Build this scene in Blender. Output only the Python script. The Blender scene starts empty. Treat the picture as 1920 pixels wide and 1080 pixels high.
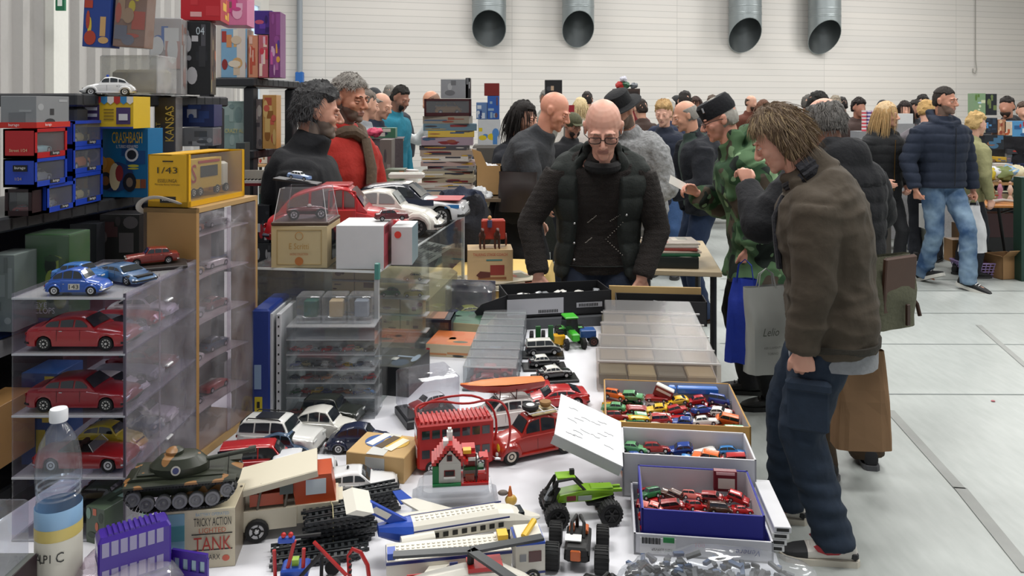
import bpy, bmesh, math, random
from mathutils import Vector, Matrix, Euler, noise
R=math.radians
SC=bpy.context.scene
COL=SC.collection
# ---------------------------------------------------------------- camera
F, PX, PY, EYE=1450.0, 960.0, 200.0, 1.68       # focal length and principal point in pixels of 1920x1080, eye height
cam_data=bpy.data.cameras.new('camera')
cam_data.sensor_width=36.0
cam_data.lens=36.0*F/1920.0
cam_data.shift_y=-(540.0-PY)/1920.0
cam_data.clip_start=0.05; cam_data.clip_end=200
cam=bpy.data.objects.new('camera', cam_data); COL.objects.link(cam)
cam.location=(0, 0, EYE); cam.rotation_euler=(R(90), 0, 0)
SC.camera=cam
# ---------------------------------------------------------------- world, exposure, added ceiling lights
w=bpy.data.worlds.new('world'); SC.world=w; w.use_nodes=True
w.node_tree.nodes['Background'].inputs[0].default_value=(0.93, 0.96, 1.0, 1)
w.node_tree.nodes['Background'].inputs[1].default_value=0.35
SC.view_settings.view_transform='Standard'
SC.view_settings.look='None'
SC.view_settings.exposure=0.13
SC.view_settings.gamma=1.0
SC.view_settings.use_curve_mapping=False
SC.cycles.max_bounces=7
SC.cycles.diffuse_bounces=3
SC.cycles.glossy_bounces=3
SC.cycles.transparent_max_bounces=40
SC.cycles.caustics_reflective=False
SC.cycles.caustics_refractive=False
CEIL=8.0
def area(x, y, sx, sy, watts, z=CEIL-0.25):
 l=bpy.data.lights.new('ceiling_lamp', 'AREA'); l.shape='RECTANGLE'; l.size=sx; l.size_y=sy
 l.energy=watts; l.color=(1.0, 0.985, 0.96)
 o=bpy.data.objects.new('ceiling_lamp', l); COL.objects.link(o); o.location=(x, y, z)
 return o
for (x, y, e) in [(-2.5, 1.2, 330), (2.5, 1.2, 330), (-2.5, 7, 360), (3.5, 7, 400), (10, 7, 330), (-2.5, 14, 500), (4, 14, 540), (11, 14, 600), (12, 20.5, 640), (17, 16, 560), (-1, 18.5, 260), (5, 20, 250), (6.5, 2.5, 300)]:  # unseen area lights under the ceiling; far right ones added to brighten the wall
 area(x, y, 2.6, 1.2, e*.62)
# ---------------------------------------------------------------- coordinates: a pixel of the photograph at a depth, or on a level
def at(px, py, Y): return Vector(((px-PX)/F*Y, Y, EYE-(py-PY)/F*Y))
def on(px, py, Z):
 Y=(EYE-Z)*F/(py-PY)
 return Vector(((px-PX)/F*Y, Y, Z))
HALL=math.atan2(211.0, F)       # the tables stand along this direction, clockwise from +Y
# ---------------------------------------------------------------- materials
def lin(c):
 if isinstance(c, str):
  c=c.lstrip('#'); c=''.join(q*2 for q in c) if len(c)==3 else c; c=[int(c[i:i+2], 16)/255 for i in (0, 2, 4)]
 return tuple(x/12.92 if x<=0.04045 else ((x+0.055)/1.055)**2.4 for x in c)
_M={}
def M(c, rough=0.55, metal=0.0, kind='plain', k=0.0, coat=0.0, sc=20.0, bump=0.0):
 """a procedural material: colour with a little noise, roughness, metal, optional weave/noise bump"""
 key=(c, rough, metal, kind, k, coat, sc, bump)
 if key in _M: return _M[key]
 m=bpy.data.materials.new('%s_%s'%(kind, str(c).strip('#'))); m.use_nodes=True
 nt=m.node_tree; p=nt.nodes['Principled BSDF']
 r, g, b=lin(c)
 p.inputs['Roughness'].default_value=rough
 p.inputs['Metallic'].default_value=metal
 p.inputs['Coat Weight'].default_value=coat
 p.inputs['Coat Roughness'].default_value=0.08
 p.inputs['Base Color'].default_value=(r, g, b, 1)
 if k>0 or bump>0:
  tc=nt.nodes.new('ShaderNodeTexCoord')
  n=nt.nodes.new('ShaderNodeTexNoise'); n.inputs['Scale'].default_value=sc; n.inputs['Detail'].default_value=4
  nt.links.new(tc.outputs['Object'], n.inputs['Vector'])
  if k>0:
   mx=nt.nodes.new('ShaderNodeMix'); mx.data_type='RGBA'
   mx.inputs[6].default_value=(r*(1-k), g*(1-k), b*(1-k), 1)
   mx.inputs[7].default_value=(min(1, r*(1+k)), min(1, g*(1+k)), min(1, b*(1+k)), 1)
   nt.links.new(n.outputs[0], mx.inputs[0]); nt.links.new(mx.outputs[2], p.inputs['Base Color'])
  if bump>0:
   bp=nt.nodes.new('ShaderNodeBump'); bp.inputs['Strength'].default_value=bump; bp.inputs['Distance'].default_value=0.01
   nt.links.new(n.outputs[0], bp.inputs['Height']); nt.links.new(bp.outputs[0], p.inputs['Normal'])
 _M[key]=m
 return m
def paint(c): return M(c, 0.28, 0.0, 'paint', 0.0, 0.6)
def plastic(c): return M(c, 0.35, 0.0, 'plastic')
def card(c): return M(c, 0.6, 0.0, 'card', 0.06, 0, 30)
def cloth(c, k=0.18, sc=60, bump=0.35): return M(c, 0.9, 0.0, 'cloth', k, 0, sc, bump)
def chrome(): return M('#cfcfd2', 0.2, 1.0, 'chrome')
def clear(c='#ffffff', a=0.12, rough=0.06, name='acrylic', haze=0.0):
 """thin clear sheet: sees through, reflects by Fresnel, with a faint milky haze"""
 key=('clear', c, a, rough, haze)
 if key in _M: return _M[key]
 m=bpy.data.materials.new(name); m.use_nodes=True; nt=m.node_tree
 for n in list(nt.nodes): nt.nodes.remove(n)
 out=nt.nodes.new('ShaderNodeOutputMaterial')
 tr=nt.nodes.new('ShaderNodeBsdfTransparent'); tr.inputs[0].default_value=(*[0.0+x for x in lin(c)], 1)
 gl=nt.nodes.new('ShaderNodeBsdfGlossy'); gl.inputs['Roughness'].default_value=rough
 df=nt.nodes.new('ShaderNodeBsdfDiffuse'); df.inputs[0].default_value=(0.8, 0.8, 0.82, 1)
 lw=nt.nodes.new('ShaderNodeLayerWeight'); pw=nt.nodes.new('ShaderNodeMath'); pw.operation='POWER'; pw.inputs[1].default_value=4.5
 fr=nt.nodes.new('ShaderNodeMath'); fr.operation='MULTIPLY_ADD'; fr.inputs[1].default_value=0.5; fr.inputs[2].default_value=0.045
 nt.links.new(lw.outputs['Facing'], pw.inputs[0]); nt.links.new(pw.outputs[0], fr.inputs[0])
 m1=nt.nodes.new('ShaderNodeMixShader'); m1.inputs[0].default_value=a
 if haze>0:
  nz=nt.nodes.new('ShaderNodeTexNoise'); nz.inputs['Scale'].default_value=9
  tc=nt.nodes.new('ShaderNodeTexCoord'); nt.links.new(tc.outputs['Object'], nz.inputs['Vector'])
  mr=nt.nodes.new('ShaderNodeMapRange'); mr.inputs[3].default_value=max(0, a-haze); mr.inputs[4].default_value=a+haze
  mr.inputs[1].default_value=0.3; mr.inputs[2].default_value=0.7
  nt.links.new(nz.outputs[0], mr.inputs[0]); nt.links.new(mr.outputs[0], m1.inputs[0])
  bp=nt.nodes.new('ShaderNodeBump'); bp.inputs['Strength'].default_value=0.5; bp.inputs['Distance'].default_value=0.02
  nt.links.new(nz.outputs[0], bp.inputs['Height']); nt.links.new(bp.outputs[0], gl.inputs['Normal'])
 m2=nt.nodes.new('ShaderNodeMixShader')
 nt.links.new(tr.outputs[0], m1.inputs[1]); nt.links.new(df.outputs[0], m1.inputs[2])
 nt.links.new(fr.outputs[0], m2.inputs[0]); nt.links.new(m1.outputs[0], m2.inputs[1]); nt.links.new(gl.outputs[0], m2.inputs[2])
 nt.links.new(m2.outputs[0], out.inputs[0])
 _M[key]=m
 return m
# ---------------------------------------------------------------- objects
def thing(name, label, cat, loc=(0, 0, 0), rz=0.0, group=None, scale=1.0):
 o=bpy.data.objects.new(name, None); COL.objects.link(o); o.empty_display_size=0.05
 o.location=loc; o.rotation_euler=(0, 0, rz)
 o.scale=(scale, scale, scale) if not isinstance(scale, (tuple, list)) else scale
 return tag(o, label, cat, group)
def tag(o, label, cat, group=None, kind=None):
 if label: o['label']=label
 if cat: o['category']=cat
 if group: o['group']=group
 if kind: o['kind']=kind
 return o
def kids(o): return [c for c in bpy.data.objects if c.parent==o]
_tree={}
def dup(root, loc, rz=None, label=None, group=None, scale=None):
 """a copy of a thing with copies of its parts and their sub-parts"""
 if root.name not in _tree: _tree[root.name]=[(c, [(g, kids(g)) for g in kids(c)]) for c in kids(root)]
 r=root.copy(); COL.objects.link(r); r.location=loc
 if rz is not None: r.rotation_euler=(0, 0, rz)
 if scale is not None: r.scale=(scale, scale, scale) if not isinstance(scale, (tuple, list)) else scale
 if label: r['label']=label
 if group: r['group']=group
 for c, gs in _tree[root.name]:
  c2=c.copy(); COL.objects.link(c2); c2.parent=r
  for g, _ in gs:
   g2=g.copy(); COL.objects.link(g2); g2.parent=c2
 return r
class MB:
 """collects shapes and links them as ONE mesh object"""
 def __init__(s): s.v=[]; s.f=[]; s.m=[]; s.mats=[]; s.sm=[]
 def mi(s, mat):
  if mat not in s.mats: s.mats.append(mat)
  return s.mats.index(mat)
 def add(s, vs, fs, mat, smooth=False):
  b=len(s.v); s.v+=[tuple(v) for v in vs]; i=s.mi(mat)
  for f in fs: s.f.append([b+k for k in f]); s.m.append(i); s.sm.append(smooth)
  return s
 def box(s, x0, x1, y0, y1, z0, z1, mat, T=None):
  vs=[Vector((x, y, z)) for z in (z0, z1) for y in (y0, y1) for x in (x0, x1)]
  if T is not None: vs=[T@v for v in vs]
  return s.add(vs, [(0, 2, 3, 1), (4, 5, 7, 6), (0, 1, 5, 4), (2, 6, 7, 3), (0, 4, 6, 2), (1, 3, 7, 5)], mat)
 def cbox(s, c, d, mat, T=None, bev=0.0):
  """box by centre and size; bev > 0 chamfers its vertical edges and top and bottom"""
  if bev<=0:
   return s.box(c[0]-d[0]/2, c[0]+d[0]/2, c[1]-d[1]/2, c[1]+d[1]/2, c[2]-d[2]/2, c[2]+d[2]/2, mat, T)
  x, y, z=d[0]/2, d[1]/2, d[2]/2; b=min(bev, x*.9, y*.9, z*.9)
  def ring(ix, h):
   a, q=x-ix, y-ix; e=b*0.6
   return [Vector((c[0]+u, c[1]+v, c[2]+h)) for u, v in ((-a+e, -q), (a-e, -q), (a, -q+e), (a, q-e), (a-e, q), (-a+e, q), (-a, q-e), (-a, -q+e))]
  rs=[ring(b, -z), ring(0, -z+b), ring(0, z-b), ring(b, z)]
  if T is not None: rs=[[T@v for v in r] for r in rs]
  return s.loft(rs, mat, True, False)
 def quad(s, a, b, c, d, mat): return s.add([a, b, c, d], [(0, 1, 2, 3)], mat)
 def poly(s, pts, mat): return s.add(pts, [tuple(range(len(pts)))], mat)
 def prism(s, pts, off, mat):
  """closed outline pushed along a vector"""
  n=len(pts); off=Vector(off); a=[Vector(p) for p in pts]; b=[p+off for p in a]
  return s.add(a+b, [tuple(range(n))[::-1], tuple(range(n, 2*n))]+[(i, (i+1)%n, n+(i+1)%n, n+i) for i in range(n)], mat)
 def loft(s, rings, mat, caps=True, smooth=True):
  n=len(rings[0]); vs=[v for r in rings for v in r]; fs=[]
  for k in range(len(rings)-1):
   for i in range(n):
    j=(i+1)%n
    fs.append((k*n+i, k*n+j, (k+1)*n+j, (k+1)*n+i))
  if caps: fs.append(tuple(range(n))[::-1]); fs.append(tuple(range((len(rings)-1)*n, len(rings)*n)))
  return s.add(vs, fs, mat, smooth)
 def tube(s, pts, rad, mat, n=8, caps=True, flat=1.0, side=None, smooth=True, round_ends=False):
  """swept tube; rad a number or one per point; flat squashes the direction across side"""
  P=[Vector(p) for p in pts]; rr=list(rad) if hasattr(rad, '__len__') else [rad]*len(P)
  if round_ends:
   d0=(P[0]-P[1]).normalized(); d1=(P[-1]-P[-2]).normalized(); q0, q1=rr[0], rr[-1]
   P=[P[0]+d0*q0*.96, P[0]+d0*q0*.7]+P+[P[-1]+d1*q1*.7, P[-1]+d1*q1*.96]
   rr=[q0*.25, q0*.72]+rr+[q1*.72, q1*.25]
  rings=[]; up=None
  for i, p in enumerate(P):
   d=(P[min(i+1, len(P)-1)]-P[max(i-1, 0)])
   if d.length<1e-9: d=Vector((0, 0, 1))
   d.normalize()
   if side is not None: a=Vector(side)-d*Vector(side).dot(d)
   elif up is None: a=d.orthogonal()
   else: a=up-d*up.dot(d)
   if a.length<1e-6: a=d.orthogonal()
   a.normalize(); up=a; b=d.cross(a)
   rings.append([p+(a*math.cos(t)+b*math.sin(t)*flat)*rr[i] for t in [2*math.pi*k/n for k in range(n)]])
  return s.loft(rings, mat, caps, smooth)
 def ell(s, c, r, mat, T=None, nu=12, nv=8, smooth=True):
  c=Vector(c); rings=[]
  for j in range(nv+1):
   th=math.pi*(0.02+0.96*j/nv)
   rings.append([c+Vector((r[0]*math.sin(th)*math.cos(t), r[1]*math.sin(th)*math.sin(t), -r[2]*math.cos(th))) for t in [2*math.pi*k/nu for k in range(nu)]])
  if T is not None: rings=[[T@v for v in g] for g in rings]
  return s.loft(rings, mat, True, smooth)
 def lathe(s, prof, mat, T=None, n=16, smooth=True, caps=True):
  """profile (radius, height) about local Z, T places it"""
  rings=[[Vector((r*math.cos(t), r*math.sin(t), z)) for t in [2*math.pi*k/n for k in range(n)]] for r, z in prof]
  if T is not None: rings=[[T@v for v in g] for g in rings]
  return s.loft(rings, mat, caps, smooth)
 def cyl(s, a, b, r, mat, n=12, r2=None, smooth=True):
  return s.tube([a, b], [r, r if r2 is None else r2], mat, n, True, smooth=smooth)
 def mesh(s, name='m', sharp=35):
  me=bpy.data.meshes.new(name); me.from_pydata(s.v, [], s.f)
  for m in s.mats: me.materials.append(m)
  me.polygons.foreach_set('material_index', s.m)
  me.polygons.foreach_set('use_smooth', s.sm)
  me.update()
  if any(s.sm): me.set_sharp_from_angle(angle=R(sharp))
  return me
 def obj(s, name, parent=None, loc=None, rz=None):
  o=bpy.data.objects.new(name, s.mesh(name)); COL.objects.link(o)
  if parent is not None: o.parent=parent
  if loc is not None: o.location=loc
  if rz is not None: o.rotation_euler=(0, 0, rz)
  return o
def bend(pts, k=2):
 """rounds the corners of a run of points"""
 P=[Vector(p) for p in pts]
 for _ in range(k):
  Q=[P[0]]
  for a, b in zip(P, P[1:]): Q+=[a.lerp(b, .25), a.lerp(b, .75)]
  P=Q+[P[-1]]
 return P
def RT(rz=0.0, loc=(0, 0, 0), rx=0.0, ry=0.0):
 return Matrix.Translation(loc)@Euler((rx, ry, rz)).to_matrix().to_4x4()
_bbox={}
def text(s, parent, T, width=None, height=None, mat=None, name='lettering', depth=0.0006, bold=0.0, shear=0.0):
 """the words as a thin mesh, centred on T, facing its +Z, reading along its +X, scaled to width and/or height"""
 cu=bpy.data.curves.new(name, 'FONT'); cu.body=s; cu.align_x='CENTER'; cu.resolution_u=2
 cu.offset=bold; cu.shear=shear
 t=bpy.data.objects.new('tmp', cu); COL.objects.link(t)
 me=bpy.data.meshes.new_from_object(t.evaluated_get(bpy.context.evaluated_depsgraph_get()))
 bpy.data.objects.remove(t); bpy.data.curves.remove(cu)
 if not me.vertices: return None
 xs=[v.co.x for v in me.vertices]; ys=[v.co.y for v in me.vertices]
 wx, hy=max(xs)-min(xs), max(ys)-min(ys); cx, cy=(max(xs)+min(xs))/2, (max(ys)+min(ys))/2
 sx=width/wx if width else height/hy; sy=height/hy if height else sx
 for v in me.vertices: v.co=T@Vector(((v.co.x-cx)*sx, (v.co.y-cy)*sy, depth))
 me.materials.clear(); me.materials.append(mat or M('#111111', 0.6)); me.update()
 o=bpy.data.objects.new(name, me); COL.objects.link(o)
 if parent is not None: o.parent=parent
 return o
# frames for the faces of a box: x reads right, y up, z outward
def face_front(x, y, z): return Matrix(((1, 0, 0, x), (0, 0, -1, y), (0, 1, 0, z), (0, 0, 0, 1)))      # faces -Y
def face_right(x, y, z): return Matrix(((0, 0, 1, x), (1, 0, 0, y), (0, 1, 0, z), (0, 0, 0, 1)))       # faces +X, reads toward +Y
def face_top(x, y, z): return Matrix(((1, 0, 0, x), (0, 1, 0, y), (0, 0, 1, z), (0, 0, 0, 1)))
# ================================================================ the hall
def node_mat(name, build):
 m=bpy.data.materials.new(name); m.use_nodes=True; build(m.node_tree, m.node_tree.nodes['Principled BSDF']); return m
def floor_nodes(nt, p):
 tc=nt.nodes.new('ShaderNodeTexCoord')
 n1=nt.nodes.new('ShaderNodeTexNoise'); n1.inputs['Scale'].default_value=0.7; n1.inputs['Detail'].default_value=8; n1.inputs['Roughness'].default_value=0.65
 n2=nt.nodes.new('ShaderNodeTexNoise'); n2.inputs['Scale'].default_value=9; n2.inputs['Detail'].default_value=6
 mp=nt.nodes.new('ShaderNodeMapping'); mp.inputs['Scale'].default_value=(3.0, 0.7, 1)
 nt.links.new(tc.outputs['Object'], n1.inputs['Vector']); nt.links.new(tc.outputs['Object'], mp.inputs['Vector']); nt.links.new(mp.outputs[0], n2.inputs['Vector'])
 mx=nt.nodes.new('ShaderNodeMix'); mx.data_type='FLOAT'; mx.inputs[0].default_value=0.4
 nt.links.new(n1.outputs[0], mx.inputs[2]); nt.links.new(n2.outputs[0], mx.inputs[3])
 cr=nt.nodes.new('ShaderNodeValToRGB'); cr.color_ramp.elements[0].position=0.3; cr.color_ramp.elements[1].position=0.72
 cr.color_ramp.elements[0].color=(*lin('#999e9b'), 1); cr.color_ramp.elements[1].color=(*lin('#b4b9b6'), 1)
 nt.links.new(mx.outputs[0], cr.inputs[0]); nt.links.new(cr.outputs[0], p.inputs['Base Color'])
 p.inputs['Roughness'].default_value=0.42
def wall_nodes(nt, p):
 tc=nt.nodes.new('ShaderNodeTexCoord')
 b=nt.nodes.new('ShaderNodeTexBrick'); b.offset=0; b.inputs['Scale'].default_value=1
 b.inputs['Brick Width'].default_value=5.2; b.inputs['Row Height'].default_value=0.19; b.inputs['Mortar Size'].default_value=0.007
 b.inputs['Color1'].default_value=(*lin('#cfcac5'), 1); b.inputs['Color2'].default_value=(*lin('#c9c5c1'), 1); b.inputs['Mortar'].default_value=(*lin('#adaaa6'), 1)
 mp=nt.nodes.new('ShaderNodeMapping'); mp.inputs['Rotation'].default_value=(R(90), 0, 0)
 sp=nt.nodes.new('ShaderNodeSeparateXYZ'); cb=nt.nodes.new('ShaderNodeCombineXYZ')
 nt.links.new(tc.outputs['Object'], sp.inputs[0]); nt.links.new(sp.outputs[0], cb.inputs[0]); nt.links.new(sp.outputs[2], cb.inputs[1])
 nt.links.new(cb.outputs[0], b.inputs['Vector']); nt.nodes.remove(mp)
 nt.links.new(b.outputs[0], p.inputs['Base Color']); p.inputs['Roughness'].default_value=0.8
FLOOR=node_mat('grey_resin_floor', floor_nodes)
WALL=node_mat('painted_panel_wall', wall_nodes)
def struct(mb, name, loc=None, rz=None):
 o=mb.obj(name, None, loc, rz); o['kind']='structure'; return o
struct(MB().box(-14, 30, -6, 34, -0.1, 0, FLOOR), 'floor')
WA=math.atan(0.27)                                   # the far wall runs at this angle
WORG=Vector((0, 22.16, 0))
def wall_at(px, py, out=0.0):
 """the point of the far wall seen at a pixel, out metres in front of it"""
 k=(px-PX)/F; Y=(22.16-out/math.cos(WA))/(1-0.27*k)
 return at(px, py, Y)
struct(MB().box(-8, 24, 0, 0.3, 0, CEIL, WALL), 'wall_back', WORG, WA)
cl=MB(); g=M('#a8a5a3', 0.5, 0.0, 'cladding', 0.05)
x=0.0; pts=[]
while x<20.0:                                        # trapezoid ribs of the sheet metal
 pts+=[(0, x), (0, x+0.18), (0.10, x+0.24), (0.10, x+0.38)]; x+=0.44
ring=[Vector((a, y, 0)) for a, y in pts]+[Vector((-0.1, 20.0, 0)), Vector((-0.1, 0, 0))]
cl.prism(ring, (0, 0, CEIL), g)
struct(cl, 'wall_left', (-6.5, -2.0, 0))
struct(MB().box(-6.62, -6.42, 18.0, 21.5, 0, CEIL, M('#d5d2cd', 0.8)), 'wall_left_end')
wn=MB(); fr=M('#c9c9c6', 0.5)
wn.box(-6.42, -6.36, 18.4, 18.5, 1.2, 4.2, fr).box(-6.42, -6.36, 19.5, 19.6, 1.2, 4.2, fr).box(-6.42, -6.36, 18.4, 19.6, 4.2, 4.32, fr).box(-6.42, -6.36, 18.4, 19.6, 1.1, 1.2, fr)
struct(wn, 'window_1')
pn=bpy.data.materials.new('daylight_pane'); pn.use_nodes=True
pb=pn.node_tree.nodes['Principled BSDF']; pb.inputs['Base Color'].default_value=(*lin('#a9bccb'), 1); pb.inputs['Emission Color'].default_value=(*lin('#a8c4e0'), 1); pb.inputs['Emission Strength'].default_value=0.8; pb.inputs['Roughness'].default_value=.1
wp=MB().box(-6.43, -6.41, 18.5, 19.5, 1.2, 4.2, pn).obj('window_pane', bpy.data.objects['window_1'])
struct(MB().box(-6.45, -6.28, 10.6, 10.95, 0, CEIL, M('#d9d8d2', 0.8, 0, 'plaster', 0.05)), 'column_1')
struct(MB().box(-14, 30, -6, 34, CEIL, CEIL+0.2, M('#c9c9c7', 0.9)), 'ceiling')
struct(MB().box(-0.3, 0.0, -6, 34, 0, CEIL, M('#cbc8c3', 0.8)), 'wall_right', (20.0, 0, 0))
# joints of the floor and the worn tape line
ln=MB(); dk=M('#7f8685', 0.6)
def seam(mb, a, b, wd, mat, z=0.002):
 a, b=Vector(a), Vector(b); d=(b-a).normalized(); n=Vector((-d.y, d.x, 0))*wd/2
 mb.quad(*[Vector((q.x, q.y, z)) for q in (a-n, b-n, b+n, a+n)], mat)
for y0 in (527, 548, 590, 648, 742):
 a=on(1350, y0-4, 0); b=on(1920, y0-2, 0); seam(ln, a, b, 0.012, dk)
struct(ln, 'trim_1')
tp=MB(); tm=M('#8f918e', 0.6, 0, 'tape', 0.2, 0, 6)
seam(tp, on(1668, 770, 0), on(1800, 917, 0), 0.05, tm, 0.003); seam(tp, on(1800, 915, 0), on(1930, 1075, 0), 0.055, tm, 0.003)
t2_=MB(); seam(t2_, on(1835, 610, 0), on(1925, 688, 0), 0.04, tm, 0.003); tag(t2_.obj('floor_tape'), 'short faint tape mark farther up the aisle floor', 'floor tape')
tag(tp.obj('floor_tape'), 'worn grey tape line running along the floor of the aisle', 'floor tape')
lf=MB().ell((0, 0, 0.004), (0.012, 0.009, 0.004), M('#b1616a', .6)).obj('paper_scrap', None, on(1862, 753, 0)); tag(lf, 'tiny pink scrap of paper lying on the floor', 'paper scrap')
# the four ventilation ducts, cut at a slant and open towards the hall
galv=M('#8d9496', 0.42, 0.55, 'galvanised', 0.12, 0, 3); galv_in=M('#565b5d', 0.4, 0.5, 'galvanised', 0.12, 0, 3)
for i, (px, top, bot, wpx, side) in enumerate([(917, 22, 86, 64, 1), (1084, 23, 87, 60, 1), (1397, 36, 97, 60, -1), (1546, 40, 100, 58, -1)]):
 c=wall_at(px, (top+bot)/2, 0.55); rad=wpx/2/F*c.y
 zt=at(px, top, c.y).z; zb=at(px, bot, c.y).z
 t=thing('ventilation_duct', ['galvanised duct with slanted mouth, nearest the downpipe', 'second slanted duct from the downpipe, close beside the first',
  'third duct along the wall, first past the wide gap', 'last slanted duct along the wall, above the bald grey head'][i], 'duct', (c.x, c.y, 0), 0, 'ventilation ducts on the back wall')
 mb=MB(); n=32; outer=[]; inner=[]
 for rr, lst in ((rad, outer), (rad*0.97, inner)):
  for k in range(n):
   a=2*math.pi*k/n; x, y=rr*math.cos(a), rr*math.sin(a)
   lst.append((x, y, zb+(zt-zb)*(0.5-0.5*(y/rad))+0.0))
 ot=[Vector((x, y, CEIL)) for x, y, z in outer]; ob=[Vector(p) for p in outer]; ib=[Vector(p) for p in inner]; it=[Vector((x, y, CEIL)) for x, y, z in inner]
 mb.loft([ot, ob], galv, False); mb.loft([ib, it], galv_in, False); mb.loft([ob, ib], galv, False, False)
 mb.obj('pipe', t)
 for z in (zt+0.12, zt+0.16, zt+0.36):
  MB().lathe([(rad*1.001, z-.01), (rad*1.012, z), (rad*1.012, z+.015), (rad*1.001, z+.025)], galv, n=32, caps=False).obj('seam_ring', t)
# downpipe with its blue box, cable on the wall
c=wall_at(562, 145, 0.16); t=thing('downpipe', 'grey downpipe on the back wall ending in a blue box', 'pipe', (c.x, c.y, 0))
MB().cyl((0, 0, 2.4), (0, 0, CEIL-.01), 0.075, M('#8a9096', .5, 0, 'paint'), 12).obj('pipe', t)
MB().cbox((0, 0, 2.3), (0.2, 0.16, 0.6), M('#2460a8', .45), bev=.02).obj('blue_box', t)
c=wall_at(1828, 60, 0.02); t=tag(MB().tube([(0, 0, CEIL), (0, 0, 3.3), (0.03, -.02, 2.95), (-.03, -.03, 2.8), (-.1, -.02, 2.86), (-.08, 0, 2.98)], .015, M('#8e8c86', .6), 6).obj('cable', None, (c.x, c.y-.03, 0)), 'thin cable hanging down the back wall with a curled end', 'cable')
c=at(114, 6, 10.3); t=thing('exit_sign', 'green emergency sign at the top of the white column', 'sign', c)
MB().cbox((0, 0, 0), (.12, .04, .2), M('#1d6b4a', .5)).obj('board', t)
MB().box(-.03, .03, -.024, -.021, -.04, .05, M('#e8efe9', .5)).obj('pictogram', t)
# ================================================================ people
import numpy as np
def skin_mat(c='#c99a83', red=0.25):
 key=('skin', c, red)
 if key in _M: return _M[key]
 m=bpy.data.materials.new('skin'); m.use_nodes=True; nt=m.node_tree; p=nt.nodes['Principled BSDF']
 a=lin(c); a=tuple(min(1, q*1.12+.015) for q in a); b=(min(1, a[0]), a[1]*(1-red*.55), a[2]*(1-red*.55))
 n=nt.nodes.new('ShaderNodeTexNoise'); n.inputs['Scale'].default_value=22; n.inputs['Detail'].default_value=5
 tc=nt.nodes.new('ShaderNodeTexCoord'); nt.links.new(tc.outputs['Object'], n.inputs['Vector'])
 mx=nt.nodes.new('ShaderNodeMix'); mx.data_type='RGBA'; mx.inputs[6].default_value=(*a, 1); mx.inputs[7].default_value=(*b, 1)
 nt.links.new(n.outputs[0], mx.inputs[0]); nt.links.new(mx.outputs[2], p.inputs['Base Color'])
 p.inputs['Roughness'].default_value=0.5; p.inputs['Subsurface Weight'].default_value=0.08; p.inputs['Subsurface Radius'].default_value=(.01, .004, .002)
 _M[key]=m; return m
def fuse(mb, voxel, smooth=3, name='m'):
 """one continuous surface out of the overlapping closed shells"""
 me=bpy.data.meshes.new('t'); me.from_pydata(mb.v, [], mb.f); me.update()
 o=bpy.data.objects.new('t', me); COL.objects.link(o)
 md=o.modifiers.new('r', 'REMESH'); md.mode='VOXEL'; md.voxel_size=voxel; md.use_smooth_shade=True
 if smooth: sm=o.modifiers.new('s', 'SMOOTH'); sm.factor=0.5; sm.iterations=smooth
 out=bpy.data.meshes.new_from_object(o.evaluated_get(bpy.context.evaluated_depsgraph_get()))
 bpy.data.objects.remove(o); bpy.data.meshes.remove(me); out.name=name
 return out
def arr(me):
 n=len(me.vertices); a=np.empty(n*3); me.vertices.foreach_get('co', a); b=np.empty(n*3); me.vertices.foreach_get('normal', b)
 return a.reshape(-1, 3), b.reshape(-1, 3)
def setv(me, a): me.vertices.foreach_set('co', a.ravel()); me.update()
def nz(p, s, seed=0.0): return noise.noise(Vector((p[0]*s[0]+seed, p[1]*s[1]-seed*.7, p[2]*s[2]+seed*.3)))
def garment(shells, voxel, mats, parent, name, disp=None, matfn=None, smooth=3):
 me=fuse(shells, voxel, smooth, name)
 for m in mats: me.materials.append(m)
 if disp:
  a, n=arr(me); d=np.array([disp(a[i], n[i]) for i in range(len(a))]); setv(me, a+n*d[:, None])
 if matfn:
  for p in me.polygons: p.material_index=matfn(p.center, p.normal)
 for p in me.polygons: p.use_smooth=True
 o=bpy.data.objects.new(name, me); COL.objects.link(o); o.parent=parent
 return o
def folds(amp=.006, s=(9, 9, 5), seed=0.0):
 def f(p, n):
  v=nz(p, s, seed); w=nz(p, (s[0]*2.3, s[1]*2.3, s[2]*2), seed+5)
  return amp*(1.0-2.2*abs(v))*.8+amp*.5*w
 return f
def quilt(pitch=.075, amp=.009, seed=0.0, z0=0.0):
 def f(p, n):
  q=(p[2]+z0+.008*nz(p, (6, 6, 2), seed))/pitch
  return amp*(abs(math.sin(math.pi*q))**.45-.75)+.004*nz(p, (22, 22, 14), seed)
 return f
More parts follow.
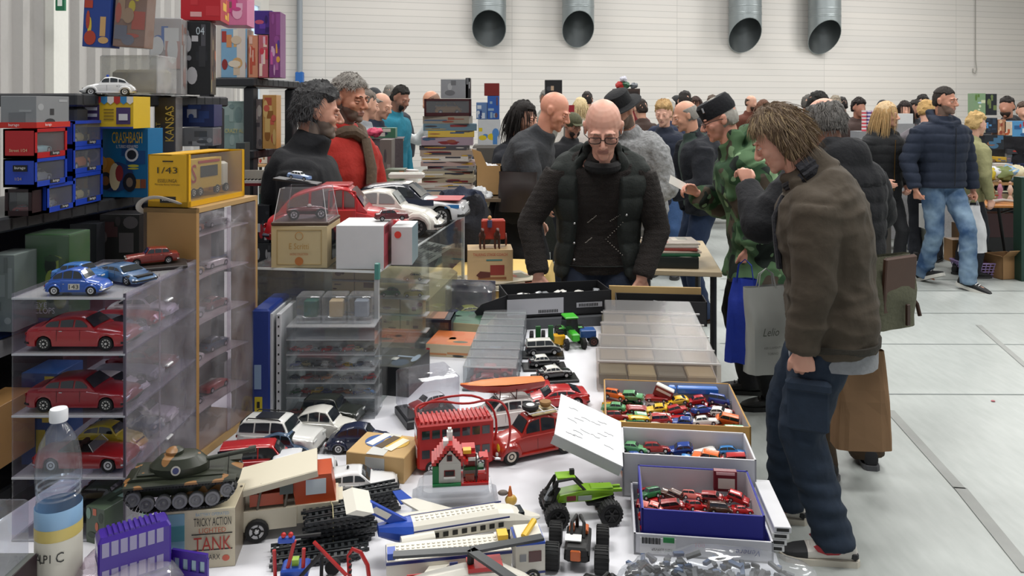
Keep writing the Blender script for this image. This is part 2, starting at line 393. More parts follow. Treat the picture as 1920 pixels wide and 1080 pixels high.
class Pose:
 """joints of a figure facing -Y, its left hand towards +X"""
 def __init__(s, lean=4, hunch=0, pitch=0, yaw=0, roll=0, wid=1.0, fat=1.0, hs=1.0):
  s.wid, s.fat=wid, fat; s.hunch=hunch
  s.tab=[]; p=Vector((0, 0, .93)); ds=.02; z=.93
  while z<1.80:
   t=min(1, max(0, (z-.95)/.28)); u=min(1, max(0, (z-1.22)/.25))
   a=R(lean)*t+R(hunch)*u
   s.tab.append((z, p.copy(), a)); p=p+Vector((0, -math.sin(a), math.cos(a)))*ds; z+=ds
  nb=s.sp((0, .012, 1.485)); s.neck=nb
  pi=R(pitch)
  s.HR=Euler((0, 0, R(yaw))).to_matrix()@Euler((pi, R(roll), 0)).to_matrix()
  hd=s.HR@Vector((0, -.02, .155)); nk=Vector((0, -.035-.09*math.sin(pi), .145+.02*math.cos(pi)))
  s.hc=nb+nk*.62+hd*.38
  s.HM=Matrix.Translation(s.hc)@s.HR.to_4x4()@Matrix.Scale(hs, 4); s.HI=s.HM.inverted()
 def sp(s, p):
  x, y, z=p
  if z<=.93: return Vector((x, y, z))
  i=min(len(s.tab)-1, max(0, int(round((z-.93)/.02)))); z0, c, a=s.tab[i]
  dz=z-z0
  return c+Vector((x, 0, 0))+Vector((0, math.cos(a), math.sin(a)))*y+Vector((0, -math.sin(a), math.cos(a)))*dz
def ik(a, b, l1, l2, hint):
 a, b=Vector(a), Vector(b); d=b-a; L=min(d.length, (l1+l2)*.995); dn=d.normalized()
 h=Vector(hint); h=(h-dn*h.dot(dn)); h.normalize()
 x=(l1*l1-l2*l2+L*L)/(2*L); y=math.sqrt(max(0, l1*l1-x*x))
 return a+dn*x+h*y, a+dn*L
def torso_rings(ps, secs, n=20, grow=0.0):
 rings=[]
 for z, hw, hd, yo in secs:
  hw=hw*ps.wid+grow; hd=hd*ps.fat+grow
  g=[]
  for k in range(n):
   t=2*math.pi*k/n; c, q=math.cos(t), math.sin(t)
   g.append(ps.sp((hw*abs(c)**.8*(1 if c>0 else-1), yo+hd*abs(q)**.85*(1 if q>0 else-1), z)))
  rings.append(g)
 return rings
BODY=[(.86, .155, .10, .01), (.93, .165, .11, .01), (1.0, .155, .105, .0), (1.08, .15, .105, .0), (1.18, .165, .112, .0), (1.28, .178, .118, .0), (1.36, .182, .11, .005), (1.42, .165, .09, .01), (1.455, .12, .07, .012), (1.48, .07, .055, .012)]
def hand(mb, w, d, n, t, curl, mat, s=1.0, thumb=30):
 """wrist point, direction of the fingers, palm side, thumb side; curl in degrees for each joint"""
 d=Vector(d).normalized(); n=Vector(n); n=(n-d*n.dot(d)).normalized(); t=d.cross(n)*(1 if d.cross(n).dot(Vector(t))>0 else-1)
 w=Vector(w)
 mb.tube([w-d*.03*s, w+d*.01*s, w+d*.045*s, w+d*.085*s], [.026*s, .029*s, .040*s, .041*s], mat, 10, True, .42, t)
 for i, (o, L) in enumerate([(.031, .070), (.0105, .079), (-.0105, .074), (-.031, .058)]):
  p=w+d*(.078-.006*abs(i-1))*s+t*o*s; pts=[p-d*.02*s, p]; a=0.0
  for q, f in enumerate((.45, .32, .23)):
   a+=R(curl[q]+3*i); dd=d*math.cos(a)+n*math.sin(a); p=p+dd*L*f*s; pts.append(p)
  mb.tube(pts, [.009*s, .0092*s, .0086*s, .0078*s, .0066*s], mat, 8, round_ends=True)
 p=w+d*.022*s+t*.024*s; a=R(thumb)
 d1=(d*math.cos(R(40))+t*math.sin(R(40))).normalized(); q1=p+d1*.035*s
 d2=(d*math.cos(R(15))+t*.25+n*math.sin(a)).normalized(); q2=q1+d2*.03*s; q3=q2+(d2+n*.3).normalized()*.022*s
 mb.tube([p-d1*.01*s, q1, q2, q3], [.014*s, .0115*s, .010*s, .008*s], mat, 8, round_ends=True)
def head_shells(mb, ps, m, det=True, fat=0.0):
 T=ps.HM
 E=lambda c, r: mb.ell(c, r, m, T, 16, 12)
 E((0, .018, .028), (.076, .095, .090)); E((0, -.028, -.012), (.066+fat, .062, .088)); E((0, -.040, -.070), (.047+fat, .047, .040))
 E((0, -.076, -.092), (.022, .018, .018))
 if det:
  mb.tube([T@Vector(v) for v in ((0, -.082, .022), (0, -.098, .0), (0, -.112, -.022))], [.008, .010, .012], m, 8, round_ends=True)
  E((0, -.109, -.026), (.0125, .012, .010)); E((.012, -.099, -.030), (.009, .010, .008)); E((-.012, -.099, -.030), (.009, .010, .008))
  for k in (-1, 1):
   E((k*.030, -.079, .027), (.024, .012, .008)); E((k*.043, -.058, -.022), (.020, .022, .022))
   mb.ell((k*.077, .012, -.002), (.008, .019, .031), m, T@Matrix.Rotation(R(-12), 4, 'X'), 12, 8)
   mb.ell((k*.082, .016, .012), (.006, .016, .014), m, T, 10, 6)
  E((0, -.087, -.0545), (.023, .010, .0055)); E((0, -.085, -.0655), (.020, .010, .006)); E((0, -.080, -.060), (.028, .012, .02))
 else:
  E((0, -.098, -.018), (.012, .016, .022))
  for k in (-1, 1): E((k*.079, .012, 0), (.009, .018, .028))
 mb.tube([T@Vector((0, .028, -.01)), T@Vector((0, .022, -.075)), ps.neck-Vector((0, 0, .05))], [.055, .055, .050], m, 14)
def face_regions(ps, stub, lips, hairless=None):
 def f(c, n):
  q=ps.HI@Vector(c)
  if abs(q.x)<.024 and q.y<-.085 and-.0705<q.z<-.0500: return 1
  if stub and q.z<-.020 and q.y<.03 and q.z>-.125 and not (abs(q.x)<.03 and q.z>-.045) and abs(q.x)>(.0 if q.z<-.045 else .035):
   if q.z<-.035-.6*max(0, -.05-q.y): return 2
  return 0
 return f
def hair_cap(ps, parent, fn, mat, name='hair', seed=0.0, rough=.004, res=(56, 40), c=(0, .016, .012), r=(.0775, .0955, .112)):
 """a dense shell round the skull: lies under the skin where fn is negative, stands off by fn where there is hair"""
 mb=MB(); nu, nv=res; rings=[]
 for j in range(nv+1):
  th=math.pi*(.015+.97*j/nv); g=[]
  for k in range(nu):
   t=2*math.pi*k/nu; d=Vector((math.sin(th)*math.cos(t), math.sin(th)*math.sin(t), math.cos(th)))
   h=fn(d)
   if h>0: h+=rough*noise.noise(Vector((math.cos(t)*9+seed, math.sin(t)*9, th*3.2)))+rough*.7*noise.noise(Vector((t*7, th*14+seed, 3)))
   q=Vector((c[0]+d.x*(r[0]+h), c[1]+d.y*(r[1]+h), c[2]+d.z*(r[2]+h)))
   g.append(ps.HM@q)
  rings.append(g)
 mb.loft(rings[::-1], mat, True, True)
 return mb.obj(name, parent)
def sstep(a, b, x):
 t=min(1, max(0, (x-a)/(b-a))); return t*t*(3-2*t)
def H_short(front=.12, thick=.010, side=.5, line=.35):
 """a man's cut: hairline across the forehead, over the ears, down to the nape"""
 def f(d):
  a=sstep(-.02, .08, d.z-(.56-.35*abs(d.x)**1.5)) if d.y<-.45 else sstep(-.05, .1, d.z-(-.62+1.12*sstep(.40, -.35, d.y)))
  return-.012+a*(.012+thick*(1 if d.z>.5 else side*.6+.4*max(0, d.z)))
 return f
def H_ring(thick=.010, crown=.55):
 """bald on top, hair round the sides and back"""
 def f(d):
  a=sstep(-.05, .1, d.z-(-.62+.9*sstep(.35, -.4, d.y)))*(1-sstep(crown, crown+.16, d.z+.15*max(0, -d.y)))*sstep(-.75, -.4, d.y)
  return-.012+a*(.012+thick)
 return f
def H_long(thick=.022, front=.45):
 def f(d):
  a=sstep(-.05, .12, d.z-front) if d.y<-.45 else sstep(-.98, -.9, d.z)*sstep(-.45, -.3, d.y+.15*d.z)
  return-.012+a*(.012+thick)
 return f
def strands(ps, parent, mat, n, seed, length=.10, spread=.02, region=None, lift=.012, rad=.0011, name='hair_strands', fall=1.0, swirl=0.0):
 rnd=random.Random(seed); mb=MB()
 for _ in range(n):
  for _t in range(30):
   d=Vector((rnd.gauss(0, 1), rnd.gauss(0, 1), rnd.gauss(.4, 1))).normalized()
   if region(d): break
  else: continue
  p=Vector((d.x*.080, .016+d.y*.098, .014+d.z*.112))*1.0
  v=(d*.25+Vector((rnd.gauss(0, .45)+swirl, -.25+rnd.gauss(0, .35), -.15))).normalized()
  pts=[ps.HM@p]; L=length*rnd.uniform(.6, 1.15)/5
  for k in range(5):
   v=(v+Vector((0, 0, -.42*fall))+Vector((rnd.gauss(0, spread*6), rnd.gauss(0, spread*6), 0))*.3).normalized()
   p=p+v*L
   e=Vector(((p.x)/.083, (p.y-.016)/.101, (p.z-.014)/.116)); l=e.length
   if l<1.06 and p.z>-.09: p=Vector((p.x*1.06/l, .016+(p.y-.016)*1.06/l, .014+(p.z-.014)*1.06/l))
   pts.append(ps.HM@p)
  mb.tube(pts, [rad, rad*1.2, rad*1.2, rad, rad*.8, rad*.3], mat, 3, False)
 return mb.obj(name, parent)
def eyes(ps, parent, closed=0.6, skin=None):
 for k in (-1, 1):
  mb=MB(); c=Vector((k*.031, -.0745, .007)); T=ps.HM@Matrix.Translation(c)
  mb.ell((0, 0, 0), (.0122, .0122, .0122), M('#d9d4cf', .2, 0, 'eye'), T, 12, 8)
  mb.ell((0, -.0085, -.002), (.0058, .0048, .0058), M('#2a1d15', .1, 0, 'iris'), T, 10, 6)
  # lids
  mb.ell((0, -.0006, .0060-.004*closed), (.0145, .0142, .0105), skin, T, 12, 8)
  mb.ell((0, .0005, -.0105), (.014, .0125, .0065), skin, T, 12, 6)
  mb.obj('eye', parent)
def brows(ps, parent, mat):
 for k in (-1, 1):
  MB().tube([ps.HM@Vector(v) for v in ((k*.012, -.0915, .026), (k*.028, -.092, .032), (k*.046, -.080, .027))], [.0035, .004, .002], mat, 6, True, .6).obj('eyebrow', parent)
def glasses(ps, parent, mat, r=.021):
 g=MB()
 for k in (-1, 1):
  sg=lambda v: (abs(v)**.55)*(1 if v>0 else-1)
  pts=[ps.HM@Vector((k*.033+r*1.18*sg(math.cos(a)), -.101+.006*abs(math.cos(a)), .004+r*.72*sg(math.sin(a)))) for a in [2*math.pi*i/20 for i in range(21)]]
  g.tube(pts, .0022, mat, 6, False)
  g.tube([ps.HM@Vector(v) for v in ((k*.053, -.095, .008), (k*.078, -.060, .010), (k*.084, .0, .006), (k*.082, .022, -.006))], .0018, mat, 6)
 g.tube([ps.HM@Vector(v) for v in ((-.009, -.099, .006), (0, -.103, .009), (.009, -.099, .006))], .0018, mat, 6)
 o=g.obj('glasses', parent)
 l=MB()
 for k in (-1, 1): l.poly([ps.HM@Vector((k*.031+r*math.cos(a), -.0985, .003+r*.74*math.sin(a))) for a in [2*math.pi*i/14 for i in range(14)]], clear('#eef2f4', .02))
 l.obj('lenses', o)
def shoe(parent, ankle, toe_dir, mats, lift=0.0, toe_pitch=0.0, size=1.0):
 """shoe round the ankle; mats: upper, sole, toe, accent"""
 up, so, toe, acc=mats; d=Vector((toe_dir[0], toe_dir[1], 0)).normalized()
 T=Matrix.Translation((ankle[0], ankle[1], ankle[2]))@Matrix(((d.y, -d.x, 0), (-d.x, -d.y, 0), (0, 0, 1))).inverted().to_4x4()@Matrix.Rotation(R(toe_pitch), 4, 'X')@Matrix.Scale(size, 4)
 mb=MB(); rings=[]
 # local: toe towards -Y, sole at z = -.085
 def ring(y, w, z0, z1, n=14):
  g=[]
  for k in range(n):
   a=2*math.pi*k/n; c, q=math.cos(a), math.sin(a)
   g.append(T@Vector((w*abs(c)**.6*(1 if c>0 else-1), y, (z0+z1)/2+(z1-z0)/2*abs(q)**.7*(1 if q>0 else-1))))
  return g
 prof=[(.075, .022, -.06, -.03), (.068, .031, -.068, .0), (.04, .034, -.068, .02), (.0, .034, -.068, .02), (-.03, .037, -.068, -.002), (-.07, .041, -.068, -.018), (-.11, .044, -.068, -.028), (-.15, .042, -.068, -.036), (-.185, .031, -.066, -.046), (-.2, .015, -.062, -.054)]
 rr=[ring(*p) for p in prof]
 mb.loft(rr[:7], up, True); mb.loft(rr[6:], toe, True)
 mb.obj('upper', parent)
 s=MB(); sr=[[T@Vector((w*x, y, z)) for x, z in ((-1, -.062), (-1.02, -.09), (1.02, -.09), (1, -.062))] for y, w in ((.083, .022), (.07, .036), (.03, .039), (-.03, .041), (-.10, .048), (-.15, .047), (-.19, .035), (-.207, .016))]
 s.loft(sr, so, True, False); s.obj('sole', parent)
 l=MB()
 for i in range(4):
  y=-.035-.02*i; z=.002-.008*i
  l.tube([T@Vector(v) for v in ((-.03, y, z-.012), (0, y-.006, z+.006), (.03, y, z-.012))], .0035, acc, 6)
 l.obj('laces', parent)
def person(label, loc, rz, ps, h=1.75, voxel=.0045, skin='#c99a83', red=.25, arms=None, legs=None, hands=(None, None), stub=None, det=True, fat=0.0, lipc='#ad7a6e', close=.6):
 """the figure's continuous body; returns (thing, joints)"""
 s=h/1.75; t=thing('person', label, 'person', loc, R(rz), None, s)
 sk=skin_mat(skin, red); J={}
 mb=MB(); mb.loft(torso_rings(ps, BODY, grow=-.032), sk); head_shells(mb, ps, sk, det, fat)
 arms=arms or (None, None)
 for k, side in enumerate((-1, 1)):            # 0 is the figure's right (x < 0), 1 its left
  sh=ps.sp((side*.180*ps.wid, .01, 1.385)); a=arms[k]
  if a is None: a=dict(w=(side*.27, -.06, .86), hint=(side*.5, .6, 0))
  el, wr=ik(sh, a['w'], .295, .26, a.get('hint', (side*.4, .7, -.3)))
  J['arm%d'%k]=(sh, el, wr)
  mb.tube([sh.lerp(el, .08), (sh+el)/2, el], [.038, .043, .037], sk, 10); mb.tube([el, el.lerp(wr, .35), wr], [.037, .036, .026], sk, 10, round_ends=True)
  d=(wr-el).normalized(); hd=a.get('d', d); n=a.get('n', (-side*1, 0, 0)); th=a.get('t', (0, -1, 0)); c=a.get('curl', (25, 30, 25))
  hand(mb, wr, hd, n, th, c, sk, 1.0, a.get('thumb', 30)); J['hand%d'%k]=wr+Vector(hd).normalized()*.07
  lg=(legs or (None, None))[k] or dict(a=(side*.10, .0, .085)); hp=Vector((side*.09, .0, .90)); an=Vector(lg['a'])
  kn, an=ik(hp, an, .43, .42, lg.get('hint', (side*.1, -1, 0)))
  J['leg%d'%k]=(hp, kn, an)
  mb.tube([hp, (hp+kn)/2, kn], [.085, .07, .052], sk, 10, round_ends=True); mb.tube([kn, kn.lerp(an, .35), an], [.05, .050, .028], sk, 10, round_ends=True)
  fd=Vector(lg.get('toe', (side*.15, -1, 0))).normalized(); J['toe%d'%k]=fd
  mb.tube([an, an+fd*.03+Vector((0, 0, -.045)), an+fd*.12+Vector((0, 0, -.062))], [.026, .017, .009], sk, 8, round_ends=True)
 me=fuse(mb, voxel, 2 if voxel<.007 else 1, 'body')
 if det:
  a, nn=arr(me); HI=np.array(ps.HI); q=a@HI[:3, :3].T+HI[:3, 3]
  push=np.zeros(len(a))
  for k in (-1, 1):
   r2=((q[:, 0]-k*.031)/.019)**2+((q[:, 1]+.080)/.022)**2+((q[:, 2]-.007)/.0115)**2
   push+=.0085*np.exp(-r2)
   r3=((q[:, 0]-k*.030)/.006)**2+((q[:, 1]+.086)/.02)**2+((q[:, 2]+.045)/.016)**2; push+=.0022*np.exp(-r3)
  r4=(q[:, 0]/.03)**2+((q[:, 1]+.092)/.02)**2+((q[:, 2]+.060)/.0022)**2; push+=.003*np.exp(-r4)
  setv(me, a-nn*push[:, None])
 st=M(stub, .7, 0, 'stubble', .15, 0, 400) if stub else sk
 for m in (sk, M(lipc, .45, 0, 'lip'), st): me.materials.append(m)
 if det:
  f=face_regions(ps, stub, True)
  for p in me.polygons:
   p.material_index=f(p.center, p.normal)
 for p in me.polygons: p.use_smooth=True
 o=bpy.data.objects.new('body', me); COL.objects.link(o); o.parent=t
 if det: eyes(ps, t, close, sk)
 return t, J
def sleeve(mb, J, k, r, m, cuff=.0, end=1.0):
 sh, el, wr=J['arm%d'%k]; w2=el.lerp(wr, end)
 mb.tube([sh.lerp(el, .04), sh.lerp(el, .4), el], [r[0]*.92, r[1], r[2]], m, 14, True)
 mb.tube([el, el.lerp(w2, .5), w2], [r[2], r[3], r[4]], m, 14, True)
 mb.ell(el, (r[2], r[2], r[2]), m)
def jacket(t, J, ps, mat, hem=.82, grow=.02, slv=(.078, .068, .058, .052, .045), voxel=.009, disp=None, collar=.035, name='jacket', end=.97, arms=(1, 1), extra=None, flare=.0, mats=None, matfn=None, neck=.075, smooth=3):
 mb=MB(); secs=[s for s in BODY if s[0]>hem+.02]
 first=(hem, secs[0][1]+flare, secs[0][2]+flare, .01)
 rs=torso_rings(ps, [(hem, first[1]*.97, first[2]*.97, .01), (hem+.02, first[1], first[2], .01)]+secs[:-1], grow=grow)
 mb.loft(rs, mat)
 nk=ps.sp((0, .012, 1.43)); n2=ps.neck+(ps.hc-ps.neck).normalized()*collar
 mb.tube([nk, n2], [neck+.035, neck], mat, 16)
 for k, side in enumerate((-1, 1)):
  if arms[k]: sleeve(mb, J, k, slv, mat, end=end)
  sh=J['arm%d'%k][0]
  mb.ell(sh+Vector((-side*.025, 0, -.004)), (slv[0]*.96, slv[0]*.96, slv[0]*.72), mat, None, 16, 12)
 if extra: extra(mb, mat)
 return garment(mb, voxel, mats or [mat], t, name, disp, matfn, smooth)
def trousers(t, J, mat, r=(.100, .088, .070, .064, .066), top=1.0, voxel=.010, disp=None, name='trousers', matfn=None, mats=None, low=.0):
 mb=MB(); mb.tube([(0, .01, top), (0, .01, .93), (0, .01, .86)], [.150, .165, .15], mat, 18, True, .68, (1, 0, 0))
 for k in (0, 1):
  hp, kn, an=J['leg%d'%k]; a2=an-Vector((0, 0, .045+low))
  mb.tube([hp, hp.lerp(kn, .5), kn], r[:3], mat, 14, round_ends=True); mb.tube([kn, kn.lerp(a2, .5), a2], r[2:5], mat, 14, True); mb.ell(kn, (r[2],)*3, mat)
 return garment(mb, voxel, mats or [mat], t, name, disp or folds(.007, (8, 8, 9), 3), matfn)
def shoes(t, J, mats, pitch=(0, 0)):
 for k in (0, 1):
  hp, kn, an=J['leg%d'%k]; s=thing_part('shoe', t)
  shoe(s, an, J['toe%d'%k], mats, toe_pitch=pitch[k])
def thing_part(name, parent):
 o=bpy.data.objects.new(name, None); COL.objects.link(o); o.parent=parent; o.empty_display_size=.02; return o
# ---------------------------------------------------------------- the people near the camera
BLK=cloth('#1b1c20')
# 1. man in the open quilted vest, leaning over the black box
ps=Pose(lean=16, hunch=38, pitch=32, yaw=-8, hs=1.12, roll=0, wid=1.12, fat=1.12)
t, J=person('bald person in glasses and dark open quilted vest looking down at the black box', (.435, 3.90, 0), 0, ps, 1.74, .0042, '#d3a590', .32,
 arms=(dict(w=(-.31, -.20, .88), hint=(-1, .6, .1), d=(.05, -.1, -1), n=(.2, 1, 0), t=(1, 0, 0), curl=(55, 70, 40)), dict(w=(.19, -.18, .86), hint=(1, .6, .1), d=(0, -.05, -1), n=(-.2, 1, 0), t=(-1, 0, 0), curl=(50, 60, 40))), close=1.1)
knit=M('#26211f', .95, 0, 'knit', .35, 0, 160, .8); vest=cloth('#262b29', .12, 90, .3)
def rib(p, n): return .0009*math.sin(p[2]*230)+.007*nz(p, (10, 10, 8), 2)+.003*nz(p, (30, 30, 30), 5)
jacket(t, J, ps, knit, hem=.86, grow=.012, slv=(.078, .072, .062, .058, .050), voxel=.007, disp=rib, name='cardigan', neck=.06, collar=.03)
def vestd(p, n):
 q=quilt(.115, .013, 1.0, .02)(p, n)
 x, y, z=p
 if n[1]<.25 and y<ps.sp((0, 0, z))[1] and z<1.5:
  op=.075+.05*sstep(1.15, .8, z)+(.02 if x>0 else .035)
  if z>1.33: op=max(.02, op-(z-1.33)*.15)
  e=sstep(op-.012, op+.012, abs(x+.015)); q=q*e-.065*(1-e)
 return q
def vcoll(mb, m):
 for k in (-1, 1):
  mb.tube([ps.sp((k*.055, -.07, 1.30)), ps.sp((k*.085, -.045, 1.40)), ps.sp((k*.095, .0, 1.47)), ps.sp((k*.06, .06, 1.51)), ps.sp((0, .075, 1.52))], [.02, .032, .034, .034, .034], m, 10, round_ends=True)
jacket(t, J, ps, vest, hem=.84, grow=.042, slv=(.080, .07, .06, .05, .04), arms=(0, 0), voxel=.008, disp=vestd, name='quilted_vest', extra=vcoll, neck=.055, collar=-.02)
for k, z in ((0, 1.17), (1, 1.05), (2, .95), (3, 1.22)):
 x=-.122 if k<3 else .10
 MB().ell(ps.sp((x*1.12, -.185, z)), (.006, .005, .006), chrome()).obj('snap_button', t)
MB().tube([ps.neck+Vector((.066*math.cos(a), .068*math.sin(a)-.010, .012*math.sin(a)-.034)) for a in [R(22.5*k) for k in range(17)]], .026, cloth('#121214'), 8, False).obj('tee_collar', t)
dm=M('#8e8880', .9)
for a, b in (((.02, 1.06), (.10, 1.16)), ((.02, 1.06), (.10, .97)), ((.10, 1.22), (.04, 1.17)), ((-.07, 1.16), (-.03, 1.2)), ((-.08, 1.04), (-.05, 1.07))):
 dia=MB()
 for i in range(9):
  f=i/8; dia.ell(ps.sp((a[0]+(b[0]-a[0])*f, -.153, a[1]+(b[1]-a[1])*f)), (.003, .006, .002), dm, None, 6, 4)
 dia.obj('stitch_line', t)
glasses(ps, t, M('#161414', .3)); brows(ps, t, M('#6d5648', .9))
trousers(t, J, cloth('#1c2638', .2), voxel=.014); shoes(t, J, (M('#222', .5), M('#333', .6), M('#222', .5), M('#111', .6)))
# 2. man in the olive jacket, back half turned to the camera
ps=Pose(lean=8, hunch=28, pitch=32, yaw=-4, hs=1.05, wid=1.10, fat=1.15)
t, J=person('person in olive brown jacket, dark cargo jeans and white red black sneakers', (1.225, 2.98, 0), -112, ps, 1.68, .0042, '#d0a08a', .3,
 arms=(dict(w=(-.22, -.10, .86), hint=(-.5, .8, 0), d=(0, -.1, -1)), dict(w=(.225, -.10, .815), hint=(.5, .8, 0), d=(-.05, .1, -1), curl=(40, 50, 30))),
 legs=(dict(a=(-.12, -.17, .085), toe=(.1, -1, 0)), dict(a=(.13, .02, .085), toe=(.22, -1, 0))))
olive=cloth('#463d32', .16, 40, .25)
def oext(mb, m):
 mb.tube([ps.sp((0, .075, 1.44)), ps.sp((0, .055, 1.53)), ], [.085, .075], m, 16)
 mb.tube([ps.sp((-.08, -.02, 1.47)), ps.sp((-.05, .07, 1.51)), ps.sp((.05, .07, 1.51)), ps.sp((.08, -.02, 1.47))], .028, m, 10, round_ends=True)
def ofold(p, n): return folds(.010, (7, 7, 8), 7)(p, n)+.006*(1-3*abs(nz(p, (5, 5, 16), 2)))
jacket(t, J, ps, olive, hem=.80, grow=.045, slv=(.098, .088, .075, .068, .056), voxel=.009, disp=ofold, extra=oext, flare=.0, neck=.07, end=1.02)
MB().loft(torso_rings(ps, [(.815, .155, .10, .01), (.83, .165, .11, .01), (.845, .165, .11, .01)], grow=.052), cloth('#312d26'), True).obj('hem_band', t)
tee=MB().loft(torso_rings(ps, [(.745, .155, .115, .01), (.80, .155, .115, .01), (.86, .15, .105, .01)], grow=.035), cloth('#8d8f93'), True).obj('shirt_hem', t)
sc=MB(); sm_=M('#2b2b30', .95, 0, 'scarf', .7, 0, 70, .6)
for i in range(5):
 o=.012*i
 sc.tube([ps.sp((math.cos(a)*(.088+.006*(i%2)), .02+math.sin(a)*.085, 1.475+o-.035*(math.sin(a)<0))) for a in [2*math.pi*k/16 for k in range(17)]], .016, sm_, 8, False)
sc.tube([ps.sp((.06, -.09, 1.46)), ps.sp((.075, -.16, 1.38)), ps.sp((.075, -.18, 1.25)), ps.sp((.07, -.18, 1.12))], [.02, .026, .03, .03], sm_, 10, True, .5, (1, 0, 0))
sc.obj('scarf', t)
den=cloth('#1d2a3b', .3, 25, .3)
def jfold(p, n):
 v=.006*(1-2.4*abs(nz(p, (9, 9, 12), 4)))+.005*nz(p, (14, 14, 22), 1)
 if p[2]<.32: v+=.0035*math.sin(p[2]*90+3*nz(p, (5, 5, 2), 2))
 return v
trousers(t, J, den, r=(.118, .106, .084, .074, .072), voxel=.009, disp=jfold, top=.98, low=-.022, name='cargo_jeans')
pk=MB(); hp, kn, an=J['leg1']
for (cx_, cz, w_, hh) in ((.0, .0, .15, .17),):
 c_=hp.lerp(kn, .72); T=Matrix.Translation(c_+Vector((.098, .0, 0)))
 pk.cbox((0, 0, 0), (.035, .15, .17), den, T, .012); pk.cbox((.006, 0, .09), (.045, .165, .05), den, T, .014)
pk.obj('cargo_pocket', t)
c_=hp+Vector((.035, .125, .0)); T=Matrix.Translation(c_)@Matrix.Rotation(R(-18), 4, 'X')@Matrix.Rotation(R(-25), 4, 'Z')
bp_=MB().cbox((0, 0, -.03), (.14, .014, .16), M('#1f2d40', .9), T, .01); bp_.obj('back_pocket', t)
for k in (0, 1):
 s=thing_part('sneaker', t); shoe(s, J['leg%d'%k][2], J['toe%d'%k], (M('#d9d4cd', .6), M('#cfc8ba', .7), M('#2c2d30', .7), M('#e8e4dd', .7)), size=1.0)
 d=J['toe%d'%k]; T=Matrix.Translation(J['leg%d'%k][2])@Matrix(((d.y, -d.x, 0), (-d.x, -d.y, 0), (0, 0, 1))).inverted().to_4x4()@Matrix.Scale(1.0, 4)
 for q in (-1, 1):       # side stripe and heel patch
  x=.0415*q; pts=[(.055, -.015), (.02, -.036), (-.02, -.040), (-.055, -.030), (-.07, -.012), (-.058, -.006), (-.035, -.020), (.0, -.024)]
  sw=MB().prism([T@Vector((x, y-.02, z)) for y, z in pts], T.to_3x3()@Vector((q*.004, 0, 0)), M('#a81f2c', .5)); sw.obj('red_stripe', s)
 MB().cbox((0, .062, -.045), (.07, .03, .04), M('#2c2d30', .7), T, .012).obj('heel_patch', s)
hc=M('#5d4a37', .75, 0, 'hair', .35, 0, 60, .5)
hair_cap(ps, t, H_long(.018, .42), hc, seed=4, rough=.012)
reg=lambda d: d.z>-.7 and (d.y>.05 or (d.z>.5 and d.y>-.55))
strands(ps, t, M('#6a543d', .6, 0, 'hair', .3, 0, 40), 2800, 5, .085, .012, reg, rad=.0008, fall=.8)
strands(ps, t, M('#9a835f', .6, 0, 'hair', .3, 0, 40), 1100, 8, .075, .016, reg, rad=.0008, fall=.6, name='light_strands')
brows(ps, t, M('#6d5440', .9))
# 3. grey haired man in the black quilted jacket behind him
ps=Pose(lean=6, hunch=10, pitch=16, wid=1.1, fat=1.2)
t, J=person('balding grey haired person in black quilted jacket with hood, seen from behind', (1.52, 3.58, 0), -158, ps, 1.71, .006, '#cf9d86', .3,
 arms=(dict(w=(-.16, -.26, 1.13), hint=(-1, .25, -.2)), dict(w=(.30, -.30, 1.33), hint=(.75, -.2, -1), d=(-.1, -.4, .9), n=(0, -.5, -1), t=(-1, 0, 0), curl=(50, 50, 30))),
 legs=(dict(a=(-.17, .0, .085), toe=(-.5, -.8, 0)), dict(a=(.14, .02, .085), toe=(.5, -.9, 0))))
def hood(mb, m):
 mb.ell(ps.sp((0, .10, 1.45)), (.14, .075, .10), m, None, 18, 12); mb.tube([ps.sp((-.11, .0, 1.46)), ps.sp((-.07, .09, 1.52)), ps.sp((.07, .09, 1.52)), ps.sp((.11, .0, 1.46))], .04, m, 10, round_ends=True)
def qd(p, n):
 return quilt(.085, .010, 3)(p, n) if abs(p[0])<.2 and p[2]<1.36 else folds(.009, (8, 8, 8), 2)(p, n)
jacket(t, J, ps, cloth('#15161b', .15), hem=.84, grow=.04, slv=(.098, .09, .084, .076, .055), voxel=.009, disp=qd, extra=hood, name='quilted_jacket')
trousers(t, J, cloth('#3a2c1c', .2), r=(.105, .095, .08, .078, .078), voxel=.012, disp=folds(.008, (8, 8, 12), 5)); shoes(t, J, (M('#1f2024', .8), M('#55565a', .7), M('#1f2024', .8), M('#111', .7)))
hair_cap(ps, t, H_ring(.013, .58), M('#65625f', .8, 0, 'hair', .4, 0, 70, .6), seed=2, rough=.010)
strands(ps, t, M('#77736f', .7, 0, 'hair', .4, 0, 40), 900, 15, .035, .02, lambda d:-.6<d.z<.6 and d.y>-.4, rad=.0012)
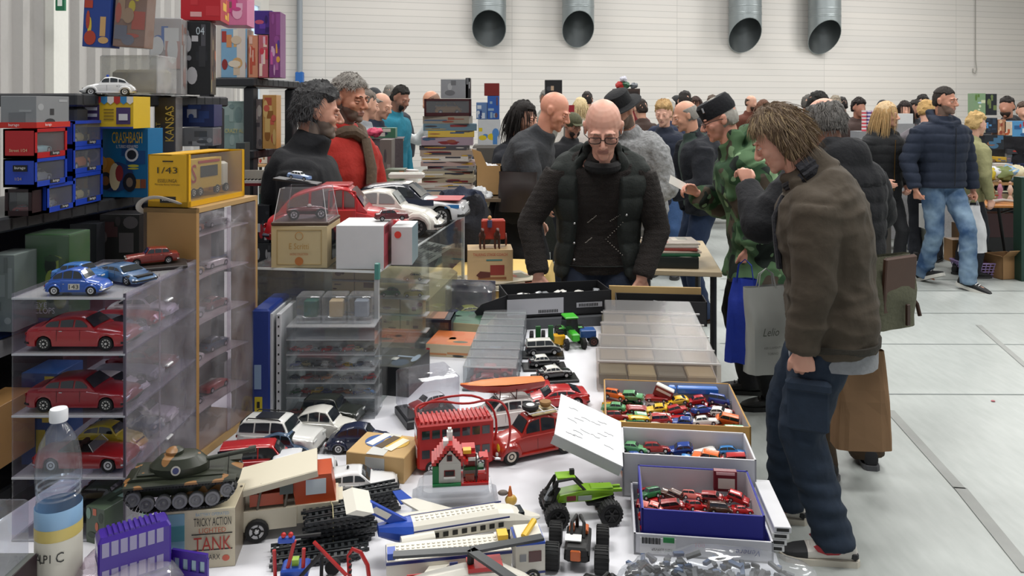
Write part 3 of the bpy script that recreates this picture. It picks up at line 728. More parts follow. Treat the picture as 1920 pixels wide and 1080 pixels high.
# 4. man in camouflage with the black cap
ps=Pose(lean=19, hunch=22, pitch=22, wid=1.12, fat=1.2)
t, J=person('person in green camouflage jacket and black side cap reading a white card', (1.42, 4.42, 0), -94, ps, 1.75, .0055, '#d19c86', .35,
 arms=(dict(w=(-.10, -.34, 1.17), hint=(-.4, .1, -1), d=(.1, -.9, .45), n=(.6, -.2, -.6), t=(.3, 0, 1), curl=(45, 45, 30)), dict(w=(.17, -.10, .90), hint=(.5, .9, 0), d=(0, -.1, -1), curl=(70, 80, 60))),
 legs=(dict(a=(-.11, -.02, .085)), dict(a=(.11, .06, .085))), close=1.0)
def camo_nodes(nt, p):
 tc=nt.nodes.new('ShaderNodeTexCoord'); prev=None
 base=lin('#4c6a48')
 for i, (c, s, th) in enumerate((('#4a4136', 5.0, .56), ('#2a4a2e', 7.0, .52), ('#14201a', 8.0, .60), ('#7d9b74', 9, .66))):
  mp=nt.nodes.new('ShaderNodeMapping'); mp.inputs['Location'].default_value=(i*7.3, i*3.1, i)
  n=nt.nodes.new('ShaderNodeTexNoise'); n.inputs['Scale'].default_value=s; n.inputs['Detail'].default_value=1.5
  gt=nt.nodes.new('ShaderNodeMath'); gt.operation='GREATER_THAN'; gt.inputs[1].default_value=th
  nt.links.new(tc.outputs['Object'], mp.inputs[0]); nt.links.new(mp.outputs[0], n.inputs['Vector']); nt.links.new(n.outputs[0], gt.inputs[0])
  mx=nt.nodes.new('ShaderNodeMix'); mx.data_type='RGBA'; nt.links.new(gt.outputs[0], mx.inputs[0])
  if prev is None: mx.inputs[6].default_value=(*base, 1)
  else: nt.links.new(prev, mx.inputs[6])
  mx.inputs[7].default_value=(*lin(c), 1); prev=mx.outputs[2]
 nt.links.new(prev, p.inputs['Base Color']); p.inputs['Roughness'].default_value=.9
CAMO=node_mat('camouflage', camo_nodes)
def chood(mb, m):
 mb.ell(ps.sp((0, .11, 1.45)), (.13, .06, .10), m, None, 16, 10); mb.tube([ps.sp((-.12, -.06, 1.42)), ps.sp((-.09, .06, 1.53)), ps.sp((.09, .06, 1.53)), ps.sp((.12, -.06, 1.42))], .036, m, 10, round_ends=True)
 for z in (1.28, .98): mb.cbox(ps.sp((.155, -.1, z)), (.05, .13, .14), m, None, .02)
jacket(t, J, ps, CAMO, hem=.70, grow=.048, slv=(.098, .09, .082, .078, .062), voxel=.009, disp=folds(.016, (7, 7, 8), 9), extra=chood, flare=.03)
trousers(t, J, cloth('#0f1013'), voxel=.014); shoes(t, J, (M('#111', .5), M('#181818', .6), M('#111', .5), M('#0a0a0a', .6)))
hair_cap(ps, t, H_short(thick=.006), M('#a8a49c', .8, 0, 'hair', .25, 0, 70), rough=.004)
ct=MB(); cm=cloth('#14151b')
rg=[]
for z, sc_, yo in ((.030, 1.0, 0), (.055, 1.03, 0), (.105, 1.0, -.01), (.125, .86, -.01)):
 rg.append([ps.HM@Vector((.082*sc_*math.cos(a), .012+yo+.104*sc_*math.sin(a), z+.012*math.sin(a))) for a in [2*math.pi*k/24 for k in range(24)]])
ct.loft(rg, cm, True); ct.obj('side_cap', t)
MB().cbox((.06, -.075, .085), (.008, .012, .03), chrome(), ps.HM, .002).obj('cap_badge', t)
glasses(ps, t, M('#1a1a1a', .4))
CARDHAND=t.matrix_basis@J['hand0']
CAMOHAND=t.matrix_basis@J['hand1']
# 5. the two men behind the glass case
ps=Pose(lean=5, hunch=8, pitch=10, yaw=8, wid=1.15, fat=1.15)
t, J=person('grey haired bearded person in black coat seen from behind over the toy cars', (-.98, 3.55, 0), 98, ps, 1.76, .0045, '#c2937c', .3, stub='#8a7a70',
 arms=(dict(w=(-.2, -.25, 1.0)), dict(w=(.2, -.28, 1.0))))
jacket(t, J, ps, cloth('#14151a', .12, 90, .2), hem=.75, grow=.04, slv=(.095, .085, .075, .068, .055), voxel=.009, disp=folds(.010, (6, 6, 7), 11), extra=lambda mb, m: mb.tube([ps.sp((0, .01, 1.44)), ps.sp((0, -.008, 1.555))], [.095, .078], m, 18), name='coat')
MB().tube([ps.sp((.10, .10, 1.50)), ps.sp((.13, .03, 1.50)), ps.sp((.14, -.08, 1.42)), ps.sp((.10, -.17, 1.28))], .012, M('#24262c', .5), 8, True, .4).obj('strap', t)
trousers(t, J, BLK, voxel=.016); shoes(t, J, (M('#111', .5), M('#181818', .6), M('#111', .5), M('#0a0a0a', .6)))
hair_cap(ps, t, H_short(thick=.022, side=.75), M('#3f3f40', .8, 0, 'hair', .5, 0, 60, .6), seed=9, rough=.016)
strands(ps, t, M('#58585a', .65, 0, 'hair', .5, 0, 40), 1500, 25, .045, .012, lambda d: (d.y>-.15 and d.z>-.6) or d.z>.62, rad=.0009, fall=.5)
brows(ps, t, M('#3c342e', .9))
ps=Pose(lean=3, hunch=6, pitch=10, yaw=0, wid=1.1)
t, J=person('tall grey haired person in red jacket and brown scarf talking', (-.95, 4.26, 0), 62, ps, 1.83, .0045, '#b98468', .3, stub='#7d6a5f',
 arms=(dict(w=(-.2, -.25, 1.0)), dict(w=(.2, -.28, 1.0))), close=.9)
jacket(t, J, ps, cloth('#a3251c', .15, 60, .3), hem=.80, grow=.03, voxel=.009, disp=folds(.009, (7, 7, 8), 12))
sm2=cloth('#5a4a3c', .3, 60)
s_=MB(); s_.tube([ps.sp((math.cos(a)*.095, .0+math.sin(a)*.095, 1.475+.02*math.cos(3*a))) for a in [2*math.pi*k/16 for k in range(17)]], .034, sm2, 10, False)
s_.tube([ps.sp((.03, -.12, 1.46)), ps.sp((.04, -.17, 1.3)), ps.sp((.03, -.18, 1.1)), ps.sp((.04, -.16, .95))], [.035, .04, .04, .045], sm2, 10, True, .4, (1, 0, 0)); s_.obj('scarf', t)
trousers(t, J, BLK, voxel=.016); shoes(t, J, (M('#111', .5), M('#181818', .6), M('#111', .5), M('#0a0a0a', .6)))
hair_cap(ps, t, H_short(thick=.016, side=.3), M('#8c8882', .8, 0, 'hair', .4, 0, 60, .5), seed=19, rough=.010)
strands(ps, t, M('#a19c95', .65, 0, 'hair', .4, 0, 40), 900, 35, .04, .012, lambda d: d.z>.45 and d.y>-.75, rad=.0014, fall=.4)
brows(ps, t, M('#4f4137', .9))
# 6. bald man in the grey sweater with a shoulder bag, a dark haired person behind him
ps=Pose(lean=18, hunch=22, pitch=28, wid=1.05, fat=1.15)
t, J=person('bald person in charcoal sweater bending over a table with shoulder bag', (.05, 5.15, 0), 72, ps, 1.80, .007, '#d39a80', .35,
 arms=(dict(w=(-.16, -.42, 1.02), hint=(-.3, .8, -.4)), dict(w=(.2, -.35, .98))))
jacket(t, J, ps, cloth('#34363a', .2, 60, .4), hem=.88, grow=.018, slv=(.078, .07, .06, .055, .045), voxel=.011, disp=folds(.009, (8, 8, 7), 21), name='sweater')
MB().tube([ps.sp((.12, -.10, 1.40)), ps.sp((0, -.15, 1.25)), ps.sp((-.14, -.13, 1.10)), ps.sp((-.19, 0, 1.0))], .014, M('#5d3f26', .7), 6, True, .3).obj('bag_strap', t)
trousers(t, J, cloth('#15161a'), voxel=.014, r=(.11, .1, .085, .08, .08)); shoes(t, J, (M('#111', .5), M('#181818', .6), M('#111', .5), M('#0a0a0a', .6)))
BAGPOS=t.matrix_basis@Vector((-.25, .03, .93))
# 7. man with a moustache and jeans
ps=Pose(lean=8, hunch=10, pitch=22, wid=1.08, fat=1.2)
t, J=person('balding person with moustache, dark open jacket, blue jeans and brown boots', (1.50, 6.12, 0), -88, ps, 1.72, .008, '#cc9b80', .3,
 arms=(dict(w=(-.20, -.25, 1.02)), dict(w=(.19, -.30, 1.02), hint=(.5, .6, -.6), curl=(50, 50, 40))))
jacket(t, J, ps, cloth('#30403a', .15), hem=.90, grow=.015, voxel=.014, name='tee_shirt', arms=(0, 0))
def opn(p, n):
 v=folds(.012, (7, 7, 7), 31)(p, n)
 if n[1]<.2 and p[1]<ps.sp((0, 0, p[2]))[1] and p[2]<1.5: e=sstep(.07, .1, abs(p[0])); v=v*e-.08*(1-e)
 return v
jacket(t, J, ps, cloth('#171a22', .15), hem=.86, grow=.045, slv=(.092, .082, .074, .068, .055), voxel=.011, disp=opn)
trousers(t, J, cloth('#1d2d49', .3, 25), voxel=.012); shoes(t, J, (M('#5b3b23', .6), M('#2d1e14', .7), M('#5b3b23', .6), M('#33241a', .7)))
hair_cap(ps, t, H_ring(.005, .35), M('#8d8983', .8, 0, 'hair', .3, 0, 70), rough=.003)
MB().tube([ps.HM@Vector(v) for v in ((-.03, -.088, -.052), (0, -.104, -.043), (.03, -.088, -.052))], [.004, .007, .004], M('#9a948c', .9), 8).obj('moustache', t)
# 8. man in the pale fluffy coat and black hat
ps=Pose(lean=8, hunch=12, pitch=30, wid=1.15, fat=1.25)
t, J=person('person in pale grey fleecy coat and black brimmed hat looking down', (.90, 5.6, 0), -52, ps, 1.77, .008, '#b98a72', .3, stub='#6d5b50', arms=(dict(w=(-.2, -.3, 1.0)), dict(w=(.23, -.25, 1.0))))
fl=M('#8e8f90', .98, 0, 'fleece', .6, 0, 40, 1.0)
jacket(t, J, ps, fl, hem=.62, grow=.045, slv=(.1, .09, .08, .075, .065), voxel=.011, disp=lambda p, n: .008*nz(p, (30, 30, 30), 1)+.01*nz(p, (8, 8, 8), 2), name='fleecy_coat')
trousers(t, J, BLK, voxel=.014); shoes(t, J, (M('#111', .5), M('#181818', .6), M('#111', .5), M('#0a0a0a', .6)))
hm=cloth('#17181b', .1); hb=MB()
hb.lathe([(.0, .150), (.055, .150), (.082, .135), (.088, .075), (.088, .055), (.145, .046), (.150, .040), (.088, .045), (.0, .046)], hm, ps.HM@Matrix.Translation((0, .012, 0))@Matrix.Scale(1.12, 4, (0, 1, 0)), 28, caps=False)
hb.obj('hat', t)
# 9. man in the navy quilted jacket walking, hand in hand with the blonde woman
ps=Pose(lean=2, hunch=2, pitch=6, yaw=22, wid=1.15, fat=1.1)
t, J=person('person in navy quilted jacket and faded jeans walking with a white carrier bag', (4.05, 7.3, 0), 10, ps, 1.84, .0065, '#b5836b', .25, stub='#7d6559',
 arms=(dict(w=(-.31, -.07, .87), hint=(-.7, .7, 0), curl=(60, 60, 50), d=(.1, -.1, -1)), dict(w=(.31, -.02, .84), hint=(.7, .7, 0), curl=(80, 80, 60), d=(0, 0, -1))),
 legs=(dict(a=(-.06, .16, .10), toe=(.2, -1, 0)), dict(a=(.09, -.22, .10), toe=(.5, -1, 0))))
jacket(t, J, ps, cloth('#1b2436', .1, 80, .15), hem=.88, grow=.035, slv=(.090, .082, .074, .068, .056), voxel=.010, disp=quilt(.085, .013, 2), name='quilted_jacket',
 extra=lambda mb, m: (mb.tube([ps.sp((-.10, -.05, 1.46)), ps.sp((-.07, .08, 1.53)), ps.sp((.07, .08, 1.53)), ps.sp((.10, -.05, 1.46))], .042, m, 10, round_ends=True), mb.tube([ps.sp((-.08, -.08, 1.45)), ps.sp((0, -.11, 1.44)), ps.sp((.08, -.08, 1.45))], .03, m, 10, round_ends=True)))
def fade_nodes(nt, p):
 tc=nt.nodes.new('ShaderNodeTexCoord'); n=nt.nodes.new('ShaderNodeTexNoise'); n.inputs['Scale'].default_value=5; n.inputs['Detail'].default_value=5
 nt.links.new(tc.outputs['Object'], n.inputs['Vector']); cr=nt.nodes.new('ShaderNodeValToRGB')
 cr.color_ramp.elements[0].position=.38; cr.color_ramp.elements[1].position=.66; cr.color_ramp.elements[0].color=(*lin('#2c4a70'), 1); cr.color_ramp.elements[1].color=(*lin('#7e96ac'), 1)
 nt.links.new(n.outputs[0], cr.inputs[0]); nt.links.new(cr.outputs[0], p.inputs['Base Color']); p.inputs['Roughness'].default_value=.9
trousers(t, J, node_mat('faded_denim', fade_nodes), r=(.100, .087, .070, .066, .069), voxel=.011, disp=folds(.010, (8, 8, 12), 8), name='jeans')
shoes(t, J, (M('#17181b', .7), M('#c9c7c0', .7), M('#17181b', .7), M('#ddd', .7)), pitch=(-22, 12))
hair_cap(ps, t, H_short(thick=.010, side=.1), M('#241c18', .8, 0, 'hair', .3, 0, 70, .5), rough=.004)
brows(ps, t, M('#1f1712', .9))
MB().tube([ps.sp((0, -.17, 1.42)), ps.sp((0, -.178, 1.2)), ps.sp((0, -.168, .9))], .004, M('#0d1119', .5), 6).obj('zip', t)
WALKHAND=t.matrix_basis@J['hand1']; WALKHAND_R=t.matrix_basis@J['hand0']
ps=Pose(lean=3, hunch=4, pitch=6, yaw=30, wid=.98, fat=1.1)
t, J=person('blonde person in black quilted coat and white shoes beside the navy jacket', (3.62, 7.56, 0), 20, ps, 1.70, .0075, '#d4a48e', .3,
 arms=(dict(w=(-.2, -.2, 1.0)), dict(w=(.26, -.05, .92), hint=(.6, .7, 0), curl=(60, 60, 50))), legs=(dict(a=(-.1, .05, .085)), dict(a=(.08, -.1, .085))))
jacket(t, J, ps, cloth('#17181b', .12), hem=.80, grow=.04, slv=(.088, .08, .072, .066, .055), voxel=.011, disp=quilt(.09, .010, 6), name='quilted_coat',
 extra=lambda mb, m: mb.tube([ps.sp((-.12, -.03, 1.44)), ps.sp((-.08, .1, 1.50)), ps.sp((.08, .1, 1.50)), ps.sp((.12, -.03, 1.44))], .045, m, 10, round_ends=True))
MB().tube([ps.sp((-.02, -.165, 1.42)), ps.sp((-.02, -.17, 1.2)), ps.sp((-.02, -.165, .9))], .004, M('#8b6a3a', .4, .8), 6).obj('zip', t)
trousers(t, J, cloth('#17181c'), r=(.09, .08, .062, .055, .052), voxel=.012); shoes(t, J, (M('#ddd8d2', .6), M('#e8e4de', .7), M('#ddd8d2', .6), M('#eee', .7)))
bl=M('#cdb087', .65, 0, 'hair', .3, 0, 50, .4)
hair_cap(ps, t, H_long(.016, .5), bl, rough=.008)
strands(ps, t, M('#c9a878', .6, 0, 'hair', .3, 0, 40), 800, 61, .26, .010, lambda d: d.y>-.25 and d.z>-.3, rad=.0022, fall=2.4)
# ---------------------------------------------------------------- the crowd further back
def crowd(label, px, top, Y, rz, h=1.72, coat='#1c1d22', hair='short', hc='#2b2320', skin='#c39880', lean=5, pitch=10, quilted=False, legs='#20232b', beard=None, det=False, hoodie=False, arms=None, seed=1, wid=1.05, yaw=0, hem=.82):
 """one person whose head top is seen at (px, top) when standing at distance Y"""
 ps=Pose(lean=lean, hunch=lean*.8, pitch=pitch, yaw=yaw, wid=wid, fat=1.12)
 tp_=ps.HM@Vector((0, .01, .118)); Z=EYE-(top-PY)/F*Y
 h=Z/tp_.z*1.75; X=(px-PX)/F*Y
 q=Euler((0, 0, R(rz))).to_matrix()@(tp_*(h/1.75))
 near=Y<9
 t, J=person(label, (X-q.x, Y-q.y, 0), rz, ps, h, .010 if near else .014, skin, .25, arms=arms, det=near)
 d=quilt(.09, .010, seed) if quilted else folds(.010, (7, 7, 7), seed)
 ex=None
 if hoodie: ex=lambda mb, m: mb.ell(ps.sp((0, .10, 1.46)), (.12, .07, .08), m)
 jacket(t, J, ps, cloth(coat, .2, 40, .3), hem=hem, grow=.035, voxel=.015 if near else .02, disp=d, extra=ex)
 trousers(t, J, cloth(legs), voxel=.02)
 for k in (0, 1): shoe(thing_part('shoe', t), J['leg%d'%k][2], J['toe%d'%k], (M('#1c1c1e', .6), M('#333', .7), M('#1c1c1e', .6), M('#111', .6)))
 hm=M(hc, .8, 0, 'hair', .35, 0, 60, .4)
 if hair=='short': hair_cap(ps, t, H_short(thick=.012), hm, seed=seed, rough=.012, res=(32, 24))
 elif hair=='ring': hair_cap(ps, t, H_ring(.008, .4), hm, seed=seed, res=(32, 24))
 elif hair=='long':
  hair_cap(ps, t, H_long(.018, .5), hm, seed=seed, rough=.010, res=(32, 24))
  strands(ps, t, hm, 320, seed, .22, .012, lambda d: d.y>-.2 and d.z>-.3, rad=.0035, fall=2.4)
 elif hair=='updo': hair_cap(ps, t, H_short(thick=.024, side=.9), hm, seed=seed, rough=.02, res=(32, 24))
 elif hair=='cap':
  MB().ell((0, .012, .04), (.090, .108, .085), hm, ps.HM).cbox((0, -.11, .045), (.11, .06, .008), hm, ps.HM, .002).obj('cap', t)
 elif hair=='beanie': hair_cap(ps, t, lambda d:-.012+.030*sstep(.1, .25, d.z+.2*d.y), hm, seed=seed, rough=.002, name='beanie', res=(28, 20))
 if beard: hair_cap(ps, t, lambda d:-.02+.030*sstep(.2, -.1, d.z)*sstep(-.1, -.5, d.y), M(beard, .9, 0, 'hair', .3, 0, 80), 'beard', seed, .003, (28, 20), (0, -.034, -.045), (.058, .050, .072))
 return t
A_FWD=(dict(w=(-.18, -.38, 1.12), hint=(-.4, .4, -.8)), dict(w=(.18, -.38, 1.12), hint=(.4, .4, -.8)))
crowd('grey haired person in light grey hooded sweatshirt turned away', 690, 172, 6.7, 120, coat='#8a8d92', hc='#6a6058', hoodie=True, seed=2)
crowd('balding person in navy jacket in front of the one with teal sleeves', 722, 176, 7.5, 70, coat='#1c2536', hair='ring', hc='#8a857e', pitch=22, lean=12, seed=3)
crowd('person in dark knitted hat behind the balding navy jacket', 703, 168, 9.2, 60, coat='#20242e', hair='beanie', hc='#2b2d31', seed=4)
crowd('grey haired head furthest back behind the navy jackets', 731, 162, 11.0, 180, coat='#30323a', hc='#77736d', seed=5)
crowd('dark haired bearded person in teal and maroon jacket', 757, 164, 8.4, 60, coat='#1f7389', hc='#17130f', skin='#8d6450', beard='#17120f', pitch=25, lean=10, seed=6, hoodie=True)
crowd('shaven headed person in white shirt reaching out one bare arm', 801, 172, 9.2, -60, coat='#d9dcdd', hair='ring', hc='#8a6d5c', skin='#c08d70', pitch=24, lean=12, seed=7, arms=(dict(w=(-.35, -.40, 1.25), hint=(-.5, .2, -.6), d=(-.3, -1, 0)), None))
crowd('grey haired dark skinned person by the black rack', 1026, 170, 10.3, 20, coat='#8c8b84', hc='#7b7873', skin='#8a5f4a', seed=8)
crowd('dark haired person in black coat behind the grey sweater', 985, 194, 5.5, 60, coat='#131620', hair='long', hc='#1a1513', lean=4, seed=9)
crowd('bearded person in olive flat cap and black jacket', 1077, 213, 7.0, 25, h=1.6, coat='#191a1e', hair='cap', hc='#4a4a32', skin='#a5765e', beard='#2b201a', pitch=20, seed=10)
crowd('pale blonde person with back turned near the far wall', 1089, 186, 10.0, 160, coat='#d4cfc8', hair='long', hc='#d2bd92', seed=11)
crowd('dark haired person behind the pale blonde one', 1101, 174, 12.0, 170, coat='#202227', hc='#221b18', seed=12)
crowd('person in dark red top beside the dark wooden cabinet', 1190, 178, 12.5, 10, coat='#6b1d22', hc='#2c1f1a', seed=13)
crowd('person in brown jacket right behind the pale fleecy coat', 1200, 188, 9.9, 200, coat='#3a2a24', hc='#2c211c', seed=14)
crowd('blonde person in glasses and navy quilted coat', 1243, 192, 7.6, -25, coat='#1b2233', hair='updo', hc='#b79565', skin='#d0a58f', quilted=True, pitch=15, seed=15, hem=.6, legs='#33507a')
crowd('white haired person in navy coat behind the blonde one', 1254, 187, 8.7, 150, coat='#1e2740', hc='#b5b1aa', seed=16, legs='#33507a')
crowd('dark haired person in cap beyond the white haired one', 1270, 182, 10.3, 150, coat='#23252b', hair='beanie', hc='#1d1d20', seed=17)
crowd('short dark haired person nearest behind the bald head', 1284, 173, 9.8, 170, coat='#24262c', hc='#1f1a17', seed=18)
crowd('dark haired person in black coat with scarf by the back wall', 1304, 183, 12.0, -20, coat='#1b1b20', hair='long', hc='#3a2721', skin='#b98970', seed=19)
crowd('short haired person in navy coat alone by the back wall', 1337, 180, 12.5, 10, coat='#1b2030', hc='#5c4e44', seed=20)
crowd('bearded person in rust brown sweater and glasses', 1410, 179, 12.5, 20, coat='#5a2f20', hair='ring', hc='#4a3a30', beard='#3c2c22', seed=21)
crowd('brown haired person in grey hooded coat with back turned', 1432, 190, 10.0, 150, coat='#85827c', hair='long', hc='#5e3c2a', hoodie=True, seed=22)
crowd('grey haired person in blue shirt half behind the glasses wearer', 1518, 180, 10.6, 120, coat='#3d4a6b', hc='#55524e', seed=23)
crowd('black haired bearded person with glasses looking down', 1541, 175, 7.6, 50, coat='#4a4038', hc='#14110f', beard='#1d1613', skin='#bf8f78', pitch=20, seed=24)
crowd('sandy grey haired person behind the glasses wearer', 1566, 181, 11.7, 160, coat='#5f5b54', hc='#8c8272', seed=25)
crowd('dark haired head low beyond the balding man', 1577, 184, 12.0, 180, coat='#2a2a2e', hc='#201b19', seed=26)
crowd('dark curly haired person near the striped wrapping rolls', 1612, 187, 10.5, 10, coat='#40302c', hair='updo', hc='#1e1614', skin='#a3745e', seed=27)
crowd('person in black hooded coat bending away', 1655, 190, 11.8, 170, coat='#141419', hair='beanie', hc='#141419', hoodie=True, lean=20, seed=28)
crowd('long dark haired person in red top facing the aisle', 1697, 192, 10.4, -15, coat='#3a2024', hair='long', hc='#231815', skin='#c79a84', seed=29)
crowd('bearded dark haired person beside the long haired one', 1719, 189, 10.9, 20, coat='#22242c', hc='#1e1a18', beard='#1d1714', skin='#a67c66', seed=30)
crowd('dark haired person standing tall over the blonde updo', 1732, 179, 12.0, 15, coat='#4a4d55', hc='#1f1a18', seed=31)
crowd('person with blonde updo in grey and teal top', 1737, 193, 8.6, 150, coat='#6f6a70', hair='updo', hc='#b3905a', skin='#d0a58f', lean=10, pitch=24, seed=32, arms=A_FWD)
crowd('dark haired person in black jacket beside the tall book stall', 1887, 183, 9.5, -50, coat='#1c1e24', hc='#1f1815', beard='#2a1e18', skin='#a97a63', hoodie=True, seed=33)
crowd('curly blonde person half hidden behind the navy jacket', 1833, 214, 7.7, 100, coat='#8c8a63', hair='updo', hc='#c0a06a', skin='#d0a58f', lean=12, seed=34)
crowd('person in white cap and red hat beyond the orange sign', 1765, 174, 12.5, 0, coat='#8d5a4c', hair='beanie', hc='#b52a2a', seed=35)
crowd('person in olive coat in front of the book stall', 1919, 193, 10.0, -30, coat='#4a4636', hc='#4a3a30', seed=36)
# ================================================================ toy cars
TYRE=M('#161617', .75); GLASSD=M('#23282d', .08, 0, 'toy_glass', 0, .6); UNDER=M('#141414', .6); HUB=M('#d2d2d4', .35, .35, 'hub')
def lerp_prof(prof, x):
 if x<=prof[0][0]: return prof[0][1]
 for (a, va), (b, vb) in zip(prof, prof[1:]):
  if x<=b: t=(x-a)/(b-a) if b>a else 0; t=t*t*(3-2*t)*.5+t*.5; return va+(vb-va)*t
 return prof[-1][1]
# lengths in units of the car's length; nose at x = +.5; heights from the ground
CARS=dict(
 sedan=dict(h=.315, w=.39, top=[(-.5, .155), (-.485, .205), (-.33, .215), (.12, .212), (.2, .20), (.44, .17), (.485, .145), (.5, .11)], cab=[(-.36, 0), (-.25, .085), (-.06, .105), (.04, .10), (.19, 0)], wx=(-.305, .30), wr=.070, clr=.045),
 boxy=dict(h=.33, w=.39, top=[(-.5, .15), (-.49, .21), (-.3, .22), (.1, .22), (.15, .215), (.47, .195), (.49, .17), (.5, .1)], cab=[(-.36, 0), (-.27, .10), (-.05, .115), (.05, .11), (.15, 0)], wx=(-.29, .30), wr=.070, clr=.05),
 hatch=dict(h=.36, w=.42, top=[(-.5, .15), (-.485, .23), (-.3, .24), (.1, .235), (.2, .22), (.45, .185), (.49, .15), (.5, .11)], cab=[(-.485, 0), (-.38, .115), (-.1, .13), (.02, .12), (.2, 0)], wx=(-.31, .31), wr=.078, clr=.05),
 suv=dict(h=.43, w=.43, top=[(-.5, .16), (-.49, .27), (.0, .28), (.18, .275), (.2, .265), (.46, .25), (.49, .22), (.5, .12)], cab=[(-.485, 0), (-.44, .135), (.0, .15), (.08, .145), (.18, 0)], wx=(-.30, .31), wr=.085, clr=.075),
 van=dict(h=.43, w=.39, top=[(-.5, .16), (-.49, .26), (.2, .265), (.33, .255), (.47, .21), (.5, .12)], cab=[(-.49, 0), (-.475, .155), (-.1, .165), (.2, .16), (.36, 0)], wx=(-.30, .31), wr=.075, clr=.06, panel=True),
 beetle=dict(h=.365, w=.37, top=[(-.5, .10), (-.47, .17), (-.38, .235), (-.2, .255), (.12, .25), (.2, .235), (.36, .20), (.44, .15), (.48, .10)], cab=[(-.40, 0), (-.27, .085), (-.06, .125), (.06, .115), (.17, 0)], wx=(-.30, .30), wr=.082, clr=.055, fend=.022, body=.86),
 five=dict(h=.44, w=.42, top=[(-.5, .12), (-.48, .20), (-.36, .255), (-.2, .27), (.14, .265), (.22, .25), (.40, .215), (.47, .16), (.5, .11)], cab=[(-.42, 0), (-.29, .115), (-.06, .165), (.07, .15), (.21, 0)], wx=(-.31, .30), wr=.085, clr=.06, fend=.012, body=.93),
 duck=dict(h=.42, w=.38, top=[(-.5, .11), (-.47, .18), (-.36, .24), (-.2, .26), (.12, .26), (.2, .25), (.38, .215), (.46, .16), (.5, .10)], cab=[(-.45, 0), (-.33, .10), (-.08, .165), (.08, .145), (.19, 0)], wx=(-.31, .32), wr=.085, clr=.06, fend=.03, body=.80),
 sport=dict(h=.265, w=.42, top=[(-.5, .13), (-.48, .19), (-.3, .185), (.05, .175), (.2, .16), (.44, .115), (.5, .07)], cab=[(-.40, 0), (-.2, .07), (-.04, .08), (.04, .075), (.22, 0)], wx=(-.30, .30), wr=.072, clr=.035),
 open=dict(h=.27, w=.38, top=[(-.5, .12), (-.48, .18), (-.3, .195), (.1, .195), (.2, .19), (.44, .16), (.49, .12), (.5, .09)], cab=None, wx=(-.29, .31), wr=.074, clr=.045),
 rally=dict(h=.34, w=.42, top=[(-.5, .15), (-.49, .215), (-.35, .225), (.08, .22), (.16, .21), (.47, .175), (.5, .12)], cab=[(-.45, 0), (-.33, .095), (-.1, .12), (.0, .115), (.16, 0)], wx=(-.29, .31), wr=.078, clr=.05),
)
def car_body(mb, S, col, L=1.0, roof=None, ns=34):
 W=S['w']/2*S.get('body', 1.0); clr=S['clr']; wr=S['wr']*1.18; xs=sorted(set([-.5+i/ns for i in range(ns+1)]+[w+k for w in S['wx'] for k in (-wr, -wr*.8, wr*.8, wr)]))
 rings=[]
 for x in xs:
  if abs(x)>.5: continue
  e=min(1, max(.0, (.5-abs(x))/.10)); pw=W*(.80+.20*math.sqrt(1-(1-e)**2)); top=lerp_prof(S['top'], x)
  b=clr+.02*max(0, 1-(.5-abs(x))/.04)
  for wx in S['wx']:
   d=wr*wr-(x-wx)**2
   if d>0: b=max(b, S['wr']+math.sqrt(d)-.004)
  b=min(b, top-.03); mid=(b+top)*.5
  half=[(pw*.96, b), (pw*1.0, b+(top-b)*.25), (pw, mid+(top-b)*.12), (pw*.965, top-.022), (pw*.86, top-.004), (pw*.5, top+.006)]
  g=[Vector((x, y, z)) for y, z in half]+[Vector((x, 0, top+.009))]+[Vector((x, -y, z)) for y, z in half[::-1]]
  rings.append([v*L for v in g])
 mb.loft(rings, col, True, True)
 # floor pan, stays inside the arches
 mb.box(-.46*L, .46*L, -W*.62*L, W*.62*L, clr*.8*L, (clr+.10)*L, UNDER)
 if S['cab']:
  cab=S['cab']; hmax=max(h for _, h in cab); rc=roof or col; rr=[]
  n=22; x0, x1=cab[0][0], cab[-1][0]
  for i in range(n+1):
   x=x0+(x1-x0)*i/n; h=lerp_prof(cab, x); base=lerp_prof(S['top'], x)-.012; f=h/hmax
   wb=W*.93; wt=W*(.93-.22*f); zt=base+.012+h
   half=[(wb, base), (wb+(wt-wb)*.55, base+(zt-base)*.55), (wt, zt-.016*f), (wt*.88, zt-.003*f), (wt*.5, zt+.002)]
   rr.append([Vector((x, y, z))*L for y, z in half]+[Vector((x, 0, zt+.003))*L]+[Vector((x, -y, z))*L for y, z in half[::-1]])
  mb.loft(rr, rc, True, True)
 return W
def cab_w(S, W, x, z):
 """half width of the cabin's side at a height above the belt"""
 hmax=max(h for _, h in S['cab']); h=lerp_prof(S['cab'], x); base=lerp_prof(S['top'], x); f=h/hmax
 k=min(1, max(0, (z-base+.012)/max(.001, h+.012))); return W*.93-W*.22*f*k*.95
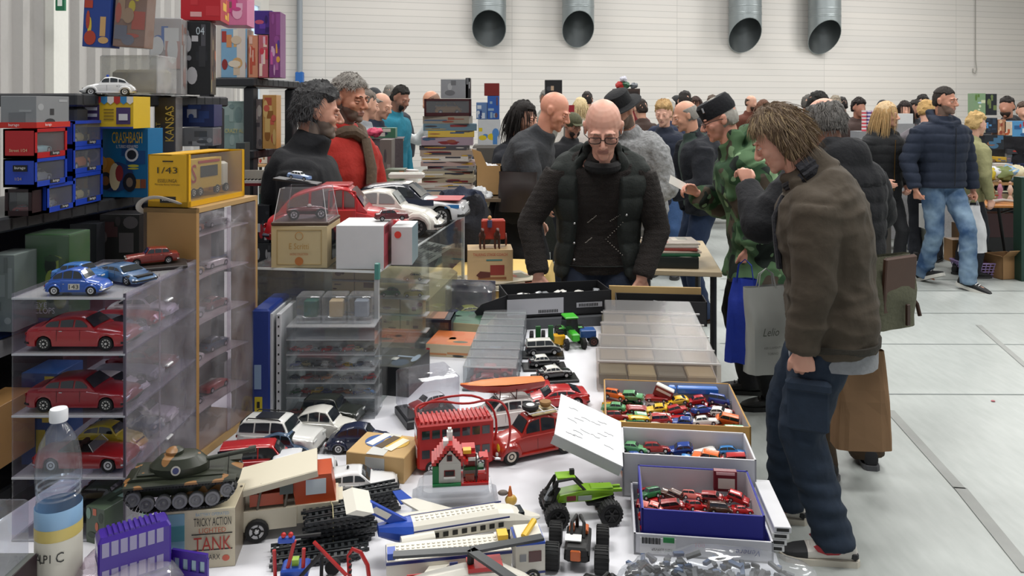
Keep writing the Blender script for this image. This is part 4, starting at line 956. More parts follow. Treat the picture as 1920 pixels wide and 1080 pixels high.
def car_glass(mb, S, W, L, mat, side=True, n=3):
 """dark panes laid on the cabin: sides in n panes, windscreen and rear window"""
 cab=S['cab']; x0, x1=cab[0][0], cab[-1][0]; e=.0035
 base=lambda x: lerp_prof(S['top'], x)
 xa=x0+(cab[1][0]-x0)*.55; xb=x1-(x1-cab[-2][0])*.45; w=(xb-xa)/n
 if side:
  for i in range(n):
   a, b=xa+w*i+.009, xa+w*(i+1)-.009
   for sgn in (-1, 1):
    lo, hi=[], []
    for k in range(5):
     x=a+(b-a)*k/4; zb=base(x)+.016; zt=base(x)+lerp_prof(cab, x)-.022
     zt=max(zt, zb+.002); lo.append(Vector((x, sgn*(cab_w(S, W, x, zb)+e), zb))*L); hi.append(Vector((x, sgn*(cab_w(S, W, x, zt)+e), zt))*L)
    for k in range(4):
     q=(lo[k], lo[k+1], hi[k+1], hi[k]); mb.quad(*(q if sgn<0 else q[::-1]), mat)
 for (a, b, s2) in ((cab[-1], cab[-2], 1), (cab[0], cab[1], -1)):
  if s2<0 and S.get('panel'): continue
  xs=[a[0]+(b[0]-a[0])*f for f in (.18, .5, .82)]
  rows=[]
  for x in xs:
   z=base(x)+lerp_prof(cab, x); ww=cab_w(S, W, x, z)*.86; rows.append([Vector((x+s2*.006, -ww, z+.006))*L, Vector((x+s2*.006, 0, z+.0095))*L, Vector((x+s2*.006, ww, z+.006))*L])
  for r1, r2 in zip(rows, rows[1:]):
   for k in (0, 1):
    q=(r1[k], r1[k+1], r2[k+1], r2[k]); mb.quad(*(q if s2>0 else q[::-1]), mat)
def wheel_mb(mb, r, w, rim=None, spokes=5, tyre=None, n=16):
 """wheel about the local Y axis, outer face towards -Y"""
 T=Matrix.Rotation(R(90), 4, 'X'); rim=rim or HUB
 mb.lathe([(r*.62, -w/2), (r*.94, -w/2), (r, -w*.3), (r, w*.3), (r*.94, w/2), (r*.66, w/2), (r*.62, w*.38)], tyre or TYRE, T, n, caps=True)
 mb.lathe([(r*.64, w*.40), (r*.60, w*.47), (r*.50, w*.40), (r*.25, w*.36), (r*.16, w*.52), (.0001, w*.54)], rim, T, n, caps=False)
 if spokes:
  for k in range(spokes):
   a=2*math.pi*k/spokes; A=T@Matrix.Rotation(a, 4, 'Z'); mb.cbox((r*.38, 0, w*.44), (r*.42, r*.10, w*.14), TYRE if spokes>6 else UNDER, A)
def car(name, label, kind, color, L, loc, rz=0.0, group=None, roof=None, glass=None, rim=None, spokes=5, chromeb=False, tyre=None, detail=True, tilt=(0, 0), extra=None, cat='toy car', panes=3, seethru=False):
 S=CARS[kind]; t=thing(name, label, cat, loc, rz, group); t.rotation_euler=(tilt[0], tilt[1], rz)
 col=paint(color) if isinstance(color, str) else color; rf=paint(roof) if isinstance(roof, str) else roof
 b=MB(); W=car_body(b, S, col, L, rf)
 if kind=='open':
  b.box(-.24*L, .12*L, -W*.72*L, W*.72*L, .19*L, .2065*L, M('#151210', .6))
  for y in (-.35, .35): b.cbox((-.06*L, y*W*L*1.1, .225*L), (.05*L, W*.5*L, .05*L), M('#3a2019', .6), None, .01*L)
 if S.get('fend'):
  f=S['fend']
  for wx in S['wx']:
   for sg in (-1, 1): b.tube([(( wx+S['wr']*1.22*math.cos(q))*L, sg*(S['w']/2-f*1.3)*L, (S['wr']*.95+S['wr']*1.12*math.sin(q))*L) for q in [R(a) for a in (-12, 15, 45, 75, 105, 135, 165, 192)]], [f*.7*L, f*1.1*L, f*1.45*L, f*1.6*L, f*1.6*L, f*1.45*L, f*1.1*L, f*.7*L], col, 10)
  b.box(-.25*L, .24*L, -S['w']*.46*L, S['w']*.46*L, S['clr']*L, (S['clr']+.02)*L, col)
 o=b.obj('body', t)
 if S['cab']:
  g=MB(); car_glass(g, S, W, L, glass or GLASSD, True, panes); g.obj('windows', t)
  if detail:
   d=MB(); xm=(S['cab'][0][0]+S['cab'][-1][0])/2+.02
   for sg in (-1, 1):      # door shut lines and handle
    y=sg*(W+.0015)*L
    for x in (xm-.11, xm+.115): d.cbox((x*L, y*.992, .155*L), (.003*L, .002*L, .11*L), UNDER)
    d.cbox(((xm-.07)*L, y, .195*L), (.03*L, .005*L, .007*L), chrome())
   d.obj('door_lines', t)
 else:
  g=MB(); x=.14*L; g.quad(Vector((x, -W*.8*L, .20*L)), Vector((x, W*.8*L, .20*L)), Vector((x-.06*L, W*.68*L, .275*L)), Vector((x-.06*L, -W*.68*L, .275*L)), clear('#dfe6ea', .1))
  for a, c2 in (((x, -W*.8*L, .20*L), (x-.06*L, -W*.68*L, .275*L)), ((x, W*.8*L, .20*L), (x-.06*L, W*.68*L, .275*L)), ((x-.06*L, -W*.68*L, .275*L), (x-.06*L, W*.68*L, .275*L))): g.cyl(a, c2, .004*L, chrome(), 6)
  g.obj('windscreen', t)
 if detail:
  ld=MB(); tl=MB(); zf=lerp_prof(S['top'], .47)-.03; zr=lerp_prof(S['top'], -.48)-.045; rnd=kind in ('beetle', 'five', 'duck', 'open')
  for sg in (-1, 1):
   if rnd: ld.ell(((.465 if S.get('fend') else .485)*L, sg*W*.86*L, zf*L), (.016*L, .026*L, .026*L), M('#e9ebe8', .1, .3, 'lamp'))
   else: ld.cbox((.487*L, sg*W*.66*L, zf*L), (.014*L, W*.42*L, .03*L), M('#e9ebe8', .1, .3, 'lamp'), None, .004*L)
   tl.cbox((-.495*L, sg*W*.68*L, zr*L), (.012*L, W*.3*L, .03*L), M('#8f1518', .2, 0, 'tail'), None, .003*L)
  ld.obj('headlamps', t); tl.obj('tail_lamps', t)
  for nm, x, sg2 in (('front_bumper', .505, 1), ('rear_bumper', -.505, -1)):
   zb=(S['clr']+.035)*L; Wb=S['w']/2*.96
   MB().tube([((x-sg2*.06)*L, -Wb*L, zb), ((x-sg2*.012)*L, -Wb*.88*L, zb), ((x+sg2*.008)*L, 0, zb), ((x-sg2*.012)*L, Wb*.88*L, zb), ((x-sg2*.06)*L, Wb*L, zb)], .013*L, chrome() if chromeb else UNDER, 8).obj(nm, t)
 for wx in S['wx']:
  for sg in (-1, 1):
   wm=MB(); wheel_mb(wm, S['wr']*L, .055*L, rim, spokes if detail else 0, tyre, 16)
   wo=wm.obj('wheel', t, (wx*L, sg*(S['w']/2-.032)*L, S['wr']*L), 0 if sg<0 else math.pi)
 if extra: extra(t, S, W, L)
 return t
def mini(kind, color, L, seed=0, roof=None):
 """a die-cast car a few centimetres long as one mesh (its parts are too small to see)"""
 key=('mini', kind, color, roof)
 if key not in _M:
  S=CARS[kind]; b=MB(); W=car_body(b, S, paint(color), 1.0, paint(roof) if roof else None, 16)
  if S['cab']: car_glass(b, S, W, 1.0, GLASSD, True, 2)
  if S.get('fend'):
   for wx in S['wx']:
    for sg in (-1, 1): b.tube([(wx+S['wr']*1.2*math.cos(q), sg*(S['w']/2-S['fend']*1.2), S['wr']*(1+1.1*math.sin(q))) for q in (0, .8, 1.57, 2.34, 3.14)], S['fend']*1.3, paint(color), 6)
  for wx in S['wx']:
   for sg in (-1, 1):
    T=Matrix.Translation((wx, sg*(S['w']/2-.03), S['wr']))@Matrix.Rotation(R(90), 4, 'X'); b.lathe([(S['wr'], -.03), (S['wr'], .03)], TYRE, T, 12); b.lathe([(S['wr']*.6, -.032), (S['wr']*.6, .032)], HUB, T, 10)
  for sg in (-1, 1): b.cbox((.488, sg*W*.66, lerp_prof(S['top'], .47)-.03), (.014, W*.4, .03), M('#e9ebe8', .1, .3, 'lamp')); b.cbox((-.497, sg*W*.68, lerp_prof(S['top'], -.48)-.045), (.01, W*.3, .03), M('#8f1518', .2, 0, 'tail'))
  _M[key]=b.mesh('toy_car')
 o=bpy.data.objects.new('toy_car', _M[key]); COL.objects.link(o); o.scale=(L, L, L); return o
CN={'#b3181c': 'red', '#7a1420': 'dark red', '#1c3f8f': 'blue', '#2f7fc4': 'light blue', '#e8b81e': 'yellow', '#e0661c': 'orange', '#e8e6e0': 'white', '#1d1e21': 'black', '#8d9094': 'silver', '#1f6b3c': 'green', '#5fa06a': 'pale green', '#c9793e': 'copper', '#4c2b1c': 'brown', '#b8a878': 'beige', '#5b2a6b': 'purple', '#e07a70': 'pink red', '#38506b': 'steel blue', '#3f4a3a': 'dark olive', '#c8b53a': 'mustard', '#a6d0d8': 'pale blue', '#96201f': 'wine'}
KN=dict(sedan='saloon', boxy='square saloon', hatch='hatchback', suv='off-roader', van='van', beetle='rounded car', five='tiny round car', duck='humped old car', sport='sports car', open='open roadster', rally='rally car')
# ================================================================ the big table and what stands on it
TZ=0.78
hall=Matrix.Rotation(-HALL, 4, 'Z')
def hv(u, v): return Vector((u*math.cos(HALL)+v*math.sin(HALL), -u*math.sin(HALL)+v*math.cos(HALL), 0))   # u across the aisle, v along it
ER=on(1463, 1075, TZ)               # a point of the table's right edge
# table frame: origin at ER
def tpt(u, v, z=0.0): p=ER+hv(u, v); return Vector((p.x, p.y, TZ+z))
white=cloth('#d9d9de', .03, 8, .15)
def tablecloth(cor, z, drop, mat, name, seed=0):
 """cloth over the corners (u, v), counter-clockwise, its sides hanging in folds"""
 mb=MB(); per=[]; n=len(cor)
 for i in range(n):
  a, b=Vector(cor[i]), Vector(cor[(i+1)%n]); d=(b-a).normalized(); o=Vector((d.y, -d.x)); k=max(4, int((b-a).length/.05))
  p=cor[i-1]; d0=(a-Vector(p)).normalized(); o0=Vector((d0.y, -d0.x))
  per+=[(a+(b-a)*q/k, (o+o0) if q==0 else o) for q in range(k)]
 rings=[]
 for j, (dz, out) in enumerate(((0, 0), (0, .004), (-.03, .008), (-drop*.4, .018), (-drop, .03))):
  g=[]
  for k, (p, o) in enumerate(per):
   a=.5+.5*math.sin(k*.9+seed)*math.sin(k*.37); q=p+o*out*(1+1.2*a*(j>1)); g.append(tpt(q.x, q.y, z+dz))
  rings.append(g)
 mb.loft(rings, mat, False, True); mb.add(rings[0], [tuple(range(len(per)))], mat)
 return mb.obj(name)
def trestle(label, u0, u1, v0, v1, top='#b9a88a', z=-.006):
 c=tpt((u0+u1)/2, (v0+v1)/2); t=thing('trestle_table', label, 'table', (c.x, c.y, 0), -HALL)
 a, b=abs(u1-u0)/2, abs(v1-v0)/2
 MB().cbox((0, 0, TZ-.018+z), (2*a, 2*b, .03), card(top), None, .005).obj('tabletop', t)
 for x in (-1, 1):
  for y in (-1, 1): MB().cyl((x*(a-.08), y*(b-.12), TZ-.03), (x*(a-.05), y*(b-.08), 0), .018, M('#3a3c3f', .4, .6), 8).obj('leg', t)
 for y in (-1, 1): MB().cyl((-a+.07, y*(b-.1), .25), (a-.07, y*(b-.1), .25), .012, M('#3a3c3f', .4, .6), 8).obj('crossbar', t)
 return t
trestle('wide folding table nearest the camera under the white cloth', -1.62, -.02, -.85, .70)
trestle('second folding table under the far half of the white cloth', -1.24, -.02, .72, 1.92)
tag(tablecloth([(-1.64, -.87), (0, -.87), (0, 1.94), (-1.26, 1.94), (-1.26, .72), (-1.64, .72)], 0, .42, white, 'tablecloth'), 'white tablecloth covering the two foreground tables', 'tablecloth')
yel=cloth('#d8b870', .08, 10, .2)
trestle('table under the yellow cloth beyond the white one', -1.22, -.74, 2.2, 2.95)
tag(tablecloth([(-1.24, 2.18), (-.72, 2.18), (-.72, 2.97), (-1.24, 2.97)], 0, .6, yel, 'tablecloth', 2), 'pale yellow tablecloth beyond the white one by the bald man', 'tablecloth')
# ---- scale cars standing on the white cloth
def put(px, py, z=0.0): return on(px, py, TZ+z)
def racing_no(txt, col='#e9e9e4'):
 def f(t, S, W, L):
  MB().cbox((.02*L, -(W+.002)*L, .15*L), (.19*L, .002*L, .10*L), M(col, .5)).obj('number_plate', t)
  text(txt, t, face_front(.02*L, -(W+.004)*L, .15*L), .155*L, .07*L, M('#16181c', .5), 'number')
 return f
def roofbars(t, S, W, L):
 for sg in (-1, 1): MB().tube([(-.38*L, sg*.14*L, .415*L), (-.36*L, sg*.14*L, .435*L), (.02*L, sg*.14*L, .435*L), (.05*L, sg*.14*L, .42*L)], .007*L, UNDER, 6).obj('roof_rail', t)
 MB().cbox((-.14*L, 0, .4325*L), (.30*L, .2*L, .004*L), M('#232528', .3)).obj('roof_panel', t)
p=put(528, 846); car('toy_suv', 'white toy off-roader with black bonnet and roof rails', 'suv', '#dcdcd8', .215, p, R(-8), roof='#dcdcd8', spokes=5, extra=roofbars)
car('toy_hatchback', 'white small round toy hatchback parked behind the blue one', 'five', '#dedcd4', .185, put(608, 818), R(-6), spokes=5)
car('toy_round_car', 'dark blue round toy car with an open door', 'beetle', '#17213f', .18, put(678, 843), R(0), rim=HUB, spokes=0, chromeb=True)
c=put(648, 800);
tag(MB().cbox((0, 0, .005), (.26, .10, .010), M('#17181b', .4), None, .002).obj('display_plinth', None, put(600, 810), R(-4)), 'flat black plastic plinth under the white round hatchback', 'plinth')
car('toy_pickup', 'grey blue toy pickup behind the red panel van', 'duck', '#4a5f78', .16, put(535, 858), R(-6), chromeb=True)
car('toy_van', 'glossy red toy panel van with white wall tyres', 'van', '#ad1a1e', .185, put(483, 889), R(8), roof='#ad1a1e', rim=M('#e4e2dc', .4), spokes=0, chromeb=True)
def livery(cols):
 def f(t, S, W, L):
  rnd=random.Random(3); m=MB()
  for i, c2 in enumerate(cols*2):
   x=-.38+.09*i;
   for sg in (-1, 1): m.cbox((x*L, sg*(W+.001)*L, (.10+.03*(i%3))*L), (.06*L, .0016*L, .035*L), M(c2, .4))
  m.obj('stickers', t)
 return f
car('toy_rally_car', 'white toy rally car with blue and red sponsor stickers', 'sedan', '#dcdde0', .19, put(555, 893), R(10), roof='#dcdde0', extra=livery(['#b3262c', '#1f3b78', '#dddddd', '#27406e']))
car('toy_taxi', 'white toy saloon with black roof box and a purple label', 'sedan', '#dcdcdc', .19, put(668, 926), R(8), extra=lambda t, S, W, L: (MB().cbox((-.1*L, 0, .335*L), (.03*L, .05*L, .035*L), M('#17181b', .4), None, .003).obj('roof_sign', t), MB().cbox((.05*L, -(W+.002)*L, .15*L), (.09*L, .002*L, .055*L), M('#5b4a86', .5)).obj('sticker', t)))
tag(MB().cbox((0, 0, .006), (.19, .085, .012), M('#1a1a1c', .4), None, .003).obj('display_plinth', None, put(578, 905), R(12)), 'black plinth behind the cream truck roof', 'plinth')
car('toy_estate', 'silver grey toy car mostly hidden behind the cream truck', 'boxy', '#b9bbbd', .20, put(440, 960), R(8))
# ---- red two-decker bus with a cable, and the humped red car with luggage
def boxed(mb, x0, x1, y0, y1, z0, z1, m, b=.004): return mb.cbox(((x0+x1)/2, (y0+y1)/2, (z0+z1)/2), (x1-x0, y1-y0, z1-z0), m, None, b)
rd=plastic('#b3201f')
t=thing('toy_bus', 'red plastic double decker bus with cable behind the brick house', 'toy bus', put(848, 890)+Vector((0, .05, 0)), R(14))
b=MB(); boxed(b, -.095, .095, -.035, .035, .008, .125, rd, .008)
for i in range(16): b.cbox((-.085+i*.0113, 0, .1265), (.005, .064, .004), rd)
b.obj('body', t)
w_=MB()
for z in (.05, .097):
 for i in range(7): w_.cbox((-.075+i*.025, -.0355, z), (.019, .0015, .020), GLASSD)
for z, mm in ((.05, M('#d9c9c4', .4)), (.097, GLASSD)): w_.cbox((-.0955, 0, z), (.0015, .05, .022), mm)
w_.obj('windows', t)
for x in (-.06, .06):
 for y in (-.034, .034): wm=MB(); wheel_mb(wm, .016, .008); wm.obj('wheel', t, (x, y, .016), 0 if y<0 else math.pi)
c0=put(848, 890)+Vector((0, .05, 0))
tag(MB().tube(bend([c0+Vector(v) for v in ((-.09, -.02, .125), (-.10, .0, .15), (-.04, .02, .155), (.03, .0, .152), (.09, -.01, .17), (.13, -.01, .16), (.145, -.02, .10), (.13, -.03, .03), (.10, .03, .02), (.11, .05, .11), (.06, .04, .165), (-.05, .05, .15), (-.09, .03, .13))]), .003, plastic('#a82423'), 8).obj('cable', None), 'red cable looped over the red bus', 'cable')
def duck_extra(t, S, W, L):
 MB().cbox((-.10*L, 0, .432*L), (.30*L, .22*L, .02*L), M('#b9a77d', .7), None, .008*L).obj('canvas_roof', t)
 rk=MB()
 for y in (-.12, .12): rk.cyl((-.26*L, y*L, .465*L), (.1*L, y*L, .465*L), .006*L, HUB, 6)
 for x in (-.24, -.08, .08): rk.cyl((x*L, -.13*L, .46*L), (x*L, .13*L, .46*L), .006*L, HUB, 6)
 rk.obj('roof_rack', t)
 sp_=MB(); T=Matrix.Translation((.02*L, 0, .49*L)); sp_.lathe([(.04*L, -.02*L), (.085*L, -.02*L), (.092*L, 0), (.085*L, .02*L), (.04*L, .02*L)], TYRE, T, 18); sp_.lathe([(.05*L, .0), (.045*L, .024*L), (.001, .026*L)], M('#ddd', .4), T, 14, caps=False); sp_.obj('spare_wheel', t)
 MB().lathe([(.05*L, 0), (.065*L, .03*L), (.06*L, .05*L), (.01*L, .055*L)], M('#8f6a3f', .8), Matrix.Translation((-.16*L, 0, .47*L)), 14).obj('basket', t)
 MB().cbox((.10*L, -(W+.006)*L, .145*L), (.10*L, .004*L, .045*L), M('#e5e3dc', .5)).obj('side_sticker', t)
 for y, c2 in ((.14, '#d8b52a'), (-.06, '#8fa08a')): MB().ell((.455*L, y*L, .19*L), (.008*L, .04*L, .04*L), M(c2, .5)).obj('round_sticker', t)
car('toy_saloon', 'faded red humped toy car with cream roof and a spare wheel on top', 'duck', '#a5281f', .245, put(998, 858)+Vector((.0, .03, 0)), R(205), chromeb=True, rim=M('#d9cfc0', .5), spokes=0, roof='#a5281f', extra=duck_extra)
def boat_extra(t, S, W, L):
 rk=MB()
 for x in (-.18, .05):
  for q in (-1, 1): rk.cyl((x*L, q*.13*L, .36*L), (x*L, q*.16*L, .50*L), .007*L, M('#4a1f1c', .5), 6)
  rk.cyl((x*L, -.14*L, .37*L), (x*L, .14*L, .37*L), .007*L, M('#4a1f1c', .5), 6)
 rk.obj('roof_rack', t)
car('toy_hatchback', 'white square toy hatchback carrying an orange boat', 'hatch', '#d6d4d0', .21, put(938, 806)+Vector((0, .04, 0)), R(198), roof='#d6d4d0', rim=M('#ddd', .4), extra=boat_extra)
bt=thing('toy_boat', 'orange toy speedboat on the roof rack of the white hatchback', 'toy boat', put(938, 806)+Vector((.01, .04, .085)), R(192))
rg=[]
for x, w2, zk, zt in ((-.115, .022, .012, .036), (-.06, .03, .004, .034), (.0, .032, .002, .032), (.06, .026, .008, .034), (.10, .012, .018, .036), (.125, .002, .033, .037)): rg.append([Vector((x, -w2, zt)), Vector((x, -w2*.8, (zk+zt)/2)), Vector((x, 0, zk)), Vector((x, w2*.8, (zk+zt)/2)), Vector((x, w2, zt))])
MB().loft(rg, plastic('#9f2a1e'), True).obj('hull', bt); MB().loft([[Vector((v.x, v.y*.97, .036 if abs(v.y)>.0001 else .040)) for v in g]+[Vector((g[2].x, 0, .034))] for g in rg], plastic('#dd7a35'), True).obj('deck', bt)
car('toy_sports_car', 'red toy sports car behind the orange boat', 'sport', '#b0191d', .20, put(1040, 757), R(190), rim=HUB)
car('toy_sports_car', 'dark red toy roadster under the tip of the orange boat', 'open', '#b0191d', .18, put(980, 745)+Vector((0, .03, 0)), R(186), rim=HUB)
# ---- card box with the round picture
def carton(name, label, loc, rz, d, col, cat='box', group=None, bev=.0015, tilt=(0, 0)):
 t=thing(name, label, cat, loc, rz, group); t.rotation_euler=(tilt[0], tilt[1], rz)
 MB().cbox((0, 0, d[2]/2), d, card(col) if isinstance(col, str) else col, None, bev).obj('carton', t); return t
t=carton('model_box', 'tan cardboard model box with blue and yellow picture beside the dark blue round car', put(715, 898)+Vector((0, .05, 0)), R(-14), (.15, .12, .062), '#c2a06c')
a=MB(); z=.0628
a.cbox((0, 0, z-.0003), (.045, .121, .0012), M('#c9c9c4', .6))
a.obj('grey_band', t)
a=MB(); a.lathe([(.036, 0), (.034, .0006)], M('#3d5d9a', .5), Matrix.Translation((-.02, .015, z)), 24); a.lathe([(.034, 0), (.033, .0008)], M('#d8b04a', .5), Matrix.Translation((.024, .015, z)), 24)
for i in range(3): a.cbox((-.03+.03*i, .012, z+.001), (.022, .07, .0012), M(['#e6e3d8', '#5b4a35', '#efe8d0'][i], .6), Matrix.Rotation(R(-18), 4, 'Z'))
a.obj('picture', t)
MB().cbox((0, -.0603, .03), (.05, .0012, .05), M('#aeb0ae', .6)).obj('emblem', t)
MB().cbox((-.013, -.0612, .026), (.009, .001, .006), M('#b3202a', .5)).obj('mark', t)
text('CORGI', t, face_front(.008, -.0612, .026), .030, .007, M('#20356f', .5))
# ---- brick house on a clear plastic tub
def studs(mb, x0, x1, y0, y1, z, m, p=.008, r=.0024, h=.0017):
 x=x0+p/2
 while x<x1:
  y=y0+p/2
  while y<y1: mb.lathe([(r, z), (r, z+h)], m, Matrix.Translation((x, y, 0)), 7, False); y+=p
  x+=p
hp0=put(848, 975); hc0=put(852, 952)
t=thing('plastic_tub', 'clear upturned plastic tub under the brick house', 'tub', hc0+Vector((0, .03, 0)), R(6)); cm=clear('#f4f6f8', .16, .08)
rg=[]
for z, w2, d2 in ((0, .098, .075), (.002, .098, .075), (.004, .090, .068), (.034, .082, .060), (.036, .075, .055), (.047, .072, .052)):
 rg.append([Vector((w2*x, d2*y, z)) for x, y in ((-.85, -1), (.85, -1), (1, -.8), (1, .8), (.85, 1), (-.85, 1), (-1, .8), (-1, -.8))])
MB().loft(rg, cm, True, False).obj('shell', t)
HZ=.048; G=plastic('#1c7440'); Wt=plastic('#c9c7bf'); Wh=plastic('#e2e1dc'); Ye=plastic('#e0a820')
t=thing('brick_house', 'small brick-built toy house with red roof on the clear tub', 'toy house', hc0+Vector((.012, .03, HZ)), R(6))
b=MB(); boxed(b, -.064, .0, -.03, .03, 0, .006, G, .0006); boxed(b, .0, .062, -.03, .03, 0, .006, rd, .0006); studs(b, .004, .06, -.028, -.012, .006, rd); b.obj('base', t)
b=MB(); boxed(b, -.05, .0, -.024, .026, .006, .05, Wt, .0006); b.prism([Vector((-.05, -.024, .05)), Vector((.0, -.024, .05)), Vector((-.025, -.024, .078))], (0, .05, 0), Wt); boxed(b, -.064, -.05, -.026, .026, .006, .045, G, .001); b.obj('walls', t)
b=MB()
for i in range(6):
 for sg in (-1, 1): x=-.025+sg*(.036-i*.006); b.cbox((x, 0, .052+i*.0065), (.010, .062, .0068), rd)
b.cbox((-.025, 0, .090), (.012, .062, .006), rd)
b.cbox((.018, .01, .06), (.032, .04, .008), rd).cbox((.018, .014, .068), (.030, .03, .008), rd); b.obj('roof', t)
b=MB().cbox((-.025, .0, .103), (.013, .013, .02), Wh).cbox((-.025, 0, .116), (.008, .008, .008), Wh).cbox((-.034, -.012, .094), (.012, .02, .012), Wh); b.obj('chimney', t)
for n_, (x, z, w2, h2) in enumerate(((-.026, .028, .024, .013), (-.026, .062, .012, .014))):
 f=MB().cbox((x, -.0245, z), (w2, .002, h2), M('#7c1b1b', .4)); fo=f.obj('window', t); MB().cbox((x, -.026, z), (w2*.8, .001, h2*.75), UNDER).obj('pane', fo)
MB().cbox((-.026, -.027, .019), (.026, .006, .003), Wh).obj('sill', t)
b=MB(); boxed(b, .006, .04, .0, .024, .006, .05, Wt, .0005); b.cbox((.022, -.001, .035), (.022, .002, .013), M('#7c1b1b', .4)).cbox((.026, -.008, .052), (.028, .012, .006), Wh).cbox((.03, .002, .028), (.045, .02, .006), G); b.obj('annexe', t)
b=MB().cbox((.05, -.02, .014), (.024, .006, .016), rd).cbox((.060, 0, .03), (.005, .05, .05), rd).cbox((.052, -.004, .055), (.02, .03, .006), rd).cbox((.02, -.02, .014), (.02, .006, .014), plastic('#8c3a28')); b.obj('porch', t)
MB().cbox((.014, -.012, .072), (.018, .018, .008), Ye).obj('yellow_brick', t)
MB().cyl((.034, -.026, .006), (.034, -.026, .07), .0014, UNDER, 6).cyl((.034, -.026, .055), (.05, -.02, .06), .001, UNDER, 5).obj('lamp_post', t)
# ================================================================ boxes and cases
_lab=set()
def art(mb, d, face, pal, n, seed, z0=0.0, m=.06):
 """printed patches on one face of a box of size d standing at z0: f front, r right side, t top, l left"""
 rnd=random.Random(seed); w, dp, h=d; W_, H_={'f': (w, h), 'r': (dp, h), 'l': (dp, h), 't': (w, dp)}[face]
 e=.0004
 for i in range(n):
  cx, cy=rnd.uniform(-.40, .40)*W_, rnd.uniform(.1, .9)*H_; a, b=W_*rnd.uniform(.06, .26), H_*rnd.uniform(.03, .2); e=.0004+.00012*i
  a=min(a, W_*.48-abs(cx)); b=min(b, cy-H_*.03, H_*.97-cy)
  if a<.002 or b<.002: continue
  k=4 if rnd.random()<.5 else 12; th=[2*math.pi*(j+(.5 if k==4 else 0))/k for j in range(k)]; q=1.41 if k==4 else 1
  pts=[]
  for t_ in th:
   u, v=cx+min(.98, q)*a*math.cos(t_)*(q if k==4 else 1), cy+b*math.sin(t_)*(q if k==4 else 1)
   pts.append({'f': (u, -dp/2-e, z0+v), 'r': (w/2+e, u, z0+v), 'l': (-w/2-e, -u, z0+v), 't': (u, v-dp/2, z0+h+e)}[face])
  mb.add(pts, [tuple(range(k))], M(rnd.choice(pal), .4))
def pbox(name, label, loc, d, col, rz=0.0, arts=(), seed=1, txt=(), cat='box', group=None, side=None, top=None, tilt=(0, 0), gloss=.35, wrap=False):
 """a printed box: arts = (face, palette, n); txt = (words, face, u, v, width, height, colour[, turn])"""
 t=thing(name, label, cat, loc, rz, group); t.rotation_euler=(tilt[0], tilt[1], rz); w, dp, h=d
 b=MB(); m=M(col, gloss, 0, 'print', .05, 0, 30); b.cbox((0, 0, h/2), d, m, None, .0008)
 if side: b.cbox((w/2+.0002, 0, h/2), (.0004, dp*.99, h*.99), M(side, gloss))
 if top: b.cbox((0, 0, h+.0002), (w*.99, dp*.99, .0004), M(top, gloss))
 for i, (f, pal, n) in enumerate(arts): art(b, d, f, pal, n, seed*7+i)
 b.obj('carton', t)
 for q in txt:
  wd, f, u, v, tw, th, c=q[:7]; T={'f': face_front(u*w, -dp/2-.003, v*h), 'r': face_right(w/2+.003, u*dp, v*h), 't': face_top(u*w, (v-.5)*dp, h+.002)}[f]
  if len(q)>7: T=T@Matrix.Rotation(R(q[7]), 4, 'Z')
  text(wd, t, T, tw, th, M(c, .4), 'lettering')
 if wrap: MB().cbox((0, 0, h/2), (w*1.03, dp*1.05, h*1.02), clear('#f4f6f8', .04, .12, haze=.04), None, .006).obj('wrapper', t)
 return t
def winbox(label, loc, d, col, rz, kind, ccol, clab, side=None, logo=None, group='window boxes on the upper shelf', seed=1, cg='toy cars in window boxes'):
 """carton with a clear window in front, one model car inside as a thing of its own"""
 w, dp, h=d; t=thing('window_box', label, 'box', loc, rz, group); m=M(col, .3, 0, 'print', .04, 0, 30); b=MB(); k=.005
 b.box(-w/2, w/2, dp/2-k, dp/2, 0, h, M('#8b8a78', .6)).box(-w/2, w/2, -dp/2, dp/2, 0, h*.10, m).box(-w/2, w/2, -dp/2, dp/2, h-k, h, m).box(-w/2, -w/2+k, -dp/2, dp/2, 0, h, m).box(w/2-k, w/2, -dp/2, dp/2, 0, h, m)
 f=h*.12; b.box(-w/2, w/2, -dp/2-.001, -dp/2+.002, 0, f*1.6, m).box(-w/2, w/2, -dp/2-.001, -dp/2+.002, h-f, h, m).box(-w/2, -w/2+f, -dp/2-.001, -dp/2+.002, 0, h, m).box(w/2-f, w/2, -dp/2-.001, -dp/2+.002, 0, h, m)
 b.obj('carton', t)
 if logo:
  MB().cbox((w*.1, -dp/2-.0018, h*.13), (w*.3, .001, h*.13), UNDER).obj('logo_plate', t); text(logo, t, face_front(w*.12, -dp/2-.0026, h*.13), w*.2, None, M('#d9d9d9', .5))
 MB().box(-w/2+f, w/2-f, -dp/2+.002, -dp/2+.003, f*1.6, h-f, clear('#f2f4f6', .06)).obj('window', t)
 L=min(w*.78, .2); o=mini(kind, ccol, L); c=Vector(loc)+Matrix.Rotation(rz, 3, 'Z')@Vector((0, .005, h*.10+.001)); o.location=c; o.rotation_euler=(0, 0, rz+(0.35 if w<.14 else .1)); tag(o, clab, 'toy car', cg)
 return t
